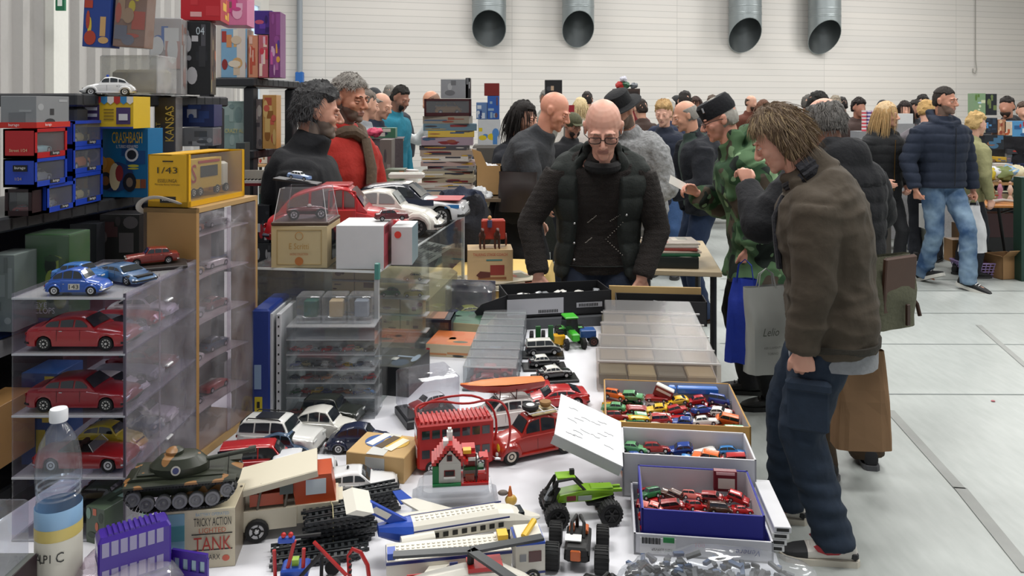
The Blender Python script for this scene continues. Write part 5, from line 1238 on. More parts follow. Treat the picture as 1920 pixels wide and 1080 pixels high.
# ---- dark plastic shelving on the left, standing along the hall
SXY=lambda Y:-1.41+.1455*(Y-2.13)
def shelfY(px): return 1.72/(.1455+(PX-px)/F)
GP=M('#2b2d31', .45, 0, 'shelf_plastic', .08, 0, 8)
def shelving(label, v0, v1, levels, deep=.42, x0=-1.41, y0=2.13, col=GP, th=.042, floor=0.0):
 a=Vector((x0, y0, 0)); mid=a+hv(-deep/2, (v0+v1)/2); t=thing('shelving_unit', label, 'shelf unit', (mid.x, mid.y, 0), -HALL); L=v1-v0
 for z in levels:
  b=MB(); b.cbox((0, 0, z-th/2), (deep, L, th), col, None, .006)
  for k in range(int(L/.06)): b.cbox((deep/2-.004+.002, -L/2+.03+k*.06, z-th/2), (.004, .008, th*.8), col)
  b.obj('shelf_board', t)
 for x in (-1, 1):
  for y in (-1, 1): MB().cbox((x*(deep/2-.035), y*(L/2-.04), (max(levels)+floor)/2-th/2), (.05, .06, max(levels)-floor-th), col, None, .01).obj('post', t)
 return t
shelving('dark plastic shelving unit behind the bottle, loaded with boxed cars', -.35, 1.24, (.10, .62, 1.037, 1.372))
shelving('upper dark shelf tier carrying the tall black box', .30, 1.24, (1.722,), floor=1.374)
shelving('second dark shelving unit with doll boxes beside the black coat', 1.62, 2.16, (.35, .92, 1.47, 1.82), deep=.30, x0=-1.48)
su=bpy.data.objects['shelving_unit']; MB().box(.208, .215, -.79, .79, .990, 1.036, M('#77777a', .5)).obj('lit_edge_strip', su); MB().box(-.20, .205, -.79, .79, 1.037, 1.041, cloth('#1d3f7c')).obj('blue_liner', su)  # grey strip puts the lit look of the board edge into colour
# stack of window boxes
BL='#1b3fae'; blue_g='blue window boxes on the upper shelf'
ZA=1.374
def stack(px0, px1, z, h, deep, **k):
 """box between two pixel columns on the shelf front, turned to the camera"""
 Y=shelfY((px0+px1)/2)-.03; w=(px1-px0)/F*Y; return ((((px0+px1)/2-PX)/F*Y, Y+deep/2, z), (w*.985, deep, h))
GX=M('#555', .5)
def wside(X, Y0, Y1, z, h, col, kd, cc, lb, cl_, dp=.088, end=()):
 """window box whose window looks to the aisle and whose end looks to the camera"""
 t=winbox(lb, (X-dp/2, (Y0+Y1)/2, z), (Y1-Y0, dp, h), col, R(90), kd, cc, cl_, logo='burago', group=blue_g)
 for wd, u, v, tw, c in end: text(wd, t, Matrix.Translation((-(Y1-Y0)/2-.003, u, v*h))@Matrix.Rotation(R(-90), 4, 'Z')@Matrix.Rotation(R(90), 4, 'X'), tw, None, M(c, .4))
 return t
lc=(-1.382, 2.19, ZA); winbox('black end window box with a red car, bottom left of the stack', lc, (.075, .05, .075), '#2c1a1c', 0, 'boxy', '#b3181c', 'small red car in the black end window box', group=blue_g)
wside(-1.335, 2.22, 2.36, ZA, .080, BL, 'sport', '#8d9094', 'blue window box, bottom row, behind the black end window', 'silver car in the bottom blue window box by the black one')
wside(-1.33, 2.155, 2.31, ZA+.081, .079, BL, 'sedan', '#8d9094', 'blue window box with logo plate on its end, middle row', 'grey car in the middle row blue window box', end=(('burago', -.005, .68, .03, '#e4e4e4'), ('1/24', 0, .3, .018, '#b8a060')))
MB().cbox((-1.37, 2.1535, ZA+.081+.053), (.04, .001, .018), UNDER).obj('logo_plate', None)
LP=[o for o in bpy.data.objects if o.name.startswith('logo_plate') and o.parent is None][0]; LP.name='black_sticker'; tag(LP, 'black logo sticker on the end of the middle blue box', 'sticker')
wside(-1.33, 2.155, 2.31, ZA+.161, .083, '#b01a20', 'open', '#a6d0d8', 'red window box with pale blue roadster, top row', 'pale blue roadster in the red window box', end=(('Street 1/24', 0, .28, .05, '#d8c9a0'),))
wside(-1.345, 2.37, 2.54, ZA, .098, BL, 'boxy', '#b8a878', 'blue window box, bottom row, touching the turquoise box', 'beige car in the bottom blue window box by the turquoise box')
wside(-1.345, 2.37, 2.54, ZA+.099, .083, BL, 'suv', '#c9793e', 'blue window box, middle row, touching the turquoise box', 'copper car in the middle row window box')
wside(-1.345, 2.37, 2.54, ZA+.183, .079, BL, 'boxy', '#b8a878', 'blue window box, top row, touching the turquoise box', 'beige car in the topmost blue window box')
t=pbox('model_box', 'grey box with red base strip at the top left of the stack', (-1.385, 2.25, ZA+.246), (.10, .16, .09), '#85888b', R(0), (('f', ['#9a9da0', '#6f7276', '#c9c05a'], 4), ('r', ['#a0a3a6', '#5f6266', '#2e2f33'], 4)), seed=6, top='#9a9c9e')
MB().cbox((0, 0, .008), (.105, .165, .016), M('#c22a1e', .4)).obj('red_base', t); text('burago', t, face_front(-.01, -.084, .008), .03, None, M('#eee', .5)); text('burago', t, face_right(.054, -.03, .008), .03, None, M('#eee', .5))
# turquoise game box
lc, d=stack(171, 281, ZA, .232, .10)
t=pbox('game_box', 'turquoise blue game box with yellow lettering and vehicle picture', lc, d, '#1b6d9e', R(-3), (('f', ['#1f4f86', '#2b7fae'], 3),), seed=7, txt=(('CRASHBASH', 'f', .14, .87, .105, .038, '#e9c22a'), ('IL TURBO RISPARMIO', 'f', .14, .74, .075, .011, '#e8e8e8'), ('7+', 'f', -.38, .9, .012, .014, '#d8d8d0')))
b=MB(); w_, dp_, h_=d; y=-dp_/2-.0012
def blob(b, x, z, a, c, col, y): b.add([(x*w_+a*w_*math.cos(q), y, z*h_+c*h_*math.sin(q)) for q in [2*math.pi*i/14 for i in range(14)]], [tuple(range(14))], M(col, .4))
for i, q in enumerate([(-.1, .3, .36, .22, '#27406f'), (-.2, .42, .14, .16, '#c9872a'), (-.32, .5, .10, .10, '#d89a3a'), (-.25, .24, .13, .13, '#16181e'), (.18, .22, .12, .14, '#16181e'), (-.25, .24, .07, .07, '#8a5a2a'), (.18, .22, .06, .07, '#7a6a5a'), (-.08, .3, .1, .2, '#d9c9a0'), (.0, .35, .07, .12, '#8f3030'), (.22, .62, .12, .10, '#d8dadc'), (.22, .62, .085, .07, '#23262c'), (.25, .46, .1, .02, '#c9c23a'), (.25, .42, .1, .012, '#c9c23a')]): blob(b, *q, y-.0002*i)
b.cbox((.3*w_, y, .2*h_), (.13*w_, .0008, .13*h_), M('#b98a3a', .5)).cbox((.42*w_, y, .2*h_), (.09*w_, .0008, .13*h_), M('#8a4a2a', .5)); b.obj('picture', t)
# striped box with the police beetle on top
lc2, d2=stack(140, 253, ZA+.234, .115, .11)
t=pbox('model_box', 'yellow and blue toy box with striped awning edge under the police car', lc2, (d2[0], .11, .105), '#d9b52c', R(-2), seed=8)
w_, dp_, h_=d2[0], .11, .105; b=MB(); y=-dp_/2-.001
for i in range(9): b.add([(-w_/2+w_*(i+q)/9, y, z) for q, z in ((0, h_), (0, h_-.018), (.5, h_-.026), (1, h_-.018), (1, h_))], [(0, 1, 2, 3, 4)], M(['#b7352c', '#3b86b8', '#e5e0d6'][i%3], .5))
b.cbox((-.25*w_, y, .42*h_), (.34*w_, .001, .66*h_), M('#4b3a66', .5)).cbox((.33*w_, y, .4*h_), (.24*w_, .001, .52*h_), M('#4b3a66', .5)).cbox((0, y, .03*h_), (w_, .001, .06*h_), M('#28409a', .5))
for i in range(3): b.cbox((-.22*w_, y-.001, (.22+.2*i)*h_), (.2*w_, .001, .1*h_), M('#dcdcdc', .4))
b.cbox((.33*w_, y-.001, .36*h_), (.15*w_, .001, .2*h_), M('#dcdcdc', .4))
for i in range(4): b.cbox((.08*w_, y, (.3+.1*i)*h_), (.17*w_, .0008, .02*h_), M('#5c4d2a', .5))
b.obj('picture', t)
c=Vector(lc2)+Vector((0, -.03, .108));
def police(t, S, W, L):
 MB().lathe([(.022*L, 0), (.026*L, .01*L), (.024*L, .04*L), (.002, .045*L)], M('#2a4fb0', .2), Matrix.Translation((.02*L, 0, .378*L)), 12).obj('beacon', t)
 MB().cbox((-.02*L, -(W+.004)*L, .16*L), (.06*L, .002*L, .06*L), M('#6f7b9c', .4)).obj('door_badge', t)
car('toy_round_car', 'white round toy police car with blue roof light on the striped box', 'beetle', '#dcdcdc', .165, c, R(202), extra=police, chromeb=True, spokes=0, roof='#dcdcdc')
# clear case behind the beetle, boxes above
lc, d=stack(150, 268, 1.724, .135, .14); lc=Vector(lc)+Vector((0, .12, 0)); t=thing('clear_case', 'clear plastic case of beige things behind the white police car', 'case', lc, R(-3))
MB().cbox((0, 0, d[2]/2), d, clear('#eeeee9', .30, .1, haze=.15), None, .004).obj('case_shell', t); MB().cbox((0, .02, d[2]*.35), (d[0]*.9, d[1]*.5, d[2]*.6), card('#8a8370'), None, .01).obj('beige_lining', t)
zc=1.724+.137
def shelfbox(label, px0, px1, pyt, pyb, deep, col, rz, arts, seed, txt=(), Y=None, name='toy_box', **k):
 """box seen between two pixel columns and rows at the shelf's depth"""
 Y=Y or shelfY((px0+px1)/2); w=(px1-px0)/F*Y; h=(pyb-pyt)/F*Y; p=at((px0+px1)/2, pyb, Y)
 return pbox(name, label, (p.x, p.y+deep/2, p.z), (w*.97, deep, h), col, R(rz), arts, seed, txt, **k)
YM=2.62
shelfbox('dark blue toy box with red and yellow picture, topmost of the stack', 153, 208, -20, 88, .06, '#23408c', -6, (('f', ['#b0402c', '#d8b83a', '#3d2a3a', '#c9a06a'], 7),), 11, Y=YM, tilt=(0, R(3)))
shelfbox('faded brown and yellow toy box leaning by the dark blue one', 210, 272, -20, 88, .06, '#8d6a58', -2, (('f', ['#a8876a', '#b5503c', '#c9b23a', '#6a6a78', '#b9a890'], 10),), 12, Y=YM, tilt=(0, R(4)), wrap=True)
shelfbox('white box in a crumpled clear bag on the top shelf', 276, 334, 34, 177, .10, '#b9b3b0', 12, (('f', ['#c9c6c4', '#c2a39c', '#d9d9d6', '#6c86b8'], 9), ('r', ['#b58a7c', '#d0c9c4'], 6)), 13, Y=2.85, wrap=True)
shelfbox('tall black toy box with orange foot on the top shelf', 338, 384, 40, 177, .16, '#17181b', 14, (('f', ['#2b2c30', '#4a4a50', '#8a8a90', '#202228', '#b8b8bc'], 9), ('r', ['#6a6248', '#2b2a26', '#a5603a', '#857a5a'], 9)), 14, Y=2.98, side='#3d382c', txt=(('04', 'f', .1, .87, .03, .03, '#b9c4cc'),))
shelfbox('bright red box lying on the tall black one', 332, 405, -10, 38, .18, '#b5202a', 10, (('f', ['#d8a0a0', '#c03038'], 3), ('r', ['#d8662c', '#e0b030'], 4)), 15, Y=3.0)
shelfbox('pink doll box at the top beside the red one', 409, 460, -20, 47, .14, '#d07aa0', 6, (('f', ['#e5b0c8', '#c24f86', '#e8dcc8', '#8a5a5a', '#d8448a'], 9),), 16, Y=3.35)
# second unit
Y2=3.78; ZT=1.822
def sbox2(label, px0, px1, pyt, zb, deep, col, arts, seed, rz=4, **k):
 w=(px1-px0)/F*Y2; zt=EYE-(pyt-PY)/F*Y2; p=at((px0+px1)/2, 0, Y2)
 return pbox('toy_box', label, (p.x, p.y+deep/2, zb), (w*.97, deep, zt-zb), col, R(rz), arts, seed, **k)
sbox2('pale blue box with red shoe and figure picture on the second shelving', 413, 462, 54, ZT, .12, '#7ba6c4', (('f', ['#a33a34', '#c9b8a0', '#c98a5a', '#d9cdb8', '#8a3030'], 9),), 17, side='#c9b9a0', top='#d8d4c8')
sbox2('white topped box standing behind the pale blue one', 405, 460, 47, ZT, .10, '#cfc8c0', (('f', ['#d8d4c8', '#c9a06a'], 4),), 27, rz=2)
sbox2('narrow orange and pink doll box beside the pale blue box', 464, 482, 66, ZT, .12, '#c98a6c', (('f', ['#d8b0a0', '#b5503c', '#e0cfc0'], 7),), 18)
sbox2('red and cream doll box below the purple one', 483, 501, 66, ZT, .12, '#b5606a', (('f', ['#e0c8b8', '#c03a4a', '#3a2a2a', '#d8b0c0'], 8),), 19)
p=at(492, 0, Y2); pbox('toy_box', 'dark purple toy box lying on top of the doll boxes', (p.x, p.y+.06, 1.68+(200-64)/F*Y2), (.085, .12, .115), '#3f2a7c', R(4), (('f', ['#5a3a9a', '#b5506a', '#2a1c5a'], 5),), 20)
sbox2('tall magenta and purple doll box at the end of the shelf', 503, 524, 22, ZT, .12, '#7a3f78', (('f', ['#c25a9a', '#4a3a86', '#d8a04a', '#8a4a8a', '#c9a0c0', '#a8609a'], 12),), 21)
sbox2('clear fronted pale green box in the second shelving', 414, 462, 190, 1.474, .10, '#8fa8a0', (('f', ['#a8bcb4', '#c9a86a', '#b05a5a', '#7a9490'], 8),), 22, txt=(('CRAZY AL', 'f', 0, .38, .09, .02, '#c9c07a'),), wrap=True)
sbox2('doll box with dark dress beside the orange doll box', 463, 490, 186, 1.474, .10, '#7c6c68', (('f', ['#3a2a30', '#b8a49c', '#8a4a50', '#c9bcb0', '#2a2024'], 10),), 23, wrap=True)
sbox2('orange and gold doll box nearest the shelf post', 491, 517, 178, 1.474, .10, '#b88a4e', (('f', ['#c9a86a', '#a8503a', '#e0c896', '#8a5a2a', '#c05a4a'], 11),), 24)
# under the top shelf
shelfbox('dark brown tall box with gold vertical lettering', 284, 322, 182, 286, .12, '#2a1a18', 12, (), 25, Y=2.86, side='#8a8480', txt=(('KANSAS', 'f', .22, .52, .13, .030, '#d0b04a', 90), ('FORT', 'f', -.32, .4, .06, .016, '#b8a040', 90)), wrap=True)
shelfbox('dark blue box with stripes under the top shelf', 338, 398, 196, 238, .12, '#1f2d5e', 6, (('f', ['#b0b4c0', '#8a2a3a', '#27407c'], 5),), 26, Y=3.05)
shelfbox('small grey clear boxes under the dark blue box', 336, 396, 240, 274, .12, '#6e7074', 6, (('f', ['#8a8c90', '#3a3c40', '#a8aaac'], 6),), 28, Y=3.0, wrap=True)
shelfbox('tall narrow boxed toys behind the yellow truck box', 440, 457, 268, 372, .10, '#4a5050', 6, (('f', ['#8a3030', '#b8b0a8', '#2a3a3a', '#6a8a7a'], 10),), 29, Y=3.6)
# below the upper shelf
shelfbox('green and clear toy box with white lettering', 46, 134, 440, 596, .10, '#2f5a2c', -3, (('f', ['#3c5a26', '#7a8c30', '#2a4a2a', '#16241a', '#8fa040'], 9),), 31, Y=2.22, txt=(('EYE', 'f', -.12, .16, .035, .013, '#d4dcd8'), ('CLOPS', 'f', -.04, .09, .06, .017, '#d4dcd8')), wrap=True)
shelfbox('silver clear topped box beside the green one', -20, 30, 478, 622, .10, '#6f7a76', -3, (('f', ['#8a9490', '#a0a8a4', '#54605c'], 7),), 32, Y=2.13, wrap=True)
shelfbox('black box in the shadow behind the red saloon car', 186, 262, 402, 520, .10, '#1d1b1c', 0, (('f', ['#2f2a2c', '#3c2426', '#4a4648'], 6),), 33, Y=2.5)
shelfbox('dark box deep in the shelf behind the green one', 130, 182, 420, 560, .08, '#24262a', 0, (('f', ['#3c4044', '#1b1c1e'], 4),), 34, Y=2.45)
shelfbox('blue box with yellow and white swirls on the low shelf', 40, 112, 700, 872, .12, '#1f4f86', -3, (('f', ['#d8c13a', '#c9ccd0', '#2a66a0', '#e0e0dc', '#c9b82a'], 9),), 35, Y=2.2)
shelfbox('dark red box with white panel on the low shelf', 116, 238, 560, 760, .10, '#6a1a22', 0, (('f', ['#8f1f28', '#b9b4b0', '#4a1016', '#a3202a'], 7),), 36, Y=2.42)
shelfbox('brown cardboard box at the frame edge on the low shelf', -60, 4, 762, 880, .14, '#9a7448', -3, (), 37, Y=2.05)
shelfbox('dark red patterned box on the low shelf under the other', 118, 238, 764, 905, .10, '#571820', 0, (('f', ['#7a1f2a', '#3a1014', '#8a3a3a'], 6),), 38, Y=2.42)
# ---- wooden cabinet with sliding clear doors, and the yellow truck box on it
wood=M('#a07a48', .55, 0, 'wood', .12, 0, 14); woodl=M('#b08e5c', .55, 0, 'wood', .10, 0, 10)
CA=Vector((-.80, 1.96, 0)); cabL=.29; cW=.15
t=thing('display_cabinet', 'wooden display cabinet with clear doors and wavy shelves on the table', 'cabinet', (CA.x, CA.y, TZ+.001), -HALL-R(2.5)); ch=.64
b=MB(); b.box(-cW, 0, 0, .012, 0, ch, wood); b.obj('end_panel', t); MB().box(-.075, .0, cabL, cabL+.014, 0, ch, woodl).obj('end_panel', t)
MB().box(-cW, 0, 0, cabL, ch-.012, ch, woodl).obj('top_panel', t); MB().box(-cW, .006, 0, cabL, 0, .018, woodl).obj('base_panel', t); MB().box(-cW, -cW+.01, 0, cabL, 0, ch, M('#6d5f58', .7)).obj('back_panel', t)
for i in range(5):
 z=.10+.115*i; b=MB(); n=14
 ed=[Vector((-.02-.02*math.sin(math.pi*k/n)*(1 if i%2 else .4), .014+(cabL-.016)*k/n, z)) for k in range(n+1)]; b.prism([Vector((-cW+.012, .014, z)), Vector((-cW+.012, cabL-.002, z))]+ed[::-1], (0, 0, .004), M('#c9c2bb', .35)); b.obj('shelf', t)
for k in (0, 1): MB().box(-.002+k*.003, -.0005+k*.003, .01+k*.13, .16+k*.13, .018, ch-.014, clear('#efeaf0', .10, .05, haze=.07)).obj('sliding_door', t)
MB().box(-.012, -.008, .012, .016, .0, ch, HUB).obj('door_rail', t)
MB().tube(bend([(-.15, .03, ch-.02), (-.165, -.005, ch-.005), (-.15, -.01, ch+.02), (-.11, -.005, ch+.03), (-.07, .0, ch+.02), (-.045, .02, ch+.004)]), .007, M('#c8c2b8', .6), 8, True, .35).obj('carry_strap', t)
cabm=t.matrix_basis
def incab(u, v, z): return cabm@Vector((u, v, z))
rnd=random.Random(5)
cabset=[('sport', '#8d9094'), ('open', '#b3181c'), ('sedan', '#e8e6e0'), ('boxy', '#38506b'), ('suv', '#8d9094'), ('sedan', '#7a1420'), ('hatch', '#b8a878'), ('open', '#e8e6e0'), ('boxy', '#c9793e'), ('sedan', '#8d9094')]
place=['on the lowest shelf', 'on the second shelf up', 'on the third shelf up', 'on the fourth shelf up', 'on the highest shelf']
for i in range(5):
 for k in (0, 1):
  kd, c_=cabset[(2*i+k)%10]; o=mini(kd, c_, .10); o.location=incab(-.08, .075+.13*k, .105+.115*i if i else .019+.086+0); o.location=incab(-.08, .075+.13*k, .1045+.115*i)
  o.rotation_euler=(0, 0, -HALL+R(75+8*k)); tag(o, '%s toy %s %s of the wooden cabinet, %s'%(CN[c_], KN[kd], place[i], 'nearer end' if k==0 else 'farther end'), 'toy car', 'cars in the wooden cabinet')
c=CA+hv(-.075, .15)
t=thing('truck_box', 'yellow toy truck window box on top of the wooden cabinet', 'box', (c.x-.005, c.y+.0, TZ+ch+.002), -HALL-R(3)); yw=M('#d9a514', .35, 0, 'print', .04, 0, 30); w_, dp_, h_=.115, .27, .135
b=MB(); b.box(-w_/2, w_/2, -dp_/2, -dp_/2+.004, 0, h_, yw).box(-w_/2, w_/2, dp_/2-.004, dp_/2, 0, h_, yw).box(-w_/2, w_/2, -dp_/2, dp_/2, 0, .014, yw).box(-w_/2, -w_/2+.003, -dp_/2, dp_/2, 0, h_, yw).box(-w_/2, w_*.1, -dp_/2, dp_/2, h_-.003, h_, yw).box(w_/2-.004, w_/2, -dp_/2, -dp_/2+.012, 0, h_, yw).box(w_/2-.004, w_/2, dp_/2-.012, dp_/2, 0, h_, yw); b.obj('carton', t)
MB().box(w_/2-.002, w_/2-.001, -dp_/2+.012, dp_/2-.012, .014, h_-.002, clear('#f2f2f2', .07)).obj('window', t)
for wd, v, tw, th, cc in (('1/43', .70, .058, .016, '#33301f'), ('ESSELUNGA', .50, .055, .009, '#2a2412'), ('Mercedes Actros Semitrailer', .43, .072, .005, '#3a3018'), ('burago', .14, .030, .009, '#e8e8e8')): text(wd, t, face_front(0, -dp_/2-.002, v*h_), tw, th, M(cc, .5))
MB().cbox((0, -dp_/2-.0006, .14*h_), (.045, .001, .016), UNDER).cbox((0, -dp_/2-.0006, .87*h_), (.03, .001, .003), UNDER).obj('logo_plate', t)
tk=thing('toy_truck', 'yellow toy lorry with red S inside the yellow truck box', 'toy truck', Vector((c.x-.005, c.y, TZ+ch+.02)), -HALL-R(3)); MB().box(-.02, .03, -.10, .06, .02, .10, M('#d0a93a', .4)).obj('trailer', tk); MB().cbox((.005, .085, .05), (.045, .03, .07), M('#d9d4c8', .4), None, .006).obj('cab', tk)
text('S', tk, face_right(.031, -.07, .062), .022, .05, M('#a8281e', .5)); MB().box(.0305, .0315, -.04, .04, .05, .08, M('#23201c', .5)).box(.0305, .0315, -.05, .05, .088, .095, M('#a8281e', .5)).obj('panel_art', tk)
for y in (-.07, -.04, .04, .085):
 wm=MB(); wheel_mb(wm, .012, .008); wm.obj('wheel', tk, (.028, y, .012), R(90))
# ---- clear stepped case with the red cars, beside the bottle
t=thing('acrylic_case', 'clear acrylic case with red cars on its shelves by the bottle', 'case', (-.80, 1.60, TZ+.001), 0)
ac=clear('#ece8f2', .055, .04); W0=.235; D0=.36; hh=.512; steps=[.0, .128, .256, .384, .500]
vv=Vector((0, D0));
MB().box(-.003, 0, 0, D0, 0, hh, clear('#e9e4ee', .12, .05, haze=.05)).obj('side_pane', t)
MB().box(-.004, .0005, -.001, .003, 0, hh, M('#4a4452', .3)).obj('corner_edge', t); MB().box(-W0, -W0+.003, 0, D0, 0, hh, ac).obj('side_pane', t); MB().box(-W0, 0, D0-.003, D0, 0, hh, ac).obj('back_pane', t)
for z in steps: MB().box(-W0, 0, 0, D0, z, z+.004, clear('#dfe0e6', .26, .05)).obj('shelf', t)
for z in steps: MB().box(-W0, 0, -.0012, 0, z, z+.004, M('#b8b9c0', .2)).obj('shelf_edge', t)
MB().cyl((-.02, .20, 0), (-.02, .20, hh), .002, M('#b8b2b2', .3), 6).obj('hinge_rod', t)
for z in (.13, .3, .45): MB().cbox((.002, .20, z), (.008, .03, .006), HUB, None, .002).obj('clip', t)
def incase(x, y, i, e=.0045): return Vector((-.80+x, 1.60+y, TZ+.001+steps[i]+e))
car('toy_coupe', 'red toy coupe with dark windows on the case shelf below the blue cars', 'sedan', '#a3181f', .215, incase(-.113, .055, 3), 0, rim=M('#d5d2cc', .4), spokes=9)
car('toy_coupe', 'dark red toy coupe one shelf below the brighter red one', 'sedan', '#8f1420', .215, incase(-.113, .055, 2), 0, rim=M('#d5d2cc', .4), spokes=9)
car('toy_roadster', 'red open toy roadster on the lowest case shelf behind the bottle', 'open', '#9c1a1e', .20, incase(-.108, .055, 1), 0, rim=HUB, spokes=0, chromeb=True)
car('toy_race_car', 'blue toy car numbered 143 on top of the clear case', 'five', '#1c4fa8', .125, Vector((-.915, 1.635, TZ+.001+.505)), 0, extra=racing_no('143', '#c9c4b8'), chromeb=True, rim=HUB, spokes=0)
car('toy_race_car', 'steel blue toy rally car beside the one numbered 143', 'sport', '#3d5f86', .15, Vector((-.875, 1.75, TZ+.506)), R(-28), spokes=6)
car('toy_race_car', 'lighter blue toy saloon behind the one numbered 143', 'boxy', '#2a66a8', .13, Vector((-.965, 1.74, TZ+.506)), R(-10), spokes=6)
tag(MB().cbox((0, 0, .004), (.15, .10, .008), M('#2b2422', .5), None, .002).obj('display_plinth', None, Vector((-.88, 1.90, TZ+.506)), R(25)), 'dark plinth under the brown red saloon on the clear case', 'plinth')
car('toy_saloon', 'brown red square toy saloon at the back of the case top', 'boxy', '#7a2418', .12, Vector((-.885, 1.90, TZ+.515)), R(212), chromeb=True, roof='#7a2418')
ex=[('sport', '#8d9094', 3), ('open', '#b3181c', 3), ('sedan', '#e8e6e0', 3), ('sport', '#e8e6e0', 2), ('open', '#8d9094', 2), ('sedan', '#7a1420', 2), ('beetle', '#c8b53a', 1), ('boxy', '#38506b', 1), ('sedan', '#e8e6e0', 1), ('boxy', '#3f4a3a', 0), ('sport', '#1c3f8f', 0), ('open', '#1d1e21', 0)]
lv=['the case floor', 'the lowest raised shelf', 'the middle shelf', 'the upper shelf']
for q, (kd, c_, i) in enumerate(ex):
 o=mini(kd, c_, .155); o.location=incase(-.10, .135+.075*(q%3), i, .005); o.rotation_euler=(0, 0, R(-6+4*(q%3))); tag(o, '%s toy %s on %s of the clear case, %s row'%(CN[c_], KN[kd], lv[i], ['second', 'third', 'rearmost'][q%3]), 'toy car', 'cars in the clear case')
# ---- bottle, boxed figures, bag at the near left corner
def on_t(px, py, z=0.0): return on(px, py, TZ+z)
bp0=Vector(((110-PX)/F*1.40, 1.40, TZ)); t=thing('water_bottle', 'large clear plastic water bottle with white cap and yellow label', 'bottle', bp0, 0, None, (.9, .9, 1.12))
s_=.043; MB().lathe([(.001, .002), (.036, .0), (.041, .006), (.042, .05), (.040, .17), (.036, .178), (.041, .19), (.0425, .21), (.041, .235), (.034, .262), (.022, .282), (.0135, .292), (.0135, .300)], clear('#eef4fa', .06, .03, haze=.05), None, 28, caps=False).obj('bottle_body', t)
b=MB()
for z in (.178, .186, .196): b.lathe([(.037, z-.002), (.0405, z), (.037, z+.002)], clear('#e8eef6', .15, .02), None, 28, caps=False)
b.obj('moulded_rings', t)
MB().lathe([(.0165, .296), (.017, .298), (.017, .313), (.0155, .316), (.001, .3165)], M('#dfe1e4', .4), None, 24).obj('cap', t)
b=MB(); b.lathe([(.0425, .035), (.0428, .036), (.0428, .13), (.0425, .131)], M('#d6d3c4', .5), None, 28, caps=False); b.lathe([(.0427, .131), (.0430, .132), (.0430, .162), (.0425, .163)], M('#8db4d6', .4), None, 28, caps=False); b.lathe([(.0431, .116), (.0432, .117), (.0432, .135)], M('#d3c070', .5), None, 28, caps=False)
b.obj('label', t)
for k, ch_ in enumerate('ALPI C'):
 if ch_==' ': continue
 a=R(-112+k*11); T=Matrix.Translation((.0436*math.cos(a), .0436*math.sin(a), .092))@Matrix.Rotation(a+R(90), 4, 'Z')@Matrix.Rotation(R(90), 4, 'X'); text(ch_, t, T, None, .013 if k not in (0, 5) else .016, M('#22221f', .5), 'lettering')
p=Vector((-.985, 1.28, TZ)); t=pbox('picture_box', 'dark picture box with clear lid at the near left corner', p, (.30, .16, .115), '#2a1c22', R(0), (('f', ['#16121a', '#5a4a3a', '#8a9478', '#3a2a2e'], 6), ('t', ['#a83a2c', '#c9785a', '#d8d0c8'], 5)), 41, top='#70736f')
MB().cbox((0, -.0805, .107), (.30, .001, .016), M('#8f9cb0', .4)).obj('blue_rim', t)
t=thing('clear_case', 'clear case with orange cartoon figures on the dark picture box', 'case', p+Vector((0, 0, .117))); MB().cbox((0, 0, .05), (.285, .14, .10), clear('#eef0f4', .10, .04, haze=.06), None, .004).obj('case_shell', t)
for i, (x, c1, c2) in enumerate(((.06, '#c95a2a', '#d8a890'), (.105, '#b8934a', '#8a6a3a'), (.01, '#3a4a6a', '#d8a890'))):
 f=thing('toy_figure', ['small orange plastic figure in the clear case', 'small tan plastic figure lying in the clear case', 'small blue and pink plastic figure in the clear case'][i], 'figure', p+Vector((x, -.03, .120)), R(20*i)); MB().ell((0, 0, .022), (.014, .011, .020), plastic(c1)).ell((.01, -.004, .012), (.014, .006, .006), plastic(c1)).obj('body', f); MB().ell((0, 0, .05), (.011, .011, .011), plastic(c2)).obj('head', f)
for i, (px, py, d, col, lb, ar) in enumerate([(205, 1012, (.05, .12, .075), '#4a5a48', 'small cartoon printed box behind the purple bus', ['#c9b04a', '#7a9a8a', '#2a3a2a', '#c96a4a']), (180, 985, (.09, .07, .035), '#1a1b20', 'black flat box beside the bottle', ['#2a2b30', '#b0b0b0']), (200, 965, (.12, .07, .05), '#3c3630', 'dark olive box under the lowest shelf of the case', ['#5a5038', '#8a7a4a'])]):
 q=on_t(px, py); pbox('small_box', lb, (q.x, q.y+.04, TZ), d, col, R(-20+15*i), (('f', ar, 6), ('t', ar, 5), ('r', ar, 5)), 50+i)
def crumple(name, label, c, r, mat, seed=1, cat='bag', n=(26, 16), amp=.35, zmin=None, parent=None):
 mb=MB(); mb.ell((0, 0, 0), r, mat, None, n[0], n[1]); k=1/max(r)
 mb.v=[tuple(Vector(v)*(1+amp*noise.noise(Vector(v)*k*2.2+Vector((seed, 0, 0)))+amp*.45*noise.noise(Vector(v)*k*6+Vector((0, seed, 0))))) for v in mb.v]
 if zmin is not None: mb.v=[(v[0], v[1], max(v[2], zmin)) for v in mb.v]
 o=mb.obj(name, parent, c)
 return tag(o, label, cat) if label else o
crumple('plastic_bag', 'crumpled clear plastic bag with pink print at the near left', Vector((-.72, 1.40, TZ+.04)), (.10, .07, .045), clear('#f4ecf2', .18, .05, haze=.15), 3, zmin=-.038)
tag(MB().cbox((0, 0, 0), (.07, .04, .02), M('#c9688c', .5), None, .006).obj('pink_packet', None, Vector((-.74, 1.39, TZ+.012)), R(20)), 'pink packet inside the crumpled clear bag', 'packet')
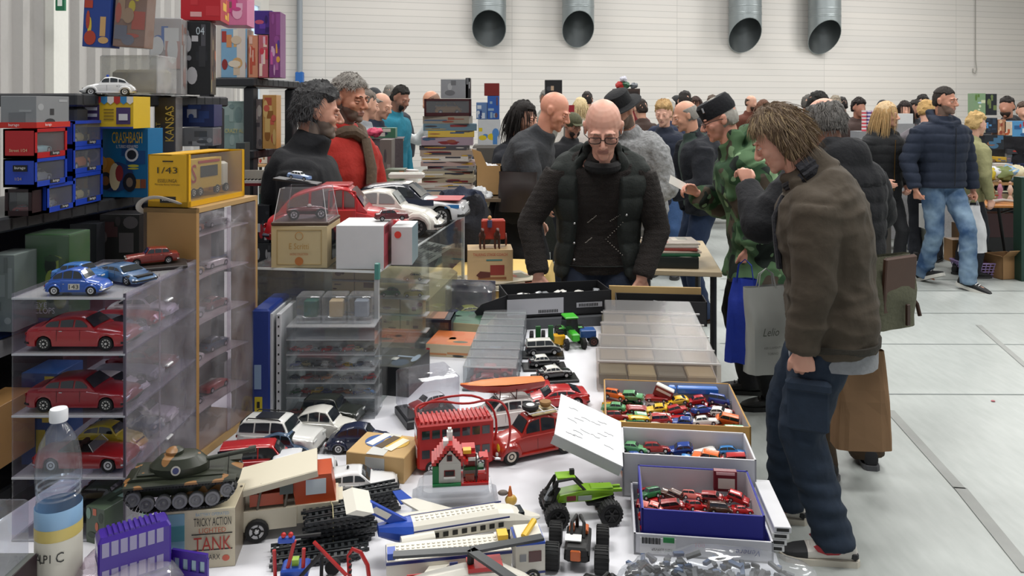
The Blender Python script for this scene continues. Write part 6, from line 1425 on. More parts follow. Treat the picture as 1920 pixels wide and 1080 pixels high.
# ---- tank on its box, purple bus
q=Vector((-.60, 1.50, TZ)); t=pbox('tank_box', 'cream box lettered TANK under the toy tank', q+Vector((-.018, .055, 0)), (.138, .10, .115), '#cfc4a8', R(8), (), 60, side='#8a8070', txt=(('BATTERY OPERATED', 'f', .2, .93, .062, .006, '#7a9ab0'), ('TRICKY ACTION', 'f', .2, .80, .07, .016, '#26241f'), ('LIGHTED', 'f', .2, .655, .05, .010, '#c0603a'), ('TANK', 'f', .2, .43, .07, .026, '#b03a2c'), ('BY MARX', 'f', .14, .20, .045, .010, '#26241f')))
b=MB(); y=-.0508; b.cbox((-.046, y, .058), (.042, .001, .104), M('#7ea6b8', .5)).cbox((-.046, y-.0006, .072), (.042, .001, .03), M('#4f8a92', .5)).cbox((.026, y, .067), (.076, .001, .0015), UNDER).cbox((.026, y, .036), (.076, .001, .0015), UNDER); b.ell((.052, y, .018), (.007, .0008, .006), M('#c9604a', .5)); b.obj('printed_panel', t)
TQ=q+Vector((-.055, .05, .1165)); t=thing('toy_tank', 'dark camouflage toy tank with grey wheels on the cream box', 'toy tank', TQ, R(12)); OD=node_mat('tank_paint', lambda nt, p: (camo_nodes(nt, p)));
def tank_nodes(nt, p):
 tc=nt.nodes.new('ShaderNodeTexCoord'); n=nt.nodes.new('ShaderNodeTexNoise'); n.inputs['Scale'].default_value=22; n.inputs['Detail'].default_value=1
 cr=nt.nodes.new('ShaderNodeValToRGB'); cr.color_ramp.interpolation='CONSTANT'; cr.color_ramp.elements[0].color=(*lin('#2b2f24'), 1); e=cr.color_ramp.elements[1]; e.position=.60; e.color=(*lin('#8a6238'), 1)
 nt.links.new(tc.outputs['Object'], n.inputs['Vector']); nt.links.new(n.outputs[0], cr.inputs[0]); nt.links.new(cr.outputs[0], p.inputs['Base Color']); p.inputs['Roughness'].default_value=.4
TP=node_mat('tank_paint', tank_nodes)
b=MB(); pr=[(-.105, .030), (-.108, .052), (-.09, .060), (.075, .056), (.108, .044), (.10, .03), (.07, .022), (-.08, .022)]
b.prism([Vector((x, -.033, z)) for x, z in pr], (0, .066, 0), TP); b.cbox((0, -.044, .052), (.205, .024, .004), TP).cbox((0, .044, .052), (.205, .024, .004), TP).cbox((-.06, 0, .062), (.05, .05, .006), TP, None, .002); b.obj('hull', t)
b=MB(); b.loft([[Vector((a*math.cos(k)*sx-.01, a*.8*math.sin(k), z)) for k in [2*math.pi*i/18 for i in range(18)]] for a, sx, z in ((.045, 1.25, .058), (.047, 1.2, .072), (.034, 1.15, .088), (.026, 1.1, .090))], TP, True); b.obj('turret', t)
MB().lathe([(.017, .088), (.017, .096), (.012, .100), (.004, .103)], TP, Matrix.Translation((-.02, .004, 0)), 14).obj('hatch', t)
MB().cyl((.04, 0, .074), (.13, 0, .086), .0045, M('#2b2f24', .5), 10).cyl((.122, 0, .085), (.135, 0, .0865), .0065, M('#2b2f24', .5), 10).obj('gun_barrel', t)
MB().lathe([(.001, 0), (.009, .0003)], M('#b8b4aa', .5), Matrix.Translation((-.01, -.0385, .072))@Matrix.Rotation(R(80), 4, 'X'), 16).lathe([(.001, .0006), (.006, .0008)], M('#3a3f6a', .5), Matrix.Translation((-.01, -.0385, .072))@Matrix.Rotation(R(80), 4, 'X'), 16).obj('roundel', t)
MB().cyl((.085, -.03, .05), (.088, -.03, .095), .0008, UNDER, 5).obj('antenna', t)
for sg in (-1, 1):
 b=MB(); pts=[Vector((-.10, sg*.044, .034)), Vector((-.085, sg*.044, .012)), Vector((-.06, sg*.044, .003)), Vector((.06, sg*.044, .003)), Vector((.088, sg*.044, .014)), Vector((.104, sg*.044, .036)), Vector((.09, sg*.044, .047)), Vector((-.09, sg*.044, .047)), Vector((-.10, sg*.044, .034))]
 for a, c2 in zip(pts, pts[1:]):
  dd=(c2-a); n_=max(1, int(dd.length/.006))
  for k in range(n_): b.cbox((0, 0, 0), (.005, .02, .004), TYRE, Matrix.Translation(a+dd*(k+.5)/n_)@Matrix.Rotation(-math.atan2(dd.z, dd.x), 4, 'Y'))
 b.obj('track', t)
 for x, z in ((-.085, .03), (-.06, .018), (-.03, .018), (0, .018), (.03, .018), (.06, .018), (.088, .032)): wm=MB(); wheel_mb(wm, .0145, .012, M('#6f6f70', .5), 0, M('#77777a', .6)); wm.obj('road_wheel', t, (x, sg*.048, z), 0 if sg<0 else math.pi)
pu=plastic('#3a1f86'); q=on_t(262, 1105); t=thing('toy_bus', 'purple toy bus with grey windows beside the tank box', 'toy bus', Vector((-.69, 1.41, TZ)), R(34), None, (.8, .9, 1.38))
b=MB(); boxed(b, -.075, .075, -.026, .026, .035, .10, pu, .006)
for i in range(10): b.cbox((-.05+i*.011, 0, .101), (.006, .04, .003), pu)
b.cbox((.0, 0, .012), (.14, .044, .012), UNDER).cbox((0, 0, .027), (.146, .05, .018), pu, None, .003); b.obj('body', t)
b=MB()
for z in (.05, .085):
 for i in range(7): b.cbox((-.06+i*.0185, -.0262, z), (.014, .001, .018), M('#8f8aa8', .2))
for y in (-.012, .012): b.cbox((-.0752, y, .084), (.001, .02, .012), M('#b9b8c4', .2))
b.cbox((-.0752, 0, .055), (.001, .044, .022), GLASSD); b.obj('windows', t)
for x in (-.05, .05):
 for y in (-.025, .025): wm=MB(); wheel_mb(wm, .012, .007); wm.obj('wheel', t, (x, y, .012), 0 if y<0 else math.pi)
t=thing('purple_panel', 'loose purple side panel with four windows beside the bus', 'toy part', Vector((-.60, 1.44, TZ+.001)), R(-14)); b=MB()
for z in (.0, .022, .058): b.cbox((0, 0, z+.006), (.075, .006, .014), pu)
for x in (-.036, -.018, 0, .018, .036): b.cbox((x, 0, .038), (.006, .005, .05), pu)
b.obj('frame', t); MB().cbox((0, .002, .045), (.07, .001, .03), M('#a9c4cc', .15)).obj('panes', t)
t=thing('shade_filler_sheet', 'dark sheet added for the shade behind the boxed toys of the shelving', 'cloth', Vector((-1.41, 2.13, 0))+hv(-.44, .4), -HALL); MB().box(-.01, 0, -.9, .85, .0, 1.33, cloth('#1c1b1e')).obj('cloth', t)  # dark sheet added to fill the gaps between shelves with shade
# ================================================================ the long clear counter case with the big cars on it
aa=clear('#f0f2f2', .05, .04); ab=clear('#eef0f0', .06, .05)
CC=Vector(((710-PX)/F*2.32, 2.32, TZ+.001))            # its near right corner, aligned with the hall
def cpt(u, v, z=0): p=CC+hv(u, v); return Vector((p.x, p.y, CC.z+z))
t=thing('counter_case', 'long clear acrylic counter case carrying the big toy cars', 'case', CC, -HALL); CW, CL, CH=.42, 1.25, .405
MB().box(-.004, 0, 0, CL, 0, CH, clear('#eef2f0', .05, .04)).obj('right_pane', t); MB().box(-CW, -CW+.004, 0, CL, 0, CH, aa).obj('left_pane', t)
MB().box(-CW, 0, 0, .004, 0, CH, aa).obj('front_pane', t); MB().box(-CW, 0, 0, CL, CH-.004, CH, ab).obj('top_pane', t)
MB().box(-CW, 0, -.001, .001, CH-.006, CH+.001, M('#dfe4e4', .1)).obj('top_edge', t); MB().box(-.001, .002, 0, CL, CH-.005, CH+.001, M('#dfe4e4', .1)).obj('top_edge', t)
for y in (0, CL): MB().box(-.012, .001, y-.006, y+.006, 0, CH, clear('#eaf0ee', .45, .05)).obj('corner_strip', t)
MB().cbox((-.004, .0, CH+.0), (.014, .014, .05), M('#4f8d84', .3), None, .002).obj('green_clip', t)
MB().box(-.43+.01, -.005, .62, .624, 0, CH-.005, aa).obj('divider', t)
# on top: wooden crates, cars
ZC=TZ+.001+CH+.001
def onc(u, v, z=0): p=CC+hv(u, v); return Vector((p.x, p.y, ZC+z))
t=pbox('wooden_crate', 'cream printed wooden crate under the clear display with the racer', onc(-.265, .09), (.172, .165, .128), '#c3b28a', R(-1), seed=70, txt=(('E Scritti', 'f', 0, .52, .06, .018, '#b08a4a'), ('RACING COLLECTION', 'f', 0, .33, .055, .007, '#b5623a'))); w_, dp_, h_=.172, .165, .128
b=MB(); y=-dp_/2-.001; br=M('#a8905c', .6)
for x0, x1, z0, z1 in ((-.40, .40, .90, .91), (-.40, .40, .08, .09), (-.40, -.39, .08, .91), (.39, .40, .08, .91)): b.box(x0*w_, x1*w_, y, y+.0008, z0*h_, z1*h_, br)
b.lathe([(.013, 0), (.011, .0004)], M('#b8864a', .5), Matrix.Translation((0, y, .76*h_))@Matrix.Rotation(R(90), 4, 'X'), 20, caps=False).lathe([(.001, 0), (.013, .0006)], M('#b5703a', .5), Matrix.Translation((0, y, .16*h_))@Matrix.Rotation(R(90), 4, 'X'), 20); b.obj('printed_border', t)
MB().cbox((w_/2+.001, .02, h_*.5), (.002, .10, h_*.75), GLASSD).obj('side_window', t)
dc=onc(-.265, .09, .1285); t=thing('display_cube', 'tapered clear display cover with a dark red racer inside', 'case', dc); MB().cbox((0, 0, .006), (.176, .166, .012), M('#4b382c', .5), None, .003).obj('plinth', t)
b=MB(); q=[(-1, -1), (1, -1), (1, 1), (-1, 1)]; b.loft([[Vector((x*.082, y*.076, .012)) for x, y in q], [Vector((x*.066, y*.062, .112)) for x, y in q]], clear('#f0eaf0', .09, .03), True, False); b.obj('cover', t)
for (x, y) in q: MB().cyl((x*.082, y*.076, .012), (x*.066, y*.062, .112), .0012, M('#d8d8da', .1), 5).obj('cover_edge', t)
rc=thing('toy_racer', 'dark red open wheel toy racer under the tapered clear cover', 'toy car', dc+Vector((0, 0, .0125)), R(200)); mr=paint('#5c1518'); b=MB()
b.loft([[Vector((x, r*math.cos(a), .024+r*.8*math.sin(a))) for a in [2*math.pi*i/12 for i in range(12)]] for x, r in ((.062, .006), (.05, .012), (.02, .015), (-.02, .017), (-.045, .013), (-.065, .003))], mr); b.obj('body', rc)
MB().cbox((-.008, 0, .038), (.014, .02, .012), M('#c9c2b8', .4), None, .004).obj('cockpit', rc)
for x in (.042, -.04):
 MB().cyl((x, -.036, .016), (x, .036, .016), .002, HUB, 6).obj('axle', rc)
 for y in (-.036, .036): wm=MB(); wheel_mb(wm, .0165, .009); wm.obj('wheel', rc, (x, y, .0165), 0 if y<0 else math.pi)
tag(MB().box(-.07, .07, -.035, .035, 0, .006, M('#15161c', .4), Matrix.Rotation(R(8), 4, 'Y')).obj('display_plinth', None, dc+Vector((-.035, .02, .124))), 'black plinth lying on the tapered cover', 'plinth')
car('toy_rally_car', 'small silver blue rally car on the plinth atop the clear cover', 'boxy', '#7f9ccc', .075, dc+Vector((-.03, .02, .133)), R(-10), tilt=(0, R(8)), roof='#d9d9dc', detail=False)
t=pbox('white_box', 'white box with red and yellow window panel below the dark red car', onc(-.075, .10), (.145, .17, .132), '#cfcfd1', R(-1), (('r', ['#8a2f3a', '#c9a03a', '#3a4a5a', '#7a2a30'], 5),), 71, top='#dedee0', side='#a03a48', txt=(('Lindor', 'r', .1, .5, .07, .016, '#d9a03a', 25),))
t=pbox('white_box', 'narrow white box with a red dot beside the panel box', onc(.035, .16), (.065, .13, .118), '#c9c6c6', R(-1), (), 72, top='#dedee0', side='#7d949c'); MB().lathe([(.001, 0), (.011, .0006)], M('#d43a2c', .4), face_front(-.012, -.0655, .094), 18).obj('red_dot', t)
car('toy_saloon', 'small dark red square toy saloon on the white box', 'boxy', '#5a1820', .105, onc(.0, .13, .134), R(14), roof='#5a1820')
# big cars
def fiat_open(t, S, W, L):
 m=paint('#b8242a'); b=MB(); x0=.02*L; T=Matrix.Translation((.17*L, -(W+.003)*L, 0))@Matrix.Rotation(R(0), 4, 'Z')
 b.cbox((-.07*L, -(W+.0045)*L, .20*L), (.035*L, .004*L, .27*L), M('#141012', .6)); b.obj('door_gap', t)
 b=MB(); y=-(W+.012)*L
 for a, c2 in (((.135, .27), (.135, .39)), ((.135, .39), (.03, .41)), ((.03, .41), (-.045, .40)), ((-.045, .40), (-.05, .26)), ((.05, .27), (.05, .40))): b.cyl((a[0]*L, y, a[1]*L), (c2[0]*L, y, c2[1]*L), .006*L, m, 8)
 b.cbox((.045*L, y, .185*L), (.19*L, .02*L, .17*L), m, None, .006*L); b.obj('open_door', t)
 MB().cbox((-.02*L, 0, .425*L), (.2*L, W*1.1*L, .02*L), m, None, .008*L).obj('sunroof', t)
car('toy_car', 'large red round toy car with its near door open', 'five', '#b8242a', .50, onc(-.28, .42, .002), R(4), roof='#b8242a', extra=fiat_open, spokes=0, rim=HUB, glass=M('#6b5a58', .1), chromeb=True)
car('toy_car', 'large white toy car with cream body behind the red round one', 'beetle', '#d8d5cc', .46, onc(-.19, .66, .002), R(-3), rim=M('#a0a0a0', .3, .6), spokes=9, roof='#d8d5cc', glass=M('#8a9090', .1))
car('toy_rally_car', 'large white, dark blue and red toy rally car at the back of the case', 'rally', '#d9dadc', .50, onc(-.18, .96, .002), R(-4), roof='#1f2230', rim=M('#e8e8e8', .4), spokes=9, glass=GLASSD,
 extra=lambda t, S, W, L: (MB().cbox((.32*L, 0, .207*L), (.28*L, W*1.6*L, .006*L), M('#a83238', .4), None, .002).cbox((.40*L, -(W*.97)*L, .16*L), (.12*L, .004*L, .03*L), M('#1f6fb0', .4)).cbox((0, -(W+.002)*L, .19*L), (.5*L, .002*L, .05*L), M('#1f2a44', .4)).obj('livery', t), MB().cbox((-.06*L, 0, .334*L), (.16*L, .22*L, .012*L), M('#d8d5cc', .4), None, .004).obj('roof_panel', t)))
tag(MB().cbox((0, 0, .012), (.14, .05, .022), M('#bdbab2', .4), None, .006).obj('pale_toy_boat', None, onc(-.12, .72, .21)), 'small pale toy resting on the roof behind the red round car', 'toy')
car('toy_saloon', 'silver saloon hidden behind the crates', 'sedan', '#c8c9cb', .3, onc(-.16, 1.02, .002), R(0))
# inside: beige boxes on shelves at the middle, keyboard-like boards at the far end
bg=['#8f4038', '#3a3c48', '#5a2a2a', '#7a5a48']
n=0
for r, z in enumerate((.075, .135, .195, .255)):
 tag(MB().box(-.37, -.01, .10, .16, z-.006, z-.002, clear('#f4f4f2', .4)).obj('clear_shelf', None, Vector((CC.x, CC.y, CC.z))+hv(.02, .42), -HALL), 'clear shelf %s in the counter case'%['lowest', 'second lowest', 'second highest', 'highest'][r], 'shelf', 'shelves in the counter case')
 for k in range(4):
  if r==3 and k in (2,): continue
  p=cpt(-.31+.088*k, .55, z); col='#d0b78e'
  if r>=2 and k in (2, 3) or (r==3 and k==3):
   cc={2: '#b8a878', 3: '#1f6b3c'}[r]; o=mini('beetle' if r==3 else 'duck', {(2, 2): '#1f6b3c', (2, 3): '#b9ab4c', (3, 3): '#b8a878'}[(r, k)] if (r, k) in ((2, 2), (2, 3), (3, 3)) else cc, .075); o.location=p; o.rotation_euler=(0, 0, R(190)); tag(o, '%s toy car on the %s clear shelf'%({(2, 2): 'green humped', (2, 3): 'mustard humped', (3, 3): 'beige rounded'}[(r, k)], 'highest' if r==3 else 'second highest'), 'toy car'); continue
  t=pbox('model_box', 'beige model box, %s shelf of the counter case, %s'%(['lowest', 'second', 'third', 'highest'][r], ['leftmost', 'left of the middle', 'right of the middle', 'rightmost'][k]), p, (.084, .045, .052), col, -HALL, (('f', [bg[(r+k)%4]], 2),), 80+r*4+k, group='beige model boxes in the counter case', txt=(('Real', 'f', 0, .6, .03, None, '#7a4a38'),) if r==0 and k==2 else ())
for i in range(2):
 p=cpt(-.12+.0*i, .86+.17*i, .30); t=thing('keyboard_toy', ['nearer white board with printed strips in the counter case', 'farther white board with dark keys in the counter case'][i], 'toy', p-Vector((0, 0, .02)), -HALL+R(-38)); t.rotation_euler=(R(18), 0, -HALL+R(-38))
 MB().cbox((0, 0, .008), (.24, .085, .012), M('#d8d6d0', .5), None, .002).obj('board', t); b=MB()
 for k in range(14): b.cbox((-.11+.017*k, -.01+.01*(k%3), .0148), (.010, .045-.01*(k%2), .0012), UNDER if i else M('#8c8c8a', .5))
 b.obj('keys', t)
tag(MB().cbox((0, 0, .085), (.36, .55, .17), M('#d8c59a', .8, 0, 'cloth', .1, 0, 12), None, .02).obj('cloth_bundle', None, cpt(-.2, .93, 0), -HALL), 'cream cloth heap filling the far end of the counter case', 'cloth')
# ---- display tower with rows of tiny cars
TW=Vector((on(537, 785, TZ).x, on(537, 785, TZ).y-.0, TZ+.001)); w_=.255; dp_=.12; hT=.262
t=thing('car_rack', 'clear rack with five rows of tiny cars in front of the counter case', 'rack', TW+Vector((w_/2, 0, 0))); lev=(.0, .058, .100, .138, .182, .225)
MB().box(-w_/2, w_/2, -.002, 0, 0, hT, clear('#eef0f2', .035, .04)).obj('front_pane', t); MB().box(w_/2-.003, w_/2, 0, dp_, 0, hT, ab).obj('side_pane', t); MB().box(-w_/2, -w_/2+.003, 0, dp_, 0, hT, ab).obj('side_pane', t)
for z in lev+(hT,): MB().box(-w_/2, w_/2, -.003, dp_, z, z+.003, clear('#e8eaec', .28)).obj('shelf', t)
kk=['sedan', 'hatch', 'sport', 'boxy', 'beetle', 'suv']; rn=['bottom', 'second', 'third', 'fourth', 'top']
rc_=[['#e07a70', '#c9793e', '#b8a878', '#8d9094', '#1d1e21', '#1d1e21', '#38506b', '#3f4a3a'], ['#1f6b3c', '#b3181c', '#e8b81e', '#1c3f8f', '#7a1420', '#c9793e', '#1c3f8f', '#2f7fc4'], ['#38506b', '#b3181c', '#7a1420', '#c9793e', '#38506b', '#38506b', '#8d9094', '#b3181c'], ['#1c3f8f', '#b8a878', '#1d1e21', '#8d9094', '#8d9094', '#e8b81e', '#38506b', '#8d9094'], ['#b3181c', '#b3181c', '#8d9094', '#b3181c', '#8d9094', '#b3181c', '#b8a878', '#1d1e21']]
od=['leftmost', 'second', 'third', 'fourth', 'fifth', 'sixth', 'seventh', 'rightmost']
for r in range(5):
 for k in range(8):
  c_=rc_[r][k]; kd=kk[(r*3+k)%6]; o=mini(kd, c_, .038 if r else .036); o.location=TW+Vector((.020+.0305*k, .03, lev[r+(1 if r else 0)]+.0035 if r else lev[0]+.0335-.03));
  o.location.z=TW.z+(lev[1] if r==0 else lev[r+0])+.0035 if r else TW.z+.0035
  o.rotation_euler=(0, 0, R(200 if (r+k)%2 else-14)); tag(o, '%s tiny car, %s row of the clear rack, %s from its left end'%(CN[c_], rn[r], od[k]), 'toy car', 'tiny cars in the clear rack')
car('toy_offroader', 'dark olive toy off-roader behind the white round hatchback', 'suv', '#2b2f2a', .17, on(625, 790, TZ), R(-12), glass=GLASSD)
t=thing('clear_case', 'low clear case leaning behind the dark olive off-roader', 'case', on(650, 770, TZ), R(-3)); MB().cbox((0, .0, .035), (.20, .07, .07), clear('#f0f2f4', .10, .04, haze=.06), None, .003).obj('case_shell', t)
for i, (px, py, lb, cc) in enumerate(((570, 585, 'small clear box with a green car badge card standing on the rack', '#1f5a4a'), (600, 590, 'taller clear box behind the green one on the rack', '#c9b08a'), (655, 590, 'clear blister box on the right of the rack top', '#8f96a0'))):
 p=TW+Vector((.055+.075*i, .06, hT+.004)); t=thing('clear_case', lb, 'case', p, R(2)); MB().cbox((0, 0, .04), (.07, .07, .08), clear('#f0f2f4', .14, .04, haze=.08), None, .003).obj('case_shell', t); MB().cbox((0, .01, .035), (.04, .03, .05), card(cc), None, .003).obj('card_insert', t)
# binder and spiral block
p=on(497, 785, TZ); t=thing('binder', 'blue ring binder with a yellow warning label standing by the cabinet', 'binder', p+Vector((-.003, .10, 0)), 0); h_=.315; bb=M('#1c3684', .45)
MB().cbox((-.010, 0, h_/2), (.052, .20, h_), bb, None, .006).obj('cover', t); MB().cbox((-.016, -.1005, .035), (.022, .001, .055), M('#d8c22a', .5)).cbox((-.018, -.1005, .12), (.020, .001, .07), M('#8fa8c8', .5)).obj('spine_labels', t)
MB().cbox((-.016, -.1015, .04), (.008, .001, .018), UNDER).obj('warning_mark', t); MB().cbox((.020, 0, h_/2-.004), (.007, .19, h_-.02), M('#c9cbce', .6)).obj('pages', t)
t=thing('punched_sheets', 'white punched sheet sleeves standing beside the blue binder', 'paper', p+Vector((.036, .09, 0))); MB().cbox((0, 0, .15), (.014, .16, .30), M('#d3d4d8', .4), None, .002).obj('sheets', t); b=MB()
for k in range(11): b.cbox((0, -.0805, .02+.027*k), (.004, .001, .006), UNDER)
b.obj('holes', t)
# ================================================================ truck, track bundles, brick models at the front
cr=plastic('#d3cbb5'); og=plastic('#b5481f')
t=thing('toy_truck', 'cream and orange toy truck with its roof panel raised', 'toy truck', on(528, 1003, TZ)+Vector((0, .03, 0)), R(13), None, 1.22); b=MB()
b.box(-.085, .02, -.036, .036, .018, .052, cr).box(-.08, .015, -.030, .030, .052, .0525, M('#8b8474', .6)); b.box(.02, .09, -.034, .034, .022, .052, cr); b.box(.07, .098, -.034, .034, .022, .044, cr); b.obj('lower_body', t)
b=MB(); b.loft([[Vector((x0+dx, y, z)) for x0, y in ((.018, -.03), (.086, -.03), (.086, .03), (.018, .03))] for z, dx in ((.052, 0), (.10, -.008))], og, True, False); b.box(-.05, .018, .022, .03, .05, .09, og).cbox((-.03, -.028, .066), (.055, .002, .02), og); b.obj('cab', t)
MB().cbox((.052, -.0302, .08), (.034, .001, .026), M('#c9d3d8', .1)).cbox((.003, -.03, .085), (.022, .012, .02), M('#4b5350', .5)).obj('window', t)
t2=MB().box(-.115, .06, -.035, .035, 0, .004, cr, RT(0, (-.005, -.004, .102), R(8), R(-10))); t2.box(-.115, .06, -.036, -.033, -.007, .004, cr, RT(0, (-.005, -.004, .102), R(8), R(-10))); t2.obj('raised_roof', t)
for x in (-.078, -.045, -.0): MB().cyl((x, -.032, .05), (x+.008, -.032, .096), .0022, M('#6b655a', .5), 6).obj('strut', t)
for x in (-.045, .055):
 for y in (-.036, .036): wm=MB(); wheel_mb(wm, .0195, .014, spokes=5); wm.obj('wheel', t, (x, y, .0195), 0 if y<0 else math.pi)
dg=plastic('#2f3234')
def bundle(label, c, rz, nx, ny, L, seed):
 """flat track pieces held by a rubber band, each a piece of its own"""
 rnd=random.Random(seed); key=('track', L)
 if key not in _M:
  b=MB(); b.cbox((0, -.009, .003), (L, .004, .006), dg).cbox((0, .009, .003), (L, .004, .006), dg)
  for k in range(int(L/.013)): b.cbox((-L/2+.008+k*.013, 0, .002), (.006, .026, .004), dg)
  _M[key]=b.mesh('track_piece')
 for i in range(nx):
  for j in range(ny):
   o=bpy.data.objects.new('track_piece', _M[key]); COL.objects.link(o); o.location=Vector(c)+Matrix.Rotation(rz, 3, 'Z')@Vector((rnd.uniform(-.012, .012), (i-(nx-1)/2)*.026+rnd.uniform(-.002, .002), 0.0088*j)); o.rotation_euler=(rnd.uniform(-.1, .1), rnd.uniform(-.03, .03), rz+rnd.uniform(-.05, .05))
   tag(o, 'dark grey toy track piece, %s, layer %s, strip %s'%(label, ['one', 'two', 'three', 'four', 'five', 'six', 'seven'][j], ['a', 'b', 'c', 'd', 'e'][i]), 'track piece', 'track pieces in '+label)
def band(label, c, rz, w, h):
 T=Matrix.Translation(c)@Matrix.Rotation(rz, 4, 'Z'); tag(MB().tube([T@Vector(v) for v in ((0, -w, 0), (0, -w, h), (0.004, 0, h+.003), (0, w, h), (0, w, 0))], .0012, M('#a8a07c', .7), 6).obj('rubber_band', None), label, 'rubber band')
q=on(632, 1022, TZ)+Vector((0, .03, 0)); bundle('the banded stack', q, R(20), 3, 7, .135, 1); band('tan rubber band round the near half of the track stack', q+Vector((-.02, 0, 0)), R(20), .042, .062)
q=on(672, 985, TZ)+Vector((0, .05, 0)); bundle('the low stack behind', q, R(22), 2, 6, .14, 2); band('tan rubber band on the low track stack behind', q+Vector((-.02, 0, 0)), R(20), .03, .045)
q=on(600, 1040, TZ); bundle('the flat spread in front', q, R(14), 3, 2, .17, 3)
# ---- white and blue brick aeroplane standing on the police lorry's far side
bw=plastic('#d6d2c6'); bb2=plastic('#1f48a8'); nav=plastic('#1b2a6b')
P0=on(858, 1058, TZ)+Vector((0, .04, 0)); t=thing('toy_aeroplane', 'white brick-built toy aeroplane with blue tail', 'toy plane', P0, R(17), None, (1.3, 1.3, 1.0))
def ring_(x, w2, z0, z1): return [Vector((x, w2*a, z0+(z1-z0)*c)) for a, c in ((-.6, 0), (.6, 0), (1, .25), (1, .62), (.7, .9), (.35, 1), (-.35, 1), (-.7, .9), (-1, .62), (-1, .25))]
b=MB(); b.loft([ring_(x, w2, z0, z1) for x, w2, z0, z1 in ((-.075, .024, .045, .082), (.06, .024, .040, .082), (.085, .022, .040, .076), (.115, .014, .040, .058), (.132, .004, .044, .050))], bw, True, False); studs(b, -.07, .06, -.008, .008, .082, bw, .008); b.obj('fuselage', t)
b=MB(); b.loft([ring_(x, w2, z0, z1) for x, w2, z0, z1 in ((-.125, .010, .062, .082), (-.10, .018, .050, .084), (-.074, .0245, .044, .083))], bb2, True, False); b.obj('tail_cone', t)
b=MB(); b.prism([Vector((-.075, -.004, .078)), Vector((-.105, -.004, .08)), Vector((-.155, -.004, .125)), Vector((-.135, -.004, .13))], (0, .008, 0), bb2); b.prism([Vector((-.15, -.035, .126)), Vector((-.175, -.035, .135)), Vector((-.16, -.035, .14)), Vector((-.135, -.035, .129))], (0, .07, 0), bw); b.prism([Vector((-.112, -.0045, .092)), Vector((-.138, -.0045, .115)), Vector((-.128, -.0045, .12)), Vector((-.105, -.0045, .100))], (0, .009, 0), bw); b.obj('tail_fin', t)
b=MB()
for sg in (-1, 1): b.prism([Vector((.05, sg*.022, .042)), Vector((-.02, sg*.022, .042)), Vector((-.075, sg*.105, .05)), Vector((-.05, sg*.105, .05))], (0, 0, .004), bw); b.prism([Vector((-.075, sg*.10, .047)), Vector((-.05, sg*.10, .047)), Vector((-.07, sg*.125, .06)), Vector((-.085, sg*.125, .06))], (0, 0, .003), bb2)
b.obj('wings', t)
for sg in (-1, 1): MB().cyl((-.045, sg*.032, .062), (-.095, sg*.032, .062), .011, bw, 12).obj('engine', t)
b=MB(); wn_=MB()
for sg in (-1, 1):
 b.cbox((0, sg*.0243, .073), (.15, .001, .003), nav)
 for k in range(9): wn_.cbox((-.055+.0145*k, sg*.0246, .060), (.008, .001, .009), UNDER)
b.obj('blue_stripe', t); wn_.obj('windows', t); MB().cbox((.098, 0, .066), (.010, .024, .007), GLASSD).obj('cockpit_window', t)
for x, y in ((.08, 0), (-.03, -.02), (-.03, .02)): MB().cyl((x, y, .04), (x, y, .006), .003, UNDER, 6).cyl((x, y-.004, .007), (x, y+.004, .007), .007, UNDER, 10).obj('landing_wheel', t)
# ---- police lorry
P1=on(862, 1118, TZ)+Vector((0, .045, 0)); t=thing('toy_lorry', 'white and blue brick-built police lorry at the front', 'toy truck', P1, R(10), None, (1.22, 1.22, 1.1)); b=MB(); b.box(-.115, .075, -.024, .024, .012, .062, bw); studs(b, -.11, .072, -.022, .022, .062, bw); b.obj('trailer', t)
MB().box(-.116, .076, -.0245, .0245, .055, .060, nav).obj('blue_stripe', t); text('POLICE', t, face_front(.035, -.0255, .043), .05, .010, M('#27408c', .5))
MB().cbox((-.108, -.012, .068), (.012, .02, .01), bb2).obj('blue_light', t); MB().cbox((.066, .01, .068), (.016, .02, .008), plastic('#e0b52a')).obj('yellow_light', t)
b=MB().box(.082, .128, -.024, .024, .012, .066, bw).cbox((.105, 0, .068), (.046, .05, .004), bb2).cbox((.105, 0, .073), (.04, .04, .006), bw); b.obj('cab', t); MB().cbox((.112, -.0247, .046), (.02, .001, .018), M('#4f2420', .15)).cbox((.1285, 0, .048), (.001, .036, .02), M('#a9d0d8', .1)).obj('windows', t)
MB().cbox((.093, -.0247, .045), (.01, .001, .012), M('#8c8f94', .4)).cbox((.105, -.0247, .018), (.046, .001, .003), nav).obj('badge', t); MB().cyl((.095, -.018, .078), (.118, .012, .086), .005, plastic('#e0b52a'), 6).obj('yellow_ladder', t)
for x in (-.09, -.065, .05, .108):
 for y in (-.022, .022): wm=MB(); wheel_mb(wm, .012, .008, bw); wm.obj('wheel', t, (x, y, .012), 0 if y<0 else math.pi)
# ---- rescue helicopter in front of it
P2=Vector((on(870, 1135, TZ).x, on(870, 1135, TZ).y-.01, TZ)); t=thing('toy_helicopter', 'red and white brick-built toy helicopter with dark rotor', 'toy helicopter', P2, R(10), None, 1.25); rr_=plastic('#b3201f')
b=MB(); b.loft([ring_(x, w2, z0, z1) for x, w2, z0, z1 in ((-.11, .006, .035, .045), (-.05, .018, .022, .055), (.0, .022, .014, .062), (.05, .022, .012, .06), (.09, .014, .014, .04), (.105, .004, .02, .03))], bw, True, False); b.obj('fuselage', t)
b=MB()
for sg in (-1, 1): b.cbox((-.03, sg*.0215, .035), (.10, .002, .018), rr_).cbox((-.012, sg*.0232, .044), (.012, .001, .022), nav)
b.cbox((.03, 0, .062), (.05, .03, .006), rr_); b.obj('red_panels', t); MB().cyl((.01, 0, .06), (.01, 0, .082), .005, UNDER, 8).obj('rotor_mast', t)
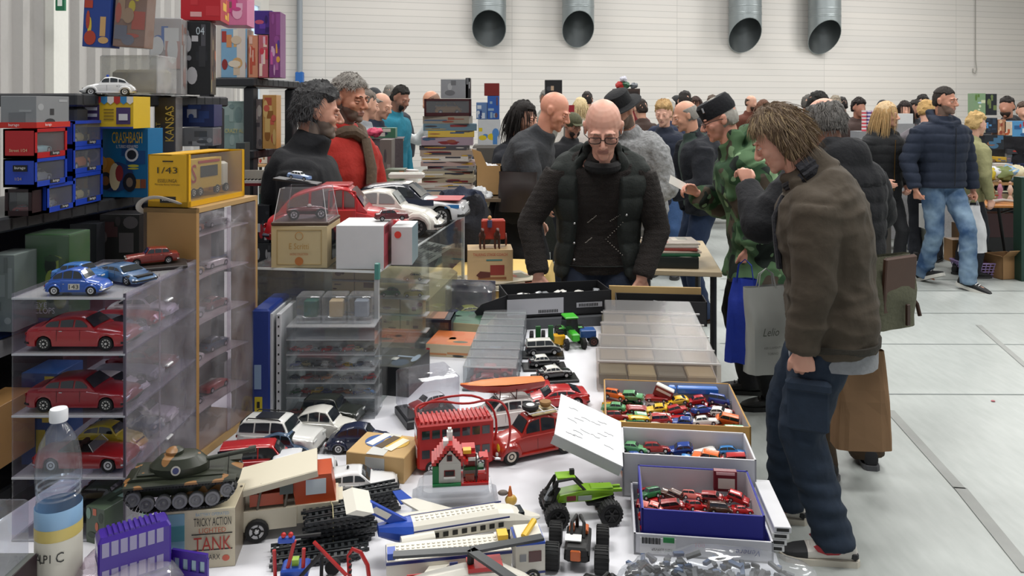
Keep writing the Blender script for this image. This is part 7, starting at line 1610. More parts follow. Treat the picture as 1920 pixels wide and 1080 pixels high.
for a in (176, -58, 8): MB().cbox((.055, 0, .083), (.11, .014, .004), dg, Matrix.Translation((.01, 0, 0))@Matrix.Rotation(R(a), 4, 'Z')).obj('rotor_blade', t)
MB().cyl((.0, -.02, .006), (.09, -.02, .006), .003, UNDER, 6).cyl((.0, .02, .006), (.09, .02, .006), .003, UNDER, 6).obj('skids', t)
# ---- red and black rod model
P3=Vector((on(590, 1095, TZ).x, on(590, 1095, TZ).y, TZ)); t=thing('toy_crane', 'blue, red and black beam-built toy vehicle at the front edge', 'toy vehicle', P3, R(6))
MB().cbox((-.05, -.01, .092), (.03, .012, .010), bb2, None, .002).obj('blue_block', t); MB().cbox((-.035, 0, .03), (.05, .04, .02), bb2, None, .003).cbox((-.035, 0, .045), (.012, .014, .012), plastic('#9ac03a')).obj('blue_body', t)
for a, c2, m in (((-.05, -.01, .03), (-.035, -.01, .09), rr_), ((.0, -.01, .085), (.06, -.012, .02), rr_), ((-.07, -.012, .02), (-.072, -.012, .075), rr_), ((-.02, -.012, .02), (-.018, -.012, .075), rr_), ((-.03, -.02, .02), (.015, -.02, .068), UNDER), ((.012, .0, .0), (.014, .0, .072), UNDER), ((-.05, 0, .09), (.01, .01, .088), UNDER)): MB().cyl(a, c2, .0035, m, 8).obj('beam', t)
b=MB().tube([(.065, 0, 0), (.063, 0, .05), (.07, 0, .062), (.085, 0, .055), (.098, 0, .03), (.102, 0, 0)], .004, rr_, 8)
for k in range(5): b.cyl((.066, -.004, .01+.01*k), (.066, .004, .01+.01*k), .003, UNDER, 8)
b.obj('red_arch', t)
for x in (-.05, .03):
 for y in (-.028, .028): wm=MB(); wheel_mb(wm, .015, .012, rr_); wm.obj('wheel', t, (x, y, .015), 0 if y<0 else math.pi)
for z in (-.055, -.042): MB().ell((z, -.012, .102), (.005, .005, .005), rr_, None, 8, 6).obj('knob', t)
# small yellow figure toy at the plane's nose
q=on(958, 962, TZ)+Vector((0, .03, 0)); f=thing('toy_figure', 'small grey and yellow toy with orange cone behind the plane nose', 'toy', q, 0); MB().ell((0, 0, .014), (.014, .012, .012), plastic('#c9a24a')).obj('body', f); MB().lathe([(.006, .024), (.002, .045)], plastic('#c96a2a'), Matrix.Translation((-.002, 0, 0)), 10).obj('cone', f); MB().ell((-.018, 0, .03), (.012, .008, .006), M('#6a6058', .6)).obj('grey_top', f)
# ---- buggies
def tyre_big(t, x, y, r, w, rim=UNDER, nm='wheel'):
 b=MB(); wheel_mb(b, r, w, rim, 6, TYRE, 20); T=Matrix.Rotation(R(90), 4, 'X')
 for k in range(22):
  a=2*math.pi*k/22; b.cbox((r*.985*math.cos(a), 0, r*.985*math.sin(a)), (r*.07, w*.9, r*.10), TYRE)
 return b.obj(nm, t, (x, y, r), 0 if y<0 else math.pi)
lg=plastic('#7fae28')
t=thing('toy_buggy', 'lime green brick-built toy buggy with black wheels', 'toy buggy', on(1087, 985, TZ)+Vector((0, .03, 0)), R(8)); b=MB()
b.prism([Vector((-.05, -.018, .045)), Vector((.02, -.018, .045)), Vector((.075, -.012, .052)), Vector((.075, -.012, .062)), Vector((.01, -.018, .068)), Vector((-.045, -.018, .060))], (0, .034, 0), lg); b.cbox((.05, 0, .066), (.05, .022, .006), lg, None, .002).cbox((.085, -.008, .06), (.02, .006, .006), lg).cbox((.085, .008, .06), (.02, .006, .006), lg); b.obj('body', t)
MB().cbox((-.02, -.0185, .053), (.02, .001, .010), M('#7a2a30', .4)).cbox((.01, -.0185, .052), (.03, .001, .010), M('#9aa39a', .4)).obj('stickers', t)
b=MB()
for y in (-.014, .014):
 for a, c2 in (((-.055, .05), (-.05, .09)), ((-.05, .09), (-.015, .094)), ((-.015, .094), (.012, .066)), ((-.07, .06), (-.05, .09)), ((-.065, .04), (-.045, .075))): b.cyl((a[0], y, a[1]), (c2[0], y, c2[1]), .0032, UNDER, 6)
b.cbox((-.03, 0, .095), (.04, .03, .004), lg).cbox((-.015, 0, .102), (.01, .008, .012), UNDER); b.obj('roll_cage', t)
MB().cyl((-.075, -.01, .05), (-.06, -.012, .078), .005, M('#8c9196', .4), 8).obj('exhaust', t); MB().cbox((-.055, 0, .04), (.05, .03, .014), UNDER, None, .003).cbox((.045, 0, .036), (.06, .03, .01), UNDER, None, .003).obj('chassis', t)
for x in (-.055, .062):
 for y in (-.036, .036): tyre_big(t, x, y, .0255, .024)
def black_buggy(label, loc, rz):
 t=thing('toy_buggy', label, 'toy buggy', loc, rz, None, (1.0, .85, .95)); o2=plastic('#c0602a')
 MB().cbox((0, 0, .028), (.05, .12, .022), UNDER, None, .005).cbox((0, -.05, .04), (.045, .03, .02), UNDER, None, .004).obj('chassis', t); MB().cbox((-.002, -.062, .035), (.02, .012, .022), o2, None, .002).cbox((.014, .03, .045), (.012, .03, .01), o2, None, .002).cbox((-.014, .04, .042), (.01, .03, .008), o2, None, .002).obj('orange_parts', t)
 MB().tube([(-.012, -.02, .05), (-.012, .0, .072), (-.004, .02, .078), (-.004, .045, .06), (-.004, .05, .04)], .0035, UNDER, 8).tube([(.012, -.02, .05), (.012, .0, .072), (.004, .02, .078), (.004, .045, .06)], .0035, UNDER, 8).obj('roll_bars', t); MB().cbox((-.008, -.03, .054), (.032, .028, .002), M('#dcdcda', .5)).obj('white_card', t)
 for y, r, w in ((-.055, .026, .028), (.05, .0225, .026)):
  for x in (-.048, .048): wm=tyre_big(t, x, y, r, w); wm.rotation_euler=(0, 0, R(90) if x>0 else R(-90))
black_buggy('black and orange toy buggy with white card in its seat', on(1088, 1072, TZ)+Vector((0, .05, 0)), R(-8))
black_buggy('second black and orange toy buggy cut by the frame edge', on(1140, 1180, TZ)+Vector((0, .02, 0)), R(-28))
# ================================================================ open cartons of die-cast cars and what stands between
def open_box(name, label, corner, W_, D_, H_, col, inner, rz, th=.004, cut=True):
 """carton without lid; corner is its near left foot"""
 t=thing(name, label, 'box', corner, rz); a=card(col); i_=card(inner)
 MB().box(0, W_, 0, D_, 0, th, i_).obj('bottom', t)
 for x0, x1, y0, y1 in ((0, W_, 0, th), (0, W_, D_-th, D_), (0, th, 0, D_), (W_-th, W_, 0, D_)):
  b=MB(); b.box(x0, x1, y0, y1, 0, H_, a); e=.0006
  ix0, ix1, iy0, iy1=max(x0-e, th*.9), min(x1+e, W_-th*.9), max(y0-e, th*.9), min(y1+e, D_-th*.9)
  if x1-x0>th*2: b.box(th, W_-th, (y1 if y0==0 else y0-e), (y1+e if y0==0 else y0), th, H_-.002, i_)
  else: b.box((x1 if x0==0 else x0-e), (x1+e if x0==0 else x0), th, D_-th, th, H_-.002, i_)
  b.obj('wall', t)
 return t
def fill(t, W_, D_, cols, nx, ny, L, where, z0=.006, seed=1, kinds=('sport', 'sedan', 'hatch', 'boxy', 'suv', 'van', 'open'), jit=.35, layers=1, up=''):
 rnd=random.Random(seed); Mx=t.matrix_basis; k=0; rw=['front row', 'second row', 'third row', 'back row', 'rearmost row']
 for l in range(layers):
  for j in range(ny):
   for i in range(nx):
    c_=cols[k%len(cols)]; kd=kinds[rnd.randrange(len(kinds))]; k+=1; o=mini(kd, c_, L*rnd.uniform(.88, 1.12))
    p=Vector((W_*(i+.5+rnd.uniform(-.1, .1))/nx, D_*(j+.5+rnd.uniform(-.12, .12))/ny, z0+l*L*.28+.004*rnd.random())); o.location=Mx@p
    o.rotation_euler=(rnd.uniform(-jit, jit)*.7, rnd.uniform(-jit, jit)*.5, t.rotation_euler[2]+rnd.uniform(-jit, jit)+(math.pi if rnd.random()<.4 else 0))
    tag(o, '%s%s die-cast %s in %s, %s, %s'%(up, CN[c_], KN[kd], where, rw[j], ['leftmost', 'second', 'third', 'fourth', 'fifth', 'sixth', 'seventh', 'eighth'][i]+(' from left' if i else '')), 'toy car', 'die-cast cars in '+where)
c3=['#e8b81e', '#b3181c', '#e0661c', '#1c3f8f', '#96201f', '#b3181c', '#e07a70', '#1f6b3c', '#e8e6e0', '#e8b81e', '#b3181c', '#7a1420', '#1f6b3c', '#5fa06a', '#e8e6e0', '#b3181c', '#8d9094', '#e0661c']
t=open_box('carton', 'tan cardboard box full of bright die-cast cars', Vector((.246, 2.04, TZ)), .375, .32, .07, '#a9803f', '#b5b4b8', R(-6)); fill(t, .365, .30, c3, 6, 5, .068, 'the tan carton', seed=3); fill(t, .365, .30, ['#e8b81e', '#b3181c', '#1c3f8f', '#e8e6e0', '#e0661c', '#5fa06a', '#96201f'], 6, 4, .066, 'the tan carton', z0=.027, seed=7, up='upper ')
TB=t.matrix_basis@Vector((.19, .27, .03)); b=thing('toy_bus', 'dark red toy bus with cream roof standing up in the tan carton', 'toy bus', TB+Vector((-.02, 0, .01)), R(-20)); b.rotation_euler=(0, R(20), R(-20)); MB().cbox((0, 0, .015), (.055, .022, .03), paint('#7a1420'), None, .002).cbox((0, 0, .032), (.055, .022, .006), paint('#e8e6e0'), None, .002).obj('body', b); MB().cbox((0, -.0113, .021), (.045, .0006, .007), M('#d8c9c0', .3)).obj('windows', b)
b=thing('toy_lorry', 'long blue toy lorry at the back of the tan carton', 'toy truck', TB+Vector((.09, .02, .012)), R(-4)); MB().cbox((0, 0, .012), (.12, .024, .02), paint('#2f6fc4'), None, .003).obj('trailer', b); MB().cbox((-.075, 0, .012), (.024, .022, .022), paint('#2f6fc4'), None, .004).obj('cab', b)
t=open_box('shoebox', 'white cardboard box of die-cast cars with its lid folded out', Vector((.255, 1.785, TZ)), .30, .15, .10, '#c9c9cc', '#cfcfd2', R(-7)); fill(t, .29, .145, ['#c9793e', '#1c3f8f', '#2f7fc4', '#b3181c', '#4c2b1c', '#e8e6e0', '#1c3f8f', '#c9793e', '#7a1420', '#e8e6e0', '#5fa06a', '#8d9094', '#2f7fc4'], 5, 3, .066, 'the white box', z0=.03, seed=5); fill(t, .29, .145, ['#2f7fc4', '#e0661c', '#b3181c', '#5fa06a', '#96201f', '#1c3f8f', '#e8e6e0'], 5, 3, .062, 'the white box', z0=.052, seed=9, up='upper ')
mx=t.matrix_basis; lid=thing_part('lid', t); lid.location=(-.001, -.07, .10); lid.rotation_euler=(0, R(23), 0); lid['label']='folded out lid with pencil notes'
MB().box(-.165, 0, 0, .245, -.001, .002, card('#e4e4e6')).obj('flap', lid); MB().box(-.165, -.0, .0, .002, -.022, .0, card('#b8b8ba')).obj('front_rim', lid); b=MB(); rnd=random.Random(4)
for k in range(14): x, y=-.14+.017*(k%3)+.06*(k // 8), .04+.024*(k%7); b.tube([(x+q*.006, y+rnd.uniform(-.004, .004), .0026) for q in range(5)], .0005, M('#8c8c90', .8), 4)
b.obj('pencil_notes', lid)
t=open_box('cardboard_tray', 'upturned white tray lettered upside down under the blue box', Vector((.245, 1.555, TZ)), .272, .215, .042, '#cfcfd4', '#c4c4c8', R(-7))
text('Venere', t, face_front(.222, -.002, .020)@Matrix.Rotation(R(180), 4, 'Z'), .046, .012, M('#2f4a86', .5), 'lettering', .0006, 0, .3); MB().box(.012, .083, -.001, 0, .004, .036, M('#dededf', .5)).box(.058, .080, -.0016, 0, .028, .038, M('#2f8a4a', .5)).obj('price_label', t); b=MB()
for k in range(16): b.box(.016+.0023*k, .0172+.0023*k+.0007*(k%3==0), -.0018, 0, .024, .036, UNDER)
b.obj('barcode', t); text('10M 039VSP', t, face_front(.055, -.002, .014)@Matrix.Rotation(R(180), 4, 'Z'), .04, .005, M('#333', .5)); text('100', t, face_front(.13, -.002, .028), .018, .008, M('#d8a0a8', .5))
t=open_box('shoebox', 'blue edged white box of red and brown toy cars', Vector((.262, 1.563, TZ+.005)), .242, .195, .082, '#1c1f86', '#c4c2c8', R(-7)); fill(t, .23, .185, ['#b3181c', '#96201f', '#b3181c', '#4c2b1c', '#b3181c'], 5, 4, .05, 'the blue edged box', z0=.024, seed=11, kinds=('van', 'boxy', 'suv')); fill(t, .23, .15, ['#b3181c', '#4c2b1c', '#b3181c', '#1f6b3c', '#4c2b1c', '#e07a70', '#96201f'], 5, 3, .048, 'the blue edged box', z0=.044, seed=13, up='upper ', kinds=('van', 'suv', 'boxy'), jit=.6)
q=t.matrix_basis@Vector((.19, .175, .015)); b=pbox('blister_pack', 'small dark red packet with white label in the blue edged box', q+Vector((0, 0, .03)), (.05, .014, .045), '#6e1f2c', R(-7), (), 90); MB().cbox((.002, -.008, .018), (.036, .001, .022), M('#c9c4bc', .5)).cbox((0, -.008, .04), (.04, .001, .006), M('#d8b0b4', .5)).obj('labels', b)
for i in range(4): tag(MB().cbox((0, 0, 0), (.034, .2, .012), card(['#d8d8d8', '#cfcfcf', '#dcdcda', '#c9c9cc'][i]), None, .001).cbox((.0, -.1005, 0), (.024, .001, .006), UNDER).obj('magazine', None, Vector((.548+.003*i, 1.66, TZ+.008+.0125*i)), R(-9+i)), 'barcoded white booklet beside the shoeboxes, %s of four'%['lowest', 'second', 'third', 'topmost'][i], 'booklet', 'white booklets at the table edge')
rnd=random.Random(8); gc=[M(c, .5) for c in ('#34383e', '#42464c', '#26292f', '#3f5270')]; b=MB()
for k in range(260): x, y=rnd.uniform(-.15, .15), rnd.uniform(-.07, .07); z=.006+.034*rnd.random()*(1-(x/.17)**2); b.cbox((0, 0, 0), (rnd.uniform(.008, .03), .008, .006), gc[k%4], RT(rnd.uniform(0, 3), (x, y, z), rnd.uniform(-.4, .4), rnd.uniform(-.4, .4)))
bg_=Vector((.37, 1.425, TZ)); tag(b.obj('loose_bricks', None, bg_, R(-8)), 'heap of dark grey toy bricks inside the clear bag', 'bricks', None, 'stuff')
crumple('plastic_bag', 'clear plastic bag of dark grey bricks below the shoeboxes', bg_+Vector((0, 0, .026)), (.19, .10, .032), clear('#f4f6f8', .08, .06, haze=.08), 5, zmin=-.024, amp=.22)
# clear tiered cases to the right
for i in range(5):
 y=2.42+.15*i; x=.275+.020*i; t=thing('clear_case', 'wide clear case of model boxes, %s in the row behind the tan carton'%['nearest', 'second', 'third', 'fourth', 'farthest'][i], 'case', Vector((x+.19, y+.07, TZ+.001)), R(-5), 'wide clear cases behind the tan carton'); t.rotation_euler=(R(3 if i else 0), 0, R(-5))
 MB().cbox((0, 0, .05), (.385-.01*i, .138, .095+.004*i), clear('#efe9e4', .15, .25), None, .003).obj('case_shell', t); MB().box(-.19, .19, -.07, -.066, .094, .099, M('#c9c6c4', .2)).obj('rim', t); b=MB(); rnd=random.Random(40+i)
 for k in range(4): b.cbox((-.14+.093*k, .01, .03), (.088, .10, .03+.02*rnd.random()), card(rnd.choice(['#6a6650', '#8a8060', '#55544a', '#96896f'])), None, .004)
 b.obj('packed_models', t)
t=open_box('carton', 'dark cardboard box of small cars beyond the wide clear cases', Vector((.43, 3.20, TZ)), .37, .13, .10, '#26262a', '#17181a', R(-6)); fill(t, .36, .12, ['#e8e6e0', '#b8a878', '#e8e6e0', '#8d9094', '#b3181c', '#4c2b1c', '#e8e6e0'], 7, 1, .05, 'the dark carton', z0=.06, seed=21)
tag(MB().box(0, .39, 0, .012, 0, .125, card('#c9a870'), RT(R(-6))).obj('card_sheet', None, Vector((.42, 3.345, TZ))), 'yellowish card sheet standing behind the dark carton', 'card')
t=open_box('shoebox', 'black open shoebox with white labels held out over the table', Vector((-.02, 3.12, TZ+.045)), .44, .19, .095, '#15161a', '#101114', R(11)); MB().box(.0, .235, -.0012, 0, .012, .075, M('#b4b4ba', .5)).box(.29, .40, -.0012, 0, .03, .05, M('#a8a8ae', .5)).obj('labels', t); b=MB()
for k in range(12): b.box(.13+.007*k, .134+.007*k, -.002, 0, .016, .028, UNDER).box(.30+.007*k, .304+.007*k, -.002, 0, .034, .046, UNDER)
b.obj('barcode', t); m_=t.matrix_basis
for k in range(5): o=mini(['sport', 'sedan', 'boxy'][k%3], ['#e8e6e0', '#8d9094', '#e8e6e0'][k%3], .07); o.location=m_@Vector((.08+.08*k, .09, .06)); o.rotation_euler=(.1, -.2, R(20*k)); tag(o, '%s toy car in the black shoebox, %s'%(CN[['#e8e6e0', '#8d9094', '#e8e6e0'][k%3]], od[k]), 'toy car', 'cars in the black shoebox')
tag(MB().prism([Vector(v) for v in ((0, 0, 0), (-.11, .0, 0), (-.13, 0, .03), (-.10, 0, .06), (0, 0, .09))], (0, .004, 0), card('#17181c')).obj('box_flap', None, m_@Vector((-.001, .01, 0)), R(11)), 'black rounded end flap of the shoebox', 'flap')
tag(MB().cbox((0, 0, .021), (.46, .22, .042), card('#4a4c50'), None, .002).obj('grey_box', None, Vector((.22, 3.26, TZ)), R(10)), 'dark grey flat box under the black shoebox', 'box')
# row of small clear cases
for i in range(9):
 y=2.44+.092*i; p=Vector((-.068+.006*i, y+.04, TZ+.001)); t=thing('clear_case', 'small clear display case with dark plinth, %s in its long row'%['nearest', 'second', 'third', 'fourth', 'fifth', 'sixth', 'seventh', 'eighth', 'farthest'][i], 'case', p, R(-4+i%3), 'small clear cases in a row')
 MB().cbox((0, 0, .042), (.17, .078, .072), clear('#eef2f4', .16, .15), None, .002).obj('cover', t); MB().cbox((0, 0, .003), (.174, .082, .006), M('#4a4d52', .3), None, .001).obj('plinth', t); MB().box(-.085, .085, -.040, -.039, .074, .079, M('#d5dadc', .1)).obj('rim', t)
 if i<4: c_=['#7a1420', '#b3181c', '#1d1e21', '#38506b'][i]; o=mini('sport', c_, .13); o.location=p+Vector((0, 0, .008)); tag(o, '%s car inside the %s small clear case'%(CN[c_], ['nearest', 'second', 'third', 'fourth'][i]), 'toy car', 'cars in small clear cases')
p=Vector((-.245, 2.24, TZ)); t=thing('display_box', 'wrapped clear box with a red and white rally car behind the red bus', 'case', p, R(24)); MB().cbox((0, 0, .012), (.16, .13, .024), M('#1a1b1f', .4), None, .003).obj('base', t); MB().cbox((0, 0, .08), (.155, .125, .112), clear('#f0f0f4', .07, .05, haze=.05), None, .008).obj('wrapper', t)
car('toy_rally_car', 'red and white toy rally car inside the wrapped clear box', 'hatch', '#8f1a22', .11, p+Vector((0, 0, .026)), R(215), roof='#d9d9dc')
t=pbox('model_box', 'black box with a picture strip behind the wrapped rally car', Vector((-.36, 2.50, TZ)), (.13, .19, .09), '#1b1c20', R(-14), (('t', ['#8fa0b0', '#c9c9c4', '#3a4a5a'], 5),), 91, top='#2e2f28')
t=pbox('kit_box', 'orange model kit box with a helicopter picture', Vector((-.215, 2.86, TZ)), (.165, .17, .045), '#cfc0a0', R(-10), (('t', ['#c96a3a', '#5a6050', '#d8854a'], 6), ('f', ['#c98a5a', '#3a4040'], 4)), 92, top='#c9703f')
MB().cbox((-.074, -.086, .022), (.012, .001, .016), M('#b5202a', .5)).obj('red_mark', t)
t=pbox('kit_box', 'green and cream model kit box behind the orange one', Vector((-.16, 3.08, TZ)), (.17, .17, .06), '#c4bb98', R(-14), (('t', ['#26302a', '#b8b498', '#3f5a48'], 5),), 93, top='#3f6a50')
t=winbox('dark blue window box behind the kit boxes', Vector((-.315, 3.02, TZ)), (.175, .12, .085), '#20263a', R(-4), 'boxy', '#b8a878', 'small beige car in the dark blue window box', group=None, cg=None); art(MB(), (1, 1, 1), 't', ['#fff'], 0, 1); MB().cbox((0, 0, .0865), (.12, .10, .001), M('#a87a64', .5)).obj('top_picture', t)
p=Vector((-.20, 3.33, TZ)); t=thing('display_box', 'large clear bag covered box with a dark blue car', 'case', p, R(-8)); MB().cbox((0, 0, .07), (.25, .14, .14), clear('#e8e8f0', .16, .05, haze=.14), None, .02).obj('wrapper', t); MB().box(-.12, .12, .06, .065, 0, .14, M('#6a6a7a', .5)).obj('back_card', t)
car('toy_sports_car', 'dark blue and yellow toy car inside the large clear bag', 'sport', '#1d2c5e', .16, p+Vector((0, -.01, .004)), R(200), roof='#a8b03a', detail=False)
car('toy_sports_car', 'orange and red toy racing car beside the counter case', 'sport', '#c2541f', .13, Vector((-.44, 3.02, TZ)), R(180), detail=False)
for i, (x, y, lb) in enumerate(((-.42, 2.80, 'nearer flat grey blister pack beside the counter case'), (-.36, 2.90, 'farther flat grey blister pack beside the counter case'))): t=thing('blister_pack', lb, 'pack', (x, y, TZ), R(-20+12*i)); MB().cbox((0, 0, .003), (.20, .10, .005), card('#6a6a70'), None, .001).obj('card', t); MB().cbox((.02, 0, .016), (.12, .06, .024), clear('#eef0f2', .15, .05, haze=.08), None, .006).obj('blister', t)
# tractor, trailer and black patrol cars
gt=plastic('#3fae2c'); dgn=plastic('#1d5a2a'); TP0=on(1072, 648, TZ)
t=thing('toy_tractor', 'bright green toy tractor seen from behind', 'toy tractor', TP0, R(-78)); MB().cbox((.02, 0, .045), (.075, .03, .03), gt, None, .005).cbox((-.03, -.034, .062), (.04, .026, .008), gt, None, .003).cbox((-.03, .034, .062), (.04, .026, .008), gt, None, .003).cbox((-.055, 0, .04), (.01, .04, .03), dgn).obj('body', t)
MB().loft([[Vector((x*.03-.028, y*w2, z)) for x, y in ((-1, -1), (1, -1), (1, 1), (-1, 1))] for z, w2 in ((.06, .026), (.10, .022))], GLASSD, True, False).obj('cab_glass', t); MB().cbox((-.028, 0, .104), (.066, .052, .008), gt, None, .003).obj('cab_roof', t)
for y in (-.042, .042): tyre_big(t, -.03, y, .034, .022, M('#8a8f94', .4)); tyre_big(t, .045, y*.8, .02, .014, M('#8a8f94', .4))
q=on(1020, 655, TZ); t=thing('toy_plough', 'dark green toy farm implement with yellow tray beside the tractor', 'toy machine', q, R(10)); MB().box(-.03, -.012, 0, .012, .01, .085, dgn).box(.018, .036, 0, .012, .01, .085, dgn).box(-.04, .045, 0, .05, .008, .02, dgn).obj('frame', t); MB().box(.04, .082, .0, .04, .012, .045, plastic('#e0a818')).obj('yellow_tray', t)
for x in (-.035, .01): tyre_big(t, x, .06, .026, .014, M('#6b4030', .6)).rotation_euler=(0, 0, R(75))
t=thing('toy_trailer', 'blue toy trailer at the right of the tractor', 'toy machine', on(1104, 655, TZ)+Vector((.0, .06, 0)), R(5)); MB().cbox((0, 0, .045), (.06, .05, .03), plastic('#274f8c'), None, .003).obj('tub', t)
for y in (-.026, .026): tyre_big(t, .02, y, .018, .01, M('#6b3a30', .5))
for i, (px, py, z, kd, L, lb) in enumerate(((1040, 712, .0, 'sedan', .115, 'black toy patrol saloon with white roof, nearest of three'), (1020, 690, .006, 'boxy', .105, 'black square toy patrol car with white roof, middle of three'), (1018, 668, .006, 'van', .125, 'black toy patrol van with white roof, farthest of three'))):
 p=on(px, py, TZ); tag(MB().cbox((0, 0, .005), (.15, .075, .009), M('#131315', .35), None, .002).obj('display_plinth', None, p, R(8-4*i)), 'black plinth under the %s black patrol vehicle'%['nearest', 'middle', 'farthest'][i], 'plinth'); car('toy_patrol_car', lb, kd, '#17181c', L, p+Vector((0, 0, .0105)), R(14-4*i), roof='#d9d8d0', rim=M('#ddd', .4), spokes=0)
# yellow table: coach on its box, magazines; farther table of magazines
p=Vector((((918-PX)/F)*3.92, 3.92, TZ+.003)); t=pbox('coach_box', 'cream box with a stage coach picture under the toy coach', p, (.225, .16, .185), '#c3a67c', R(4), (), 95, side='#b39a74', txt=(('TALKING STAGE COACH', 'f', 0, .88, .17, .014, '#b03a2c'),)); b=MB(); y=-.081
b.cbox((.02, y, .135), (.08, .001, .007), M('#3f7a78', .5)).prism([Vector((-.07, y, .06)), Vector((-.05, y, .045)), Vector((.0, y, .05)), Vector((.0, y, .075)), Vector((-.05, y, .08))], (0, -.001, 0), M('#5a2a24', .6)); b.cbox((.035, y, .085), (.07, .001, .05), M('#8a3028', .6)).cbox((.01, y, .045), (.14, .001, .012), M('#8a5a3a', .6)); b.obj('printed_coach', t)
t=thing('toy_coach', 'red toy stage coach with brown horses standing on its box', 'toy coach', p+Vector((0, .0, .187)), R(5)); MB().cbox((.02, .03, .085), (.12, .06, .10), plastic('#a8321f'), None, .006).obj('coach_body', t); MB().cyl((.0, -.01, .10), (.0, -.01, .135), .012, M('#4a4a6a', .6), 8).ell((0, -.01, .148), (.010, .010, .012), M('#d8a060', .6)).obj('driver', t)
hb_=M('#4a2418', .6)
for x in (-.04, .035):
 h=MB().ell((x, -.04, .062), (.018, .035, .020), hb_).tube([(x, -.065, .07), (x, -.078, .10), (x, -.095, .095)], [.011, .009, .007], hb_, 8, round_ends=True)
 for dx in (-.010, .010):
  for dy in (-.06, -.02): h.cyl((x+dx, dy, .06), (x+dx, dy, 0), .0045, hb_, 6)
 h.obj('horse', t)
for x in (-.045, .085): MB().lathe([(.028, -.003), (.032, -.003), (.032, .003), (.028, .003)], M('#6a2a1a', .5), Matrix.Translation((x, .03, .032))@Matrix.Rotation(R(90), 4, 'Y'), 16).obj('wheel', t)
for i in range(5): q=Vector((-.10+.035*(i%3)-.03*(i%2), 3.88+.012*i, TZ+.004+.006*i)); pbox('magazine', '%s of the magazines in plastic sleeves on the yellow cloth'%['lowest', 'second', 'middle', 'fourth', 'topmost'][i], q, (.34, .24, .005), '#d2cab6', R(-12+9*i), (('t', ['#a8604a', '#7a7a6a', '#d8ccb0', '#5a5a50'], 6),), 100+i, cat='magazine', group='sleeved magazines on the yellow cloth')
tb=thing('trestle_table', 'small table of magazines at the right behind the quilted vest', 'table', (1.0, 4.75, 0), R(-8)); MB().cbox((0, 0, TZ-.018), (.44, 1.0, .03), card('#b9a88a'), None, .004).obj('tabletop', tb)
for x in (-.18, .18):
 for y in (-.44, .44): MB().cyl((x, y, TZ-.03), (x, y, 0), .018, M('#3a3c3f', .4, .6), 8).obj('leg', tb)
for i, (z, h, c, lb) in enumerate(((0, .06, '#141a16', 'black box with green stripe on the magazine table'), (.062, .014, '#1f5a3a', 'green folder on the black box'), (.078, .01, '#c9b8a8', 'pale magazine on the green folder'), (.09, .012, '#8a3a30', 'red edged magazine in the right stack'), (.104, .012, '#c9c4ba', 'cream magazine near the top of the right stack'), (.118, .01, '#b5aba0', 'topmost grey magazine in the right stack'))): pbox('magazine' if i else 'flat_box', lb, Vector((.90+.006*(i%3), 4.42+.01*i, TZ+.001+z)), (.30, .22, h), c, R(-6+3*(i%3)), (('t', ['#b06a5a', '#8a8a80', '#d0c8b8'], 5),), 110+i, cat='magazine' if i else 'box')
for i in range(3): pbox('magazine', 'loose comic on the magazine table, %s'%['nearest', 'middle', 'farthest'][i], Vector((.98+.03*i, 4.66+.16*i, TZ+.001)), (.22, .15, .02+.01*i), '#c9b89a', R(10*i), (('t', ['#c9703a', '#5a6a8a', '#d8c02a'], 6),), 120+i, cat='magazine')
# ================================================================ things people carry
def bag(name, label, top, w, d, h, mat, rz=0.0, handle=.10, seed=1, cat='bag', flare=1.0, hm=None, crease=.012, kind='soft'):
 t=thing(name, label, cat, top, rz); b=MB(); rings=[]; n=28
 for j in range(9):
  f=j/8; z=-h*f; ww=w/2*(flare+(1-flare)*f); dd=d/2*(.35+.65*sstep(0, .5, f))*(1 if kind=='paper' else .9+.1*f)
  g=[]
  for k in range(n):
   a=2*math.pi*k/n; c, s_=math.cos(a), math.sin(a); p_=.35 if kind=='paper' else .6
   x, y=ww*abs(c)**p_*(1 if c>0 else-1), dd*abs(s_)**p_*(1 if s_>0 else-1); o=crease*noise.noise(Vector((x*14+seed, y*14, z*5)))+crease*.5*noise.noise(Vector((x*40, seed, z*10)))
   g.append(Vector((x+o*c, y+o*1.6*s_, z)))
  rings.append(g)
 b.loft(rings, mat, False, kind!='paper'); b.add(rings[-1], [tuple(range(n))], mat); b.obj('bag_body', t)
 if handle:
  for s_ in (-1, 1): MB().tube([(-w*.2, s_*d*.12, -.01), (-w*.15, s_*.008, handle*.7), (0, 0, handle), (w*.15, s_*.008, handle*.7), (w*.2, s_*d*.12, -.01)], .006, hm or mat, 6, True, .4).obj('handle', t)
 return t
nwv=M('#12309c', .7, 0, 'cloth', .15, 0, 30, .2)
bag('shopping_bag', 'bright blue cloth shopping bag hanging beside the camouflage jacket', at(1397, 522, 4.05), .21, .13, .43, nwv, R(-20), .10, 2, crease=.02, flare=.62)
t=bag('shopping_bag', 'white and grey printed shopping bag behind the blue one', at(1436, 536, 4.0), .24, .12, .44, M('#aeb0ac', .5, 0, 'film', .08, 0, 8), R(12), .09, 5, crease=.016); text('Lelio', t, face_front(-.01, -.068, -.22), .09, .04, M('#55584f', .6), shear=.3); text('ABBIGLIAMENTO', t, face_front(0, -.068, -.30), .10, .012, M('#6a6c66', .6)); text('TORINO', t, face_front(0, -.068, -.33), .06, .012, M('#6a6c66', .6))
bag('paper_bag', 'brown paper carrier bag hanging behind the cargo jeans', at(1613, 655, 3.38), .24, .12, .42, M('#8a6a4c', .8, 0, 'paper', .08, 0, 10), R(-4), 0, 3, crease=.006, flare=.82, kind='paper')
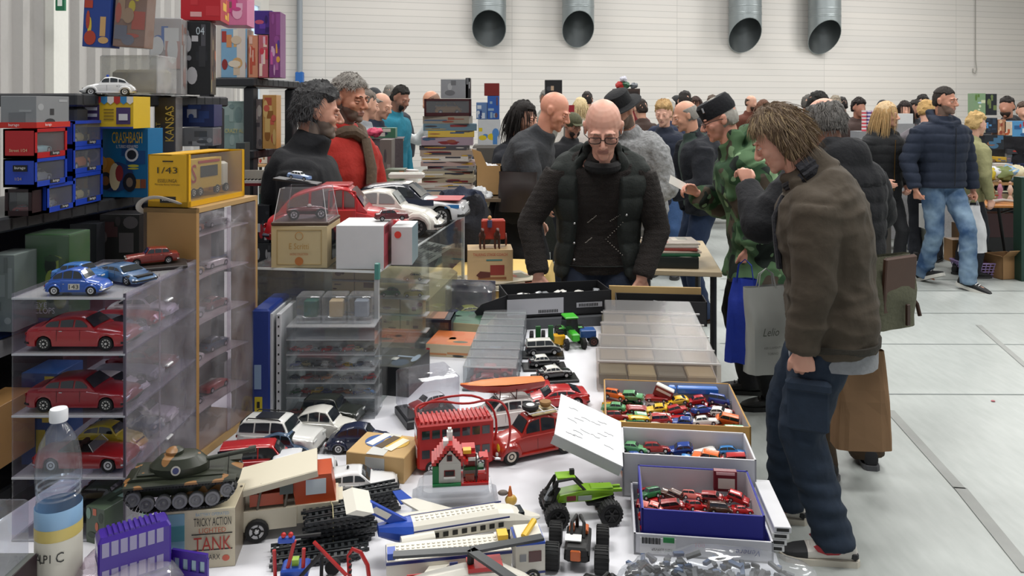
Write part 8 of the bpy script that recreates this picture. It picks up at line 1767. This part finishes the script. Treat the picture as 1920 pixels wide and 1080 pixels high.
t=bag('messenger_bag', 'canvas and brown leather messenger bag behind the olive jacket', at(1665, 478, 3.30), .26, .12, .30, cloth('#5a5a48', .2), R(28), 0, 7, crease=.01); MB().cbox((0, -.058, -.11), (.20, .02, .24), M('#4a3024', .5, 0, 'leather', .2, 0, 12), RT(0, (0, 0, 0), R(4)), .008).obj('flap', t); MB().cbox((.02, -.078, -.24), (.02, .012, .09), M('#3a241a', .5), None, .003).obj('strap_tab', t); MB().tube([(.12, 0, -.16), (.15, -.03, -.22), (.155, -.04, -.27)], .009, M('#3a241a', .5), 6).obj('loose_strap', t)
bag('shoulder_bag', 'dark brown leather shoulder bag on the hip of the bending bald person', at(972, 322, 4.86), .25, .10, .25, M('#2b2322', .5, 0, 'leather', .2, 0, 12), R(-14), 0, 9, crease=.012);
film=clear('#f4f6f6', .78, .12, 'film', .10)
t=bag('carrier_bag', 'thin white plastic carrier bag in the walking person\'s hand', WALKHAND+Vector((0, .0, -.07)), .26, .13, .44, film, R(5), .06, 11, crease=.02, flare=.45); MB().cbox((0, 0, -.30), (.15, .08, .26), M('#8c9094', .6), None, .01).obj('wrapped_purchase', t)
cd_=tag(MB().box(-.06, .06, -.0005, .0005, -.03, .03, M('#dedad2', .5)).obj('paper_card', None, CARDHAND+Vector((-.055, -.03, .03))), 'white card held up by the person in camouflage', 'card'); cd_.rotation_euler=(R(-35), R(28), R(10))
# ================================================================ stalls further back
PAL=['#b33a30', '#d0a83a', '#2f5a9c', '#c9c4ba', '#3a3c42', '#8a6a48', '#3f6f56', '#b58aa0', '#7a7c80', '#d8d4cc', '#5a2a30', '#c9803a', '#8fa8b8', '#1f2a4a']
PN=['red', 'yellow', 'blue', 'cream', 'charcoal', 'brown', 'green', 'pink', 'grey', 'white', 'maroon', 'orange', 'pale blue', 'navy']
ORD='first second third fourth fifth sixth seventh eighth ninth tenth eleventh twelfth thirteenth last'.split()
def ped(label, px, pyb, Y, w, d, col='#5a5550'):
 """a crate carrying what stands above it"""
 p=at(px, pyb, Y); tag(MB().box(-w/2, w/2, -.02, d, 0, p.z-.001, card(col)).obj('crate', None, (p.x, Y, 0)), label, 'crate')
_used={}
def uniq(l):
 k=_used.get(l, 0); _used[l]=k+1
 return l if k==0 else l+', '+['second', 'third', 'fourth', 'fifth', 'sixth', 'seventh', 'eighth'][min(k-1, 6)]+' such one'
def stall(label, c, W_, D_, rz, items, where, seed, h=.75, cloth_c=None, hi=.22, lo=.05, tiers=1, wmax=.26):
 """a table laden with printed boxes, every box a thing"""
 rnd=random.Random(seed); t=thing('stall_table', label, 'table', (c[0], c[1], 0), rz); MB().cbox((0, 0, h-.02), (W_, D_, .03), card('#a8845a'), None, .004).obj('tabletop', t)
 for x in (-1, 1):
  for y in (-1, 1): MB().cyl((x*(W_/2-.1), y*(D_/2-.1), h-.03), (x*(W_/2-.1), y*(D_/2-.1), 0), .02, M('#2c2e32', .5), 8).obj('leg', t)
 if cloth_c: MB().box(-W_/2-.01, W_/2+.01, -D_/2-.01, -D_/2, h*.18, h, cloth(cloth_c)).box(-W_/2-.01, W_/2+.01, -D_/2-.01, D_/2+.01, h-.004, h, cloth(cloth_c)).obj('cloth_skirt', t)
 Mx=t.matrix_basis; k=0; rows_=[(-.30, 'front'), (.30, 'back')] if D_>.5 else [(0, 'only')]
 for fy, rn_ in rows_:
  x=-W_/2+.02; j_=-1
  while x<W_/2-.08 and k<items:
   w=rnd.uniform(.10, wmax); z=h; j_+=1
   for q in range(rnd.randint(1, tiers)+(1 if rn_=='back' else 0)):
    hh=rnd.uniform(lo, hi)*(1 if q==0 else .7); ci=rnd.randrange(len(PAL)); nm='%s%s %s box, %s in %s row of %s'%(['', 'upper ', 'topmost ', 'topmost '][min(q, 3)], ['low', 'tall'][hh>.13], PN[ci], ORD[min(j_, 13)], rn_, where)
    p=Mx@Vector((x+w/2, fy*D_*.8+rnd.uniform(-.02, .02), z)); d=(w, min(.18, D_*.35), hh); b=MB(); b.cbox((0, 0, hh/2), d, M(PAL[ci], .4), None, .001)
    art(b, d, 'f', [PAL[rnd.randrange(14)] for _ in range(3)], 4, seed*50+k); o=b.obj('toy_box', None, p, rz+rnd.uniform(-.08, .08)); tag(o, uniq(nm), 'box', 'boxes on '+where); z+=hh+.001; k+=1
   x+=w+rnd.uniform(.005, .03)
 return t
RZW=WA
def wallrow(px, Y): return at(px, 200, Y)
c=wallrow(1345, 11.3); stall('stall before the back wall around the rust brown sweater', (c.x-.1, c.y), 3.0, .6, R(8), 36, 'the stall under the third duct', 1, cloth_c='#8a8d90', h=.95, tiers=2)
c=wallrow(1660, 9.4); stall('stall with striped rolls behind the blonde person', (c.x-.2, c.y), 2.1, .7, R(-4), 34, 'the striped roll stall', 2, cloth_c='#c9c9cc', tiers=3)
c=wallrow(1880, 10.8); stall('long stall along the right side behind the walking person', (c.x+.3, c.y), 2.6, .8, R(-4), 40, 'the tall right hand stall', 4, tiers=3, cloth_c='#3a3c40', hi=.3)
c=wallrow(1140, 9.2); stall('stall behind the bald man\'s head', (c.x, c.y), 1.6, .7, R(0), 16, 'the hat wearer stall', 5, h=.9)
c=wallrow(1062, 7.9); stall('stall of pink dolls beside the bending bald person', (c.x, c.y), .8, .6, R(0), 12, 'the doll stall', 6, h=.8)
c=wallrow(930, 8.6); stall('stall of boxes left of the bending bald person', (c.x, c.y), 1.4, .7, R(4), 22, 'the stall by the blue towers', 7, tiers=3, cloth_c='#3a3d38')
c=wallrow(705, 6.1); stall('tall dark edged counter behind the red jacket', (c.x, c.y), .42, .4, R(6), 3, 'the dark edged counter', 8, h=1.435, cloth_c='#5a5054', lo=.04, hi=.12)
c=wallrow(775, 6.85); stall('stall of models with green heap behind the red jacket', (c.x, c.y), .9, .55, R(0), 18, 'the green model stall', 9, h=.75, cloth_c='#16171a', hi=.12)
c=wallrow(560, 9.5); stall('stall of yellow packets behind the black coat', (c.x, c.y), 1.3, .7, R(0), 18, 'the stall behind the black coat', 10, h=1.0)
c=wallrow(1830, 9.3); stall('middle stall of boxed sets behind the white carrier bag', (c.x+.9, c.y), 1.5, .6, R(-6), 26, 'the middle right stall', 12, h=.85, tiers=2, hi=.16)
# tower of model kits, yellow truck window box on top
rnd=random.Random(77); YT=5.6; z=.62; k=0
tw=thing('stall_table', 'low crate carrying the tower of flat model boxes', 'crate', at(840, 200, YT).xy.to_3d()+Vector((0, .14, 0)), R(0)); MB().cbox((0, 0, .30), (.5, .3, .6), card('#5c5550'), None, .01).obj('crate', tw)
hs=[.045, .045, .04, .05, .04, .036, .04, .05, .036, .065, .05, .055, .06]
TC=['#c4bcb4', '#c9b8b0', '#a89c86', '#b8ae94', '#8f8d88', '#b39a94', '#cfcac2', '#a8988a', '#4a4a50', '#9a8894', '#c9ab4a', '#5f7a88', '#8a8478']; z=1.68-(365-200)/F*YT
tw.location.z=0; tw.scale=(1, 1, z/.6)
for i, h in enumerate(hs):
 w=.36+rnd.uniform(-.03, .05); x=at(838+rnd.uniform(-8, 8), 0, YT).x; pbox('kit_box', '%s model kit box, number %s up in the tall tower'%(['white', 'pinkish', 'grey', 'cream', 'grey', 'tan', 'white', 'brownish', 'dark', 'mauve', 'yellow', 'pale blue', 'olive'][i], ['one', 'two', 'three', 'four', 'five', 'six', 'seven', 'eight', 'nine', 'ten', 'eleven', 'twelve', 'thirteen'][i]), (x, YT+.14, z), (w, .24, h*.92), TC[i], R(rnd.uniform(-4, 4)), (('f', ['#7a2a30', '#3a3c44', '#c9a03a', '#8a4a3a', '#d8d4cc', '#3f5a78'], 6),), 200+i, group='model kit boxes in the tall tower'); z+=h*.93
p=Vector((at(838, 0, YT).x, YT+.12, z)); winbox('dark window box with an orange truck on top of the tower', p, (.34, .20, .125), '#3c1418', R(2), 'van', '#e0a020', 'orange toy truck in the window box on the tower', group=None, cg=None)
for i, (px, w, z0, h, col, lb) in enumerate(((850, .20, .13, .14, '#8f9296', 'silver grey box on the tower window box'), (876, .035, .13, .15, '#2a2a2c', 'slim black speaker shape above the tower'))): pbox('toy_box', lb, (at(px, 0, YT).x, YT+.16, z+z0), (w, .12, h), col, 0, (('f', ['#a8abae', '#6a6c70'], 3),), 230+i)
# blue and white towers, red case, cardboard box, white bags, navy heap
def free(label, px0, px1, pyt, pyb, Y, col, pal=(), seed=1, cat='box', name='toy_box', n=6, deep=.16, rz=0, **k):
 w=(px1-px0)/F*Y; h=(pyb-pyt)/F*Y; p=at((px0+px1)/2, pyb, Y); return pbox(name, label, (p.x, p.y+deep/2, p.z), (w, deep, h), col, R(rz), (('f', list(pal) or [col], n),) if pal else (), seed, cat=cat, **k)
free('white box with yellow and black print in the blue tower', 896, 938, 224, 272, 6.4, '#c9ccd0', ('#d8c02a', '#2a2c34', '#4f86c4'), 240); free('tall blue box standing on the white printed one', 914, 936, 180, 223.5, 6.4, '#2f5aa8', ('#8fa8c0', '#6a4a50'), 241); free('blue and clear pack beside the tall blue box', 893, 913, 192, 223.5, 6.4, '#5f7cab', ('#c9d0dc', '#2a3f78'), 242); free('dark red case topmost above the blue boxes', 908, 936, 156, 179.5, 6.4, '#7a2420', (), 243)
p=at(912, 400, 5.3); tag(MB().cbox((0, 0, .30), (.30, .30, .6), card('#5a5550'), None, .01).obj('plinth_crate', None, (p.x, 6.5, .0)), 'grey crate under the blue and white box tower', 'crate'); bpy.data.objects['plinth_crate'].scale=(1, 1, (1.68-72/F*6.4)/.6)
t=open_box('carton', 'open tan cardboard box with white bags on the floor stall', at(893, 366, 5.0), .16, .18, .19, '#b08c5c', '#8a6c48', R(0)); crumple('plastic_bag', 'crumpled white plastic bag bulging from the tan box', at(916, 328, 5.08), (.075, .06, .075), M('#d4d4d6', .5), 21); MB().prism([Vector(v) for v in ((0, 0, .19), (-.03, 0, .30), (.03, 0, .28), (.07, 0, .19))], (0, .003, 0), card('#b08c5c')).obj('flap', t)
tb=thing('stall_table', 'low support table under the tan box and white bags', 'table', (at(880, 0, 4.95).x, 5.05, 0), 0); MB().cbox((0, 0, 1.10), (.55, .42, .02), card('#6a5c4c')).obj('tabletop', tb); tb.scale=(1, 1, (1.68-167/F*5)/1.111)
for x in (-.22, .22): MB().cyl((x, 0, 1.09), (x, 0, 0), .02, UNDER, 8).obj('leg', tb)
crumple('plastic_bag', 'white plastic bag with blue print beside the navy coat heap', at(900, 372, 4.9), (.075, .06, .07), M('#d0d2d4', .5), 23); crumple('coat_heap', 'dark navy coat heaped behind the rally car', at(866, 388, 4.6), (.14, .12, .12), cloth('#1a2236'), 25, cat='coat'); crumple('coat_heap', 'dark coat hanging low beside the counter case', at(880, 440, 4.55), (.13, .12, .22), cloth('#14161f'), 26, cat='coat')
tb=thing('stall_table', 'folding chair frame under the dark coats', 'chair', (at(872, 0, 4.6).x, 4.65, 0), 0); MB().cbox((0, 0, .74), (.34, .3, .03), M('#1f3a2e', .5)).obj('seat', tb)
for x in (-.15, .15): MB().cyl((x, 0, .73), (x, 0, 0), .014, UNDER, 8).obj('leg', tb)
t=thing('paper_roll', 'white paper roll standing behind the large white toy car', 'roll', at(769, 372, 4.3)); MB().cyl((0, 0, -.04), (.012, 0, .16), .035, M('#d9d6d2', .6), 20).obj('roll', t)
free('grey lantern shaped house model behind the red jacket', 712, 734, 262, 335, 5.4, '#6a625e', ('#4a4446', '#8a807c'), 250, n=4); free('green tinged clear box beside the grey house model', 722, 758, 318, 360, 5.2, '#6a7262', ('#8a9a7a', '#a87a5a', '#4a5a48'), 251); crumple('soft_toy', 'pink soft toy behind the red round car', at(693, 342, 4.9), (.05, .04, .06), M('#c9788a', .8), 27, cat='toy'); crumple('soft_toy', 'bright pink cap like toy on the dark edged stall', at(703, 248, 5.9), (.06, .05, .035), M('#c23a5c', .6), 28, cat='toy')
t=thing('toy_piano', 'white keyed toy piano between the shelving and the black coat', 'toy piano', at(477, 345, 3.45)); MB().cbox((0, 0, 0), (.11, .06, .012), M('#7a1f24', .5)).cbox((-.005, .02, .035), (.10, .02, .05), M('#b9b2a6', .5)).cbox((0, -.005, .012), (.10, .04, .012), M('#e0ded8', .4)).obj('case', t); b=MB()
for k in range(6): b.cbox((-.04+.016*k, -.0, .02), (.006, .025, .006), UNDER)
b.obj('black_keys', t)
free('clear pack with red crosses below the toy piano', 478, 505, 385, 455, 3.3, '#26282c', ('#c9c9cc', '#a83038', '#3a3c42'), 255); free('green and clear toy pack below the toy piano', 485, 506, 350, 384, 3.4, '#5f8a7c', ('#3a7a5a', '#c9c4b0', '#a8505a'), 256)
free('mid grey crate below the toy piano at the cabinet side', 478, 508, 456, 512, 3.3, '#3a3d40', ('#c9c9cc', '#54565a'), 257)
# black rack, dark cabinet with toys, far right displays
t=free('tall black rack of dark boxes near the far wall', 1022, 1054, 150, 198, 9.8, '#1c1c1e', ('#8a6a50', '#3a3a3e', '#a89078'), 260, n=8, name='rack'); t.location.z=t.location.z
t=thing('wooden_cabinet', 'dark wooden cabinet with toys on top at the far wall', 'cabinet', (at(1177, 0, 13).x, 13.2, 0)); z=1.68+34/F*13; w_=48/F*13; MB().box(-w_/2, w_/2, -.15, .15, 0, z, M('#3c2c26', .5)).obj('case', t); MB().box(-w_/2+.03, w_/2-.03, -.155, -.15, z-.24, z-.05, M('#241a17', .6)).obj('opening', t)
for i, (x, c_, r) in enumerate(((-.12, '#b3302c', .06), (-.02, '#2f5a40', .06), (.12, '#6a6e74', .05), (-.06, '#c9c9d4', .05))): crumple('soft_toy', '%s toy on top of the dark wooden cabinet'%['red', 'green', 'grey', 'white and blue'][i], Vector((at(1177, 0, 13).x+x, 13.1, z+r+(.11 if i==3 else 0))), (r*1.3, r, r), M(c_, .6), 30+i, cat='toy', n=(14, 10))
free('small red poster board on the far stall', 1063, 1077, 197, 216, 9, '#8f1f2c', (), 263); free('white board with small dark print behind the blonde person', 1650, 1712, 213, 232, 10.0, '#cfd2d4', ('#4a4c50', '#cfd2d4'), 264, n=2)
stp=[('#d04a5a', '#e0d8d8'), ('#5a4a8c', '#d8d0e0'), ('#c23a6a', '#e8d0dc'), ('#3a3c6a', '#e0dce4'), ('#c9505a', '#f0e8e8')]
for i in range(5):
 p=at(1620+9*i, 246, 8.9); t=thing('wrapping_roll', 'striped wrapping roll standing on the stall, %s'%['leftmost of five', 'second from the left', 'middle one of five', 'fourth from the left', 'rightmost of five'][i], 'paper roll', p, 0, 'striped wrapping rolls'); b=MB(); h=.24
 for k in range(12): b.cyl((0, 0, h*k/12), (0, 0, h*(k+1)/12), .026, M(stp[i][k%2], .5), 10)
 b.obj('roll', t)
t=thing('plastic_tub', 'red and blue tub with white lid behind the blonde person', 'tub', at(1648, 262, 8.2)); MB().lathe([(.07, 0), (.085, .10)], M('#7a2430', .4), None, 20).lathe([(.078, .03), (.083, .07)], M('#2a3f7a', .4), None, 20).obj('tub', t); MB().lathe([(.09, .10), (.092, .125), (.0, .126)], M('#dcdcda', .4), None, 20).obj('lid', t)
tall=[('tall boxed landscape set, left half green, on the right hand stall', 1826, 1848, 175, 215, '#7d9a78', ('#a8c4d8', '#5a7a3a', '#c9d0b0')), ('tall dark boxed set beside the landscape one', 1849, 1869, 176, 216, '#22262c', ('#3a4a30', '#6a7a4a')), ('pale boxed set in the second row of the right stall', 1829, 1848, 221, 249, '#9a9a88', ('#c9ccd0', '#6a7a4a')), ('dark blue boxed car set in the second row', 1849, 1870, 221, 249, '#1c2736', ('#4f8ac0', '#2a3c50')), ('tan boxed book in the second row', 1871, 1886, 224, 254, '#a8785a', ('#8a4030', '#d0b090')), ('cream and red boxed book in the second row', 1884, 1898, 228, 254, '#c9b8a4', ('#a8502c', '#d8c8b8')), ('light blue box at the right end of the second row', 1898, 1925, 227, 256, '#4f8fc0', ('#c9d8e4', '#a83038', '#2a5a8c')), ('dark boxed set lower down behind the walking man', 1847, 1882, 253, 280, '#20262e', ('#3f6a8c', '#8a5a3a'))]
for i, (lb, x0, x1, y0, y1, c_, pal) in enumerate(tall): free(lb, x0, x1, y0, y1, 8.9, c_, pal, 270+i, deep=.12)
# orange table at the right edge with its legs, floor boxes
p0=at(1838, 382, 7.9); OZ=p0.z; t=thing('beer_table', 'orange folding table with black steel legs at the right edge', 'table', (p0.x, 0, 0)); t.location=(p0.x+.72, 8.1, 0); om=M('#b5722a', .4, 0, 'wood', .15, 0, 6)
MB().cbox((0, 0, OZ-.015), (1.5, .62, .028), om, None, .006).obj('tabletop', t)
for x in (-.55, .1):
 for y in (-.22, .22): MB().cyl((x, y, OZ-.03), (x+.10, y, 0), .016, M('#17181a', .4, .5), 8).obj('leg', t)
 MB().cyl((x+.08, -.22, .15), (x+.08, .22, .15), .012, M('#17181a', .4, .5), 8).cyl((x, -.22, OZ-.1), (x+.3, -.1, OZ-.05), .01, M('#17181a', .4, .5), 8).obj('brace', t)
tx, ty=p0.x, 8.1
for i, (dx, dy, h, c_, lb) in enumerate(((.12, .1, .13, '#3a3c40', 'small dark bust on the orange table'), (.22, .0, .19, '#6a4a2a', 'brown standing figure on the orange table'), (.30, .08, .17, '#8a7048', 'tan figure with cloak on the orange table'), (.42, -.12, .26, '#16171a', 'tall black chess like piece on the orange table'), (.36, .05, .22, '#b07a90', 'pink dressed figure on the orange table'), (.07, -.05, .09, '#c9c4ba', 'white small figure at the table corner'), (.50, .1, .2, '#c9b0a0', 'pale figure at the right of the orange table'))):
 f=thing('figurine', lb, 'figure', (tx+dx, ty+dy, OZ)); MB().lathe([(.03, 0), (.03, .01), (.012, h*.25), (.028, h*.55), (.012, h*.8), (.004, h*.84)], M(c_, .5), None, 12).obj('body', f); MB().ell((0, 0, h*.9), (.016, .016, .02), M('#b08a70' if i!=3 else c_, .5), None, 10, 8).obj('head', f)
tag(MB().tube([(0, 0, .02), (.12, .02, .03), (.24, -.02, .02)], [.02, .018, .012], M('#a8a09c', .6), 8, round_ends=True).obj('lying_doll', None, (tx+.14, ty-.18, OZ)), 'grey doll lying at the front of the orange table', 'doll')
for i, (x, y, w, h, c_, lb) in enumerate(((.15, .2, .3, .06, '#5f8ab0', 'blue clear tray behind the figures on the orange table'), (.45, .22, .3, .08, '#8a8d78', 'olive box behind the figures'), (.7, .1, .25, .12, '#b8a070', 'tan box at the far right of the orange table'))): free_=pbox('toy_box', lb, (tx+x, ty+y, OZ+.001), (w, .12, h), c_, 0, (('f', PAL[:5], 5),), 290+i)
for i, (px, py, r, c_) in enumerate(((1850, 300, .09, '#b9a42a'), (1880, 290, .09, '#6f7a4a'), (1905, 300, .1, '#c9c0a0'), (1860, 325, .08, '#c9ccd0'), (1895, 330, .09, '#7a9cb8'), (1840, 335, .07, '#8a5a3a'))): crumple('soft_toy', '%s toy in the heap behind the orange table'%['yellow', 'olive green', 'cream', 'pale grey', 'light blue', 'brown'][i], Vector((at(px, py, 8.6).x, 8.6, .93)), (r*1.3, r, r), M(c_, .7), 40+i, cat='toy', n=(16, 10))
tb=thing('stall_table', 'plain table behind the orange one holding heaped toys', 'table', (at(1885, 0, 8.7).x+.1, 8.75, 0)); MB().cbox((0, 0, .83), (1.1, .5, .03), card('#a8845a')).obj('tabletop', tb)
for x in (-.5, .5): MB().cyl((x, 0, .82), (x, 0, 0), .02, UNDER, 8).obj('leg', tb)
t=thing('plastic_basket', 'lilac plastic basket with dark fur inside on the floor', 'basket', on(1843, 522, 0)+Vector((0, .14, 0))); lm=M('#9c86b8', .45); w1, w2, d1, d2, h=.13, .17, .10, .13, .14; b=MB()
for j in range(6): z=h*j/5; f=j/5; a, c=w1+(w2-w1)*f, d1+(d2-d1)*f; b.tube([(-a, -c, z), (a, -c, z), (a, c, z), (-a, c, z), (-a, -c, z)], .008 if j in (0, 5) else .005, lm, 6)
for k in range(9):
 f=-1+k/4;
 for s_ in (-1, 1): b.cyl((w1*f, s_*d1, 0), (w2*f, s_*d2, h), .005, lm, 5); b.cyl((s_*w1, d1*f, 0), (s_*w2, d2*f, h), .005, lm, 5)
b.box(-w1, w1, -d1, d1, 0, .006, lm); b.obj('basket_weave', t); crumple('fur_piece', 'dark red fur piece in the lilac basket', t.location+Vector((0, 0, .11)), (.12, .09, .055), cloth('#3a161c'), 50, cat='fur')
t=open_box('carton', 'open brown cardboard box beside the lilac basket', on(1880, 525, 0), .30, .25, .22, '#9a7650', '#7f6040', R(14), .006)
for a, c_, d_ in (((0, 0, .22), (-.06, -.04, .02), (0, .25, 0)), ((0, 0, .22), (.0, -.08, .07), (.15, 0, 0))): MB().prism([Vector(a), Vector(a)+Vector(c_), Vector(a)+Vector(c_)+Vector(d_), Vector(a)+Vector(d_)], (.002, .003, .003), card('#9a7650')).obj('flap', t)
free('brown carton behind the lilac basket', 1786, 1826, 450, 492, 7.9, '#8f6c46', (), 301); free('open brown carton further behind under the table', 1800, 1850, 420, 455, 8.3, '#7f6040', (), 302); free('grey and cream storage box on the floor beside the blonde person', 1736, 1760, 430, 478, 8.4, '#7c8078', (), 303, side='#66696a'); MBx=free('white slanted box of papers above the storage box', 1738, 1762, 385, 430, 8.0, '#c9c9c6', ('#8a5a3a', '#e0ded8'), 304); free('dark grey box left of the storage box on the floor', 1715, 1736, 440, 474, 8.6, '#3c4250', (), 305)
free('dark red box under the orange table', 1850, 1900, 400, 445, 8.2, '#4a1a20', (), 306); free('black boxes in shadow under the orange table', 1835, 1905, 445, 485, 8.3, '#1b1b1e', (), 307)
t=thing('green_post', 'dark green post at the right frame edge near the floor', 'post', on(1925, 528, 0)); MB().box(-.05, .06, 0, .12, 0, 1.0, M('#1c3a30', .5)).obj('panel', t)
for i, (x0, x1, h_, c_) in enumerate(((-.9, -.45, .40, '#8a6a48'), (-.4, -.1, .35, '#6a5038'), (-1.5, -1.0, .45, '#3a3c40'))): p=tpt((x0+x1)/2, .1+.2*i, 0); tag(MB().cbox((0, 0, h_/2), (x1-x0, .4, h_), card(c_), None, .004).obj('storage_box', None, (p.x, p.y, 0), -HALL), '%s storage carton under the foreground table'%['large brown', 'small brown', 'dark grey'][i], 'box')
ped('crate under the red and blue tub', 1648, 262, 8.2, .24, .2); ped('crate under the pink soft toy', 693, 361, 4.85, .14, .16); ped('crate under the grey house model', 723, 335, 5.4, .12, .2); ped('crate under the green tinged clear box', 740, 360, 5.2, .16, .18)
ped('crate under the striped wrapping rolls', 1638, 246, 8.86, .36, .2, '#8a8c90'); ped('crate under the small red poster board', 1070, 216, 9.0, .14, .2); ped('crate under the white board with dark print', 1681, 232, 10.0, .45, .2, '#8a8c90'); ped('crate under the tall narrow boxed toys', 448, 372, 3.6, .06, .12, '#2b2d31')
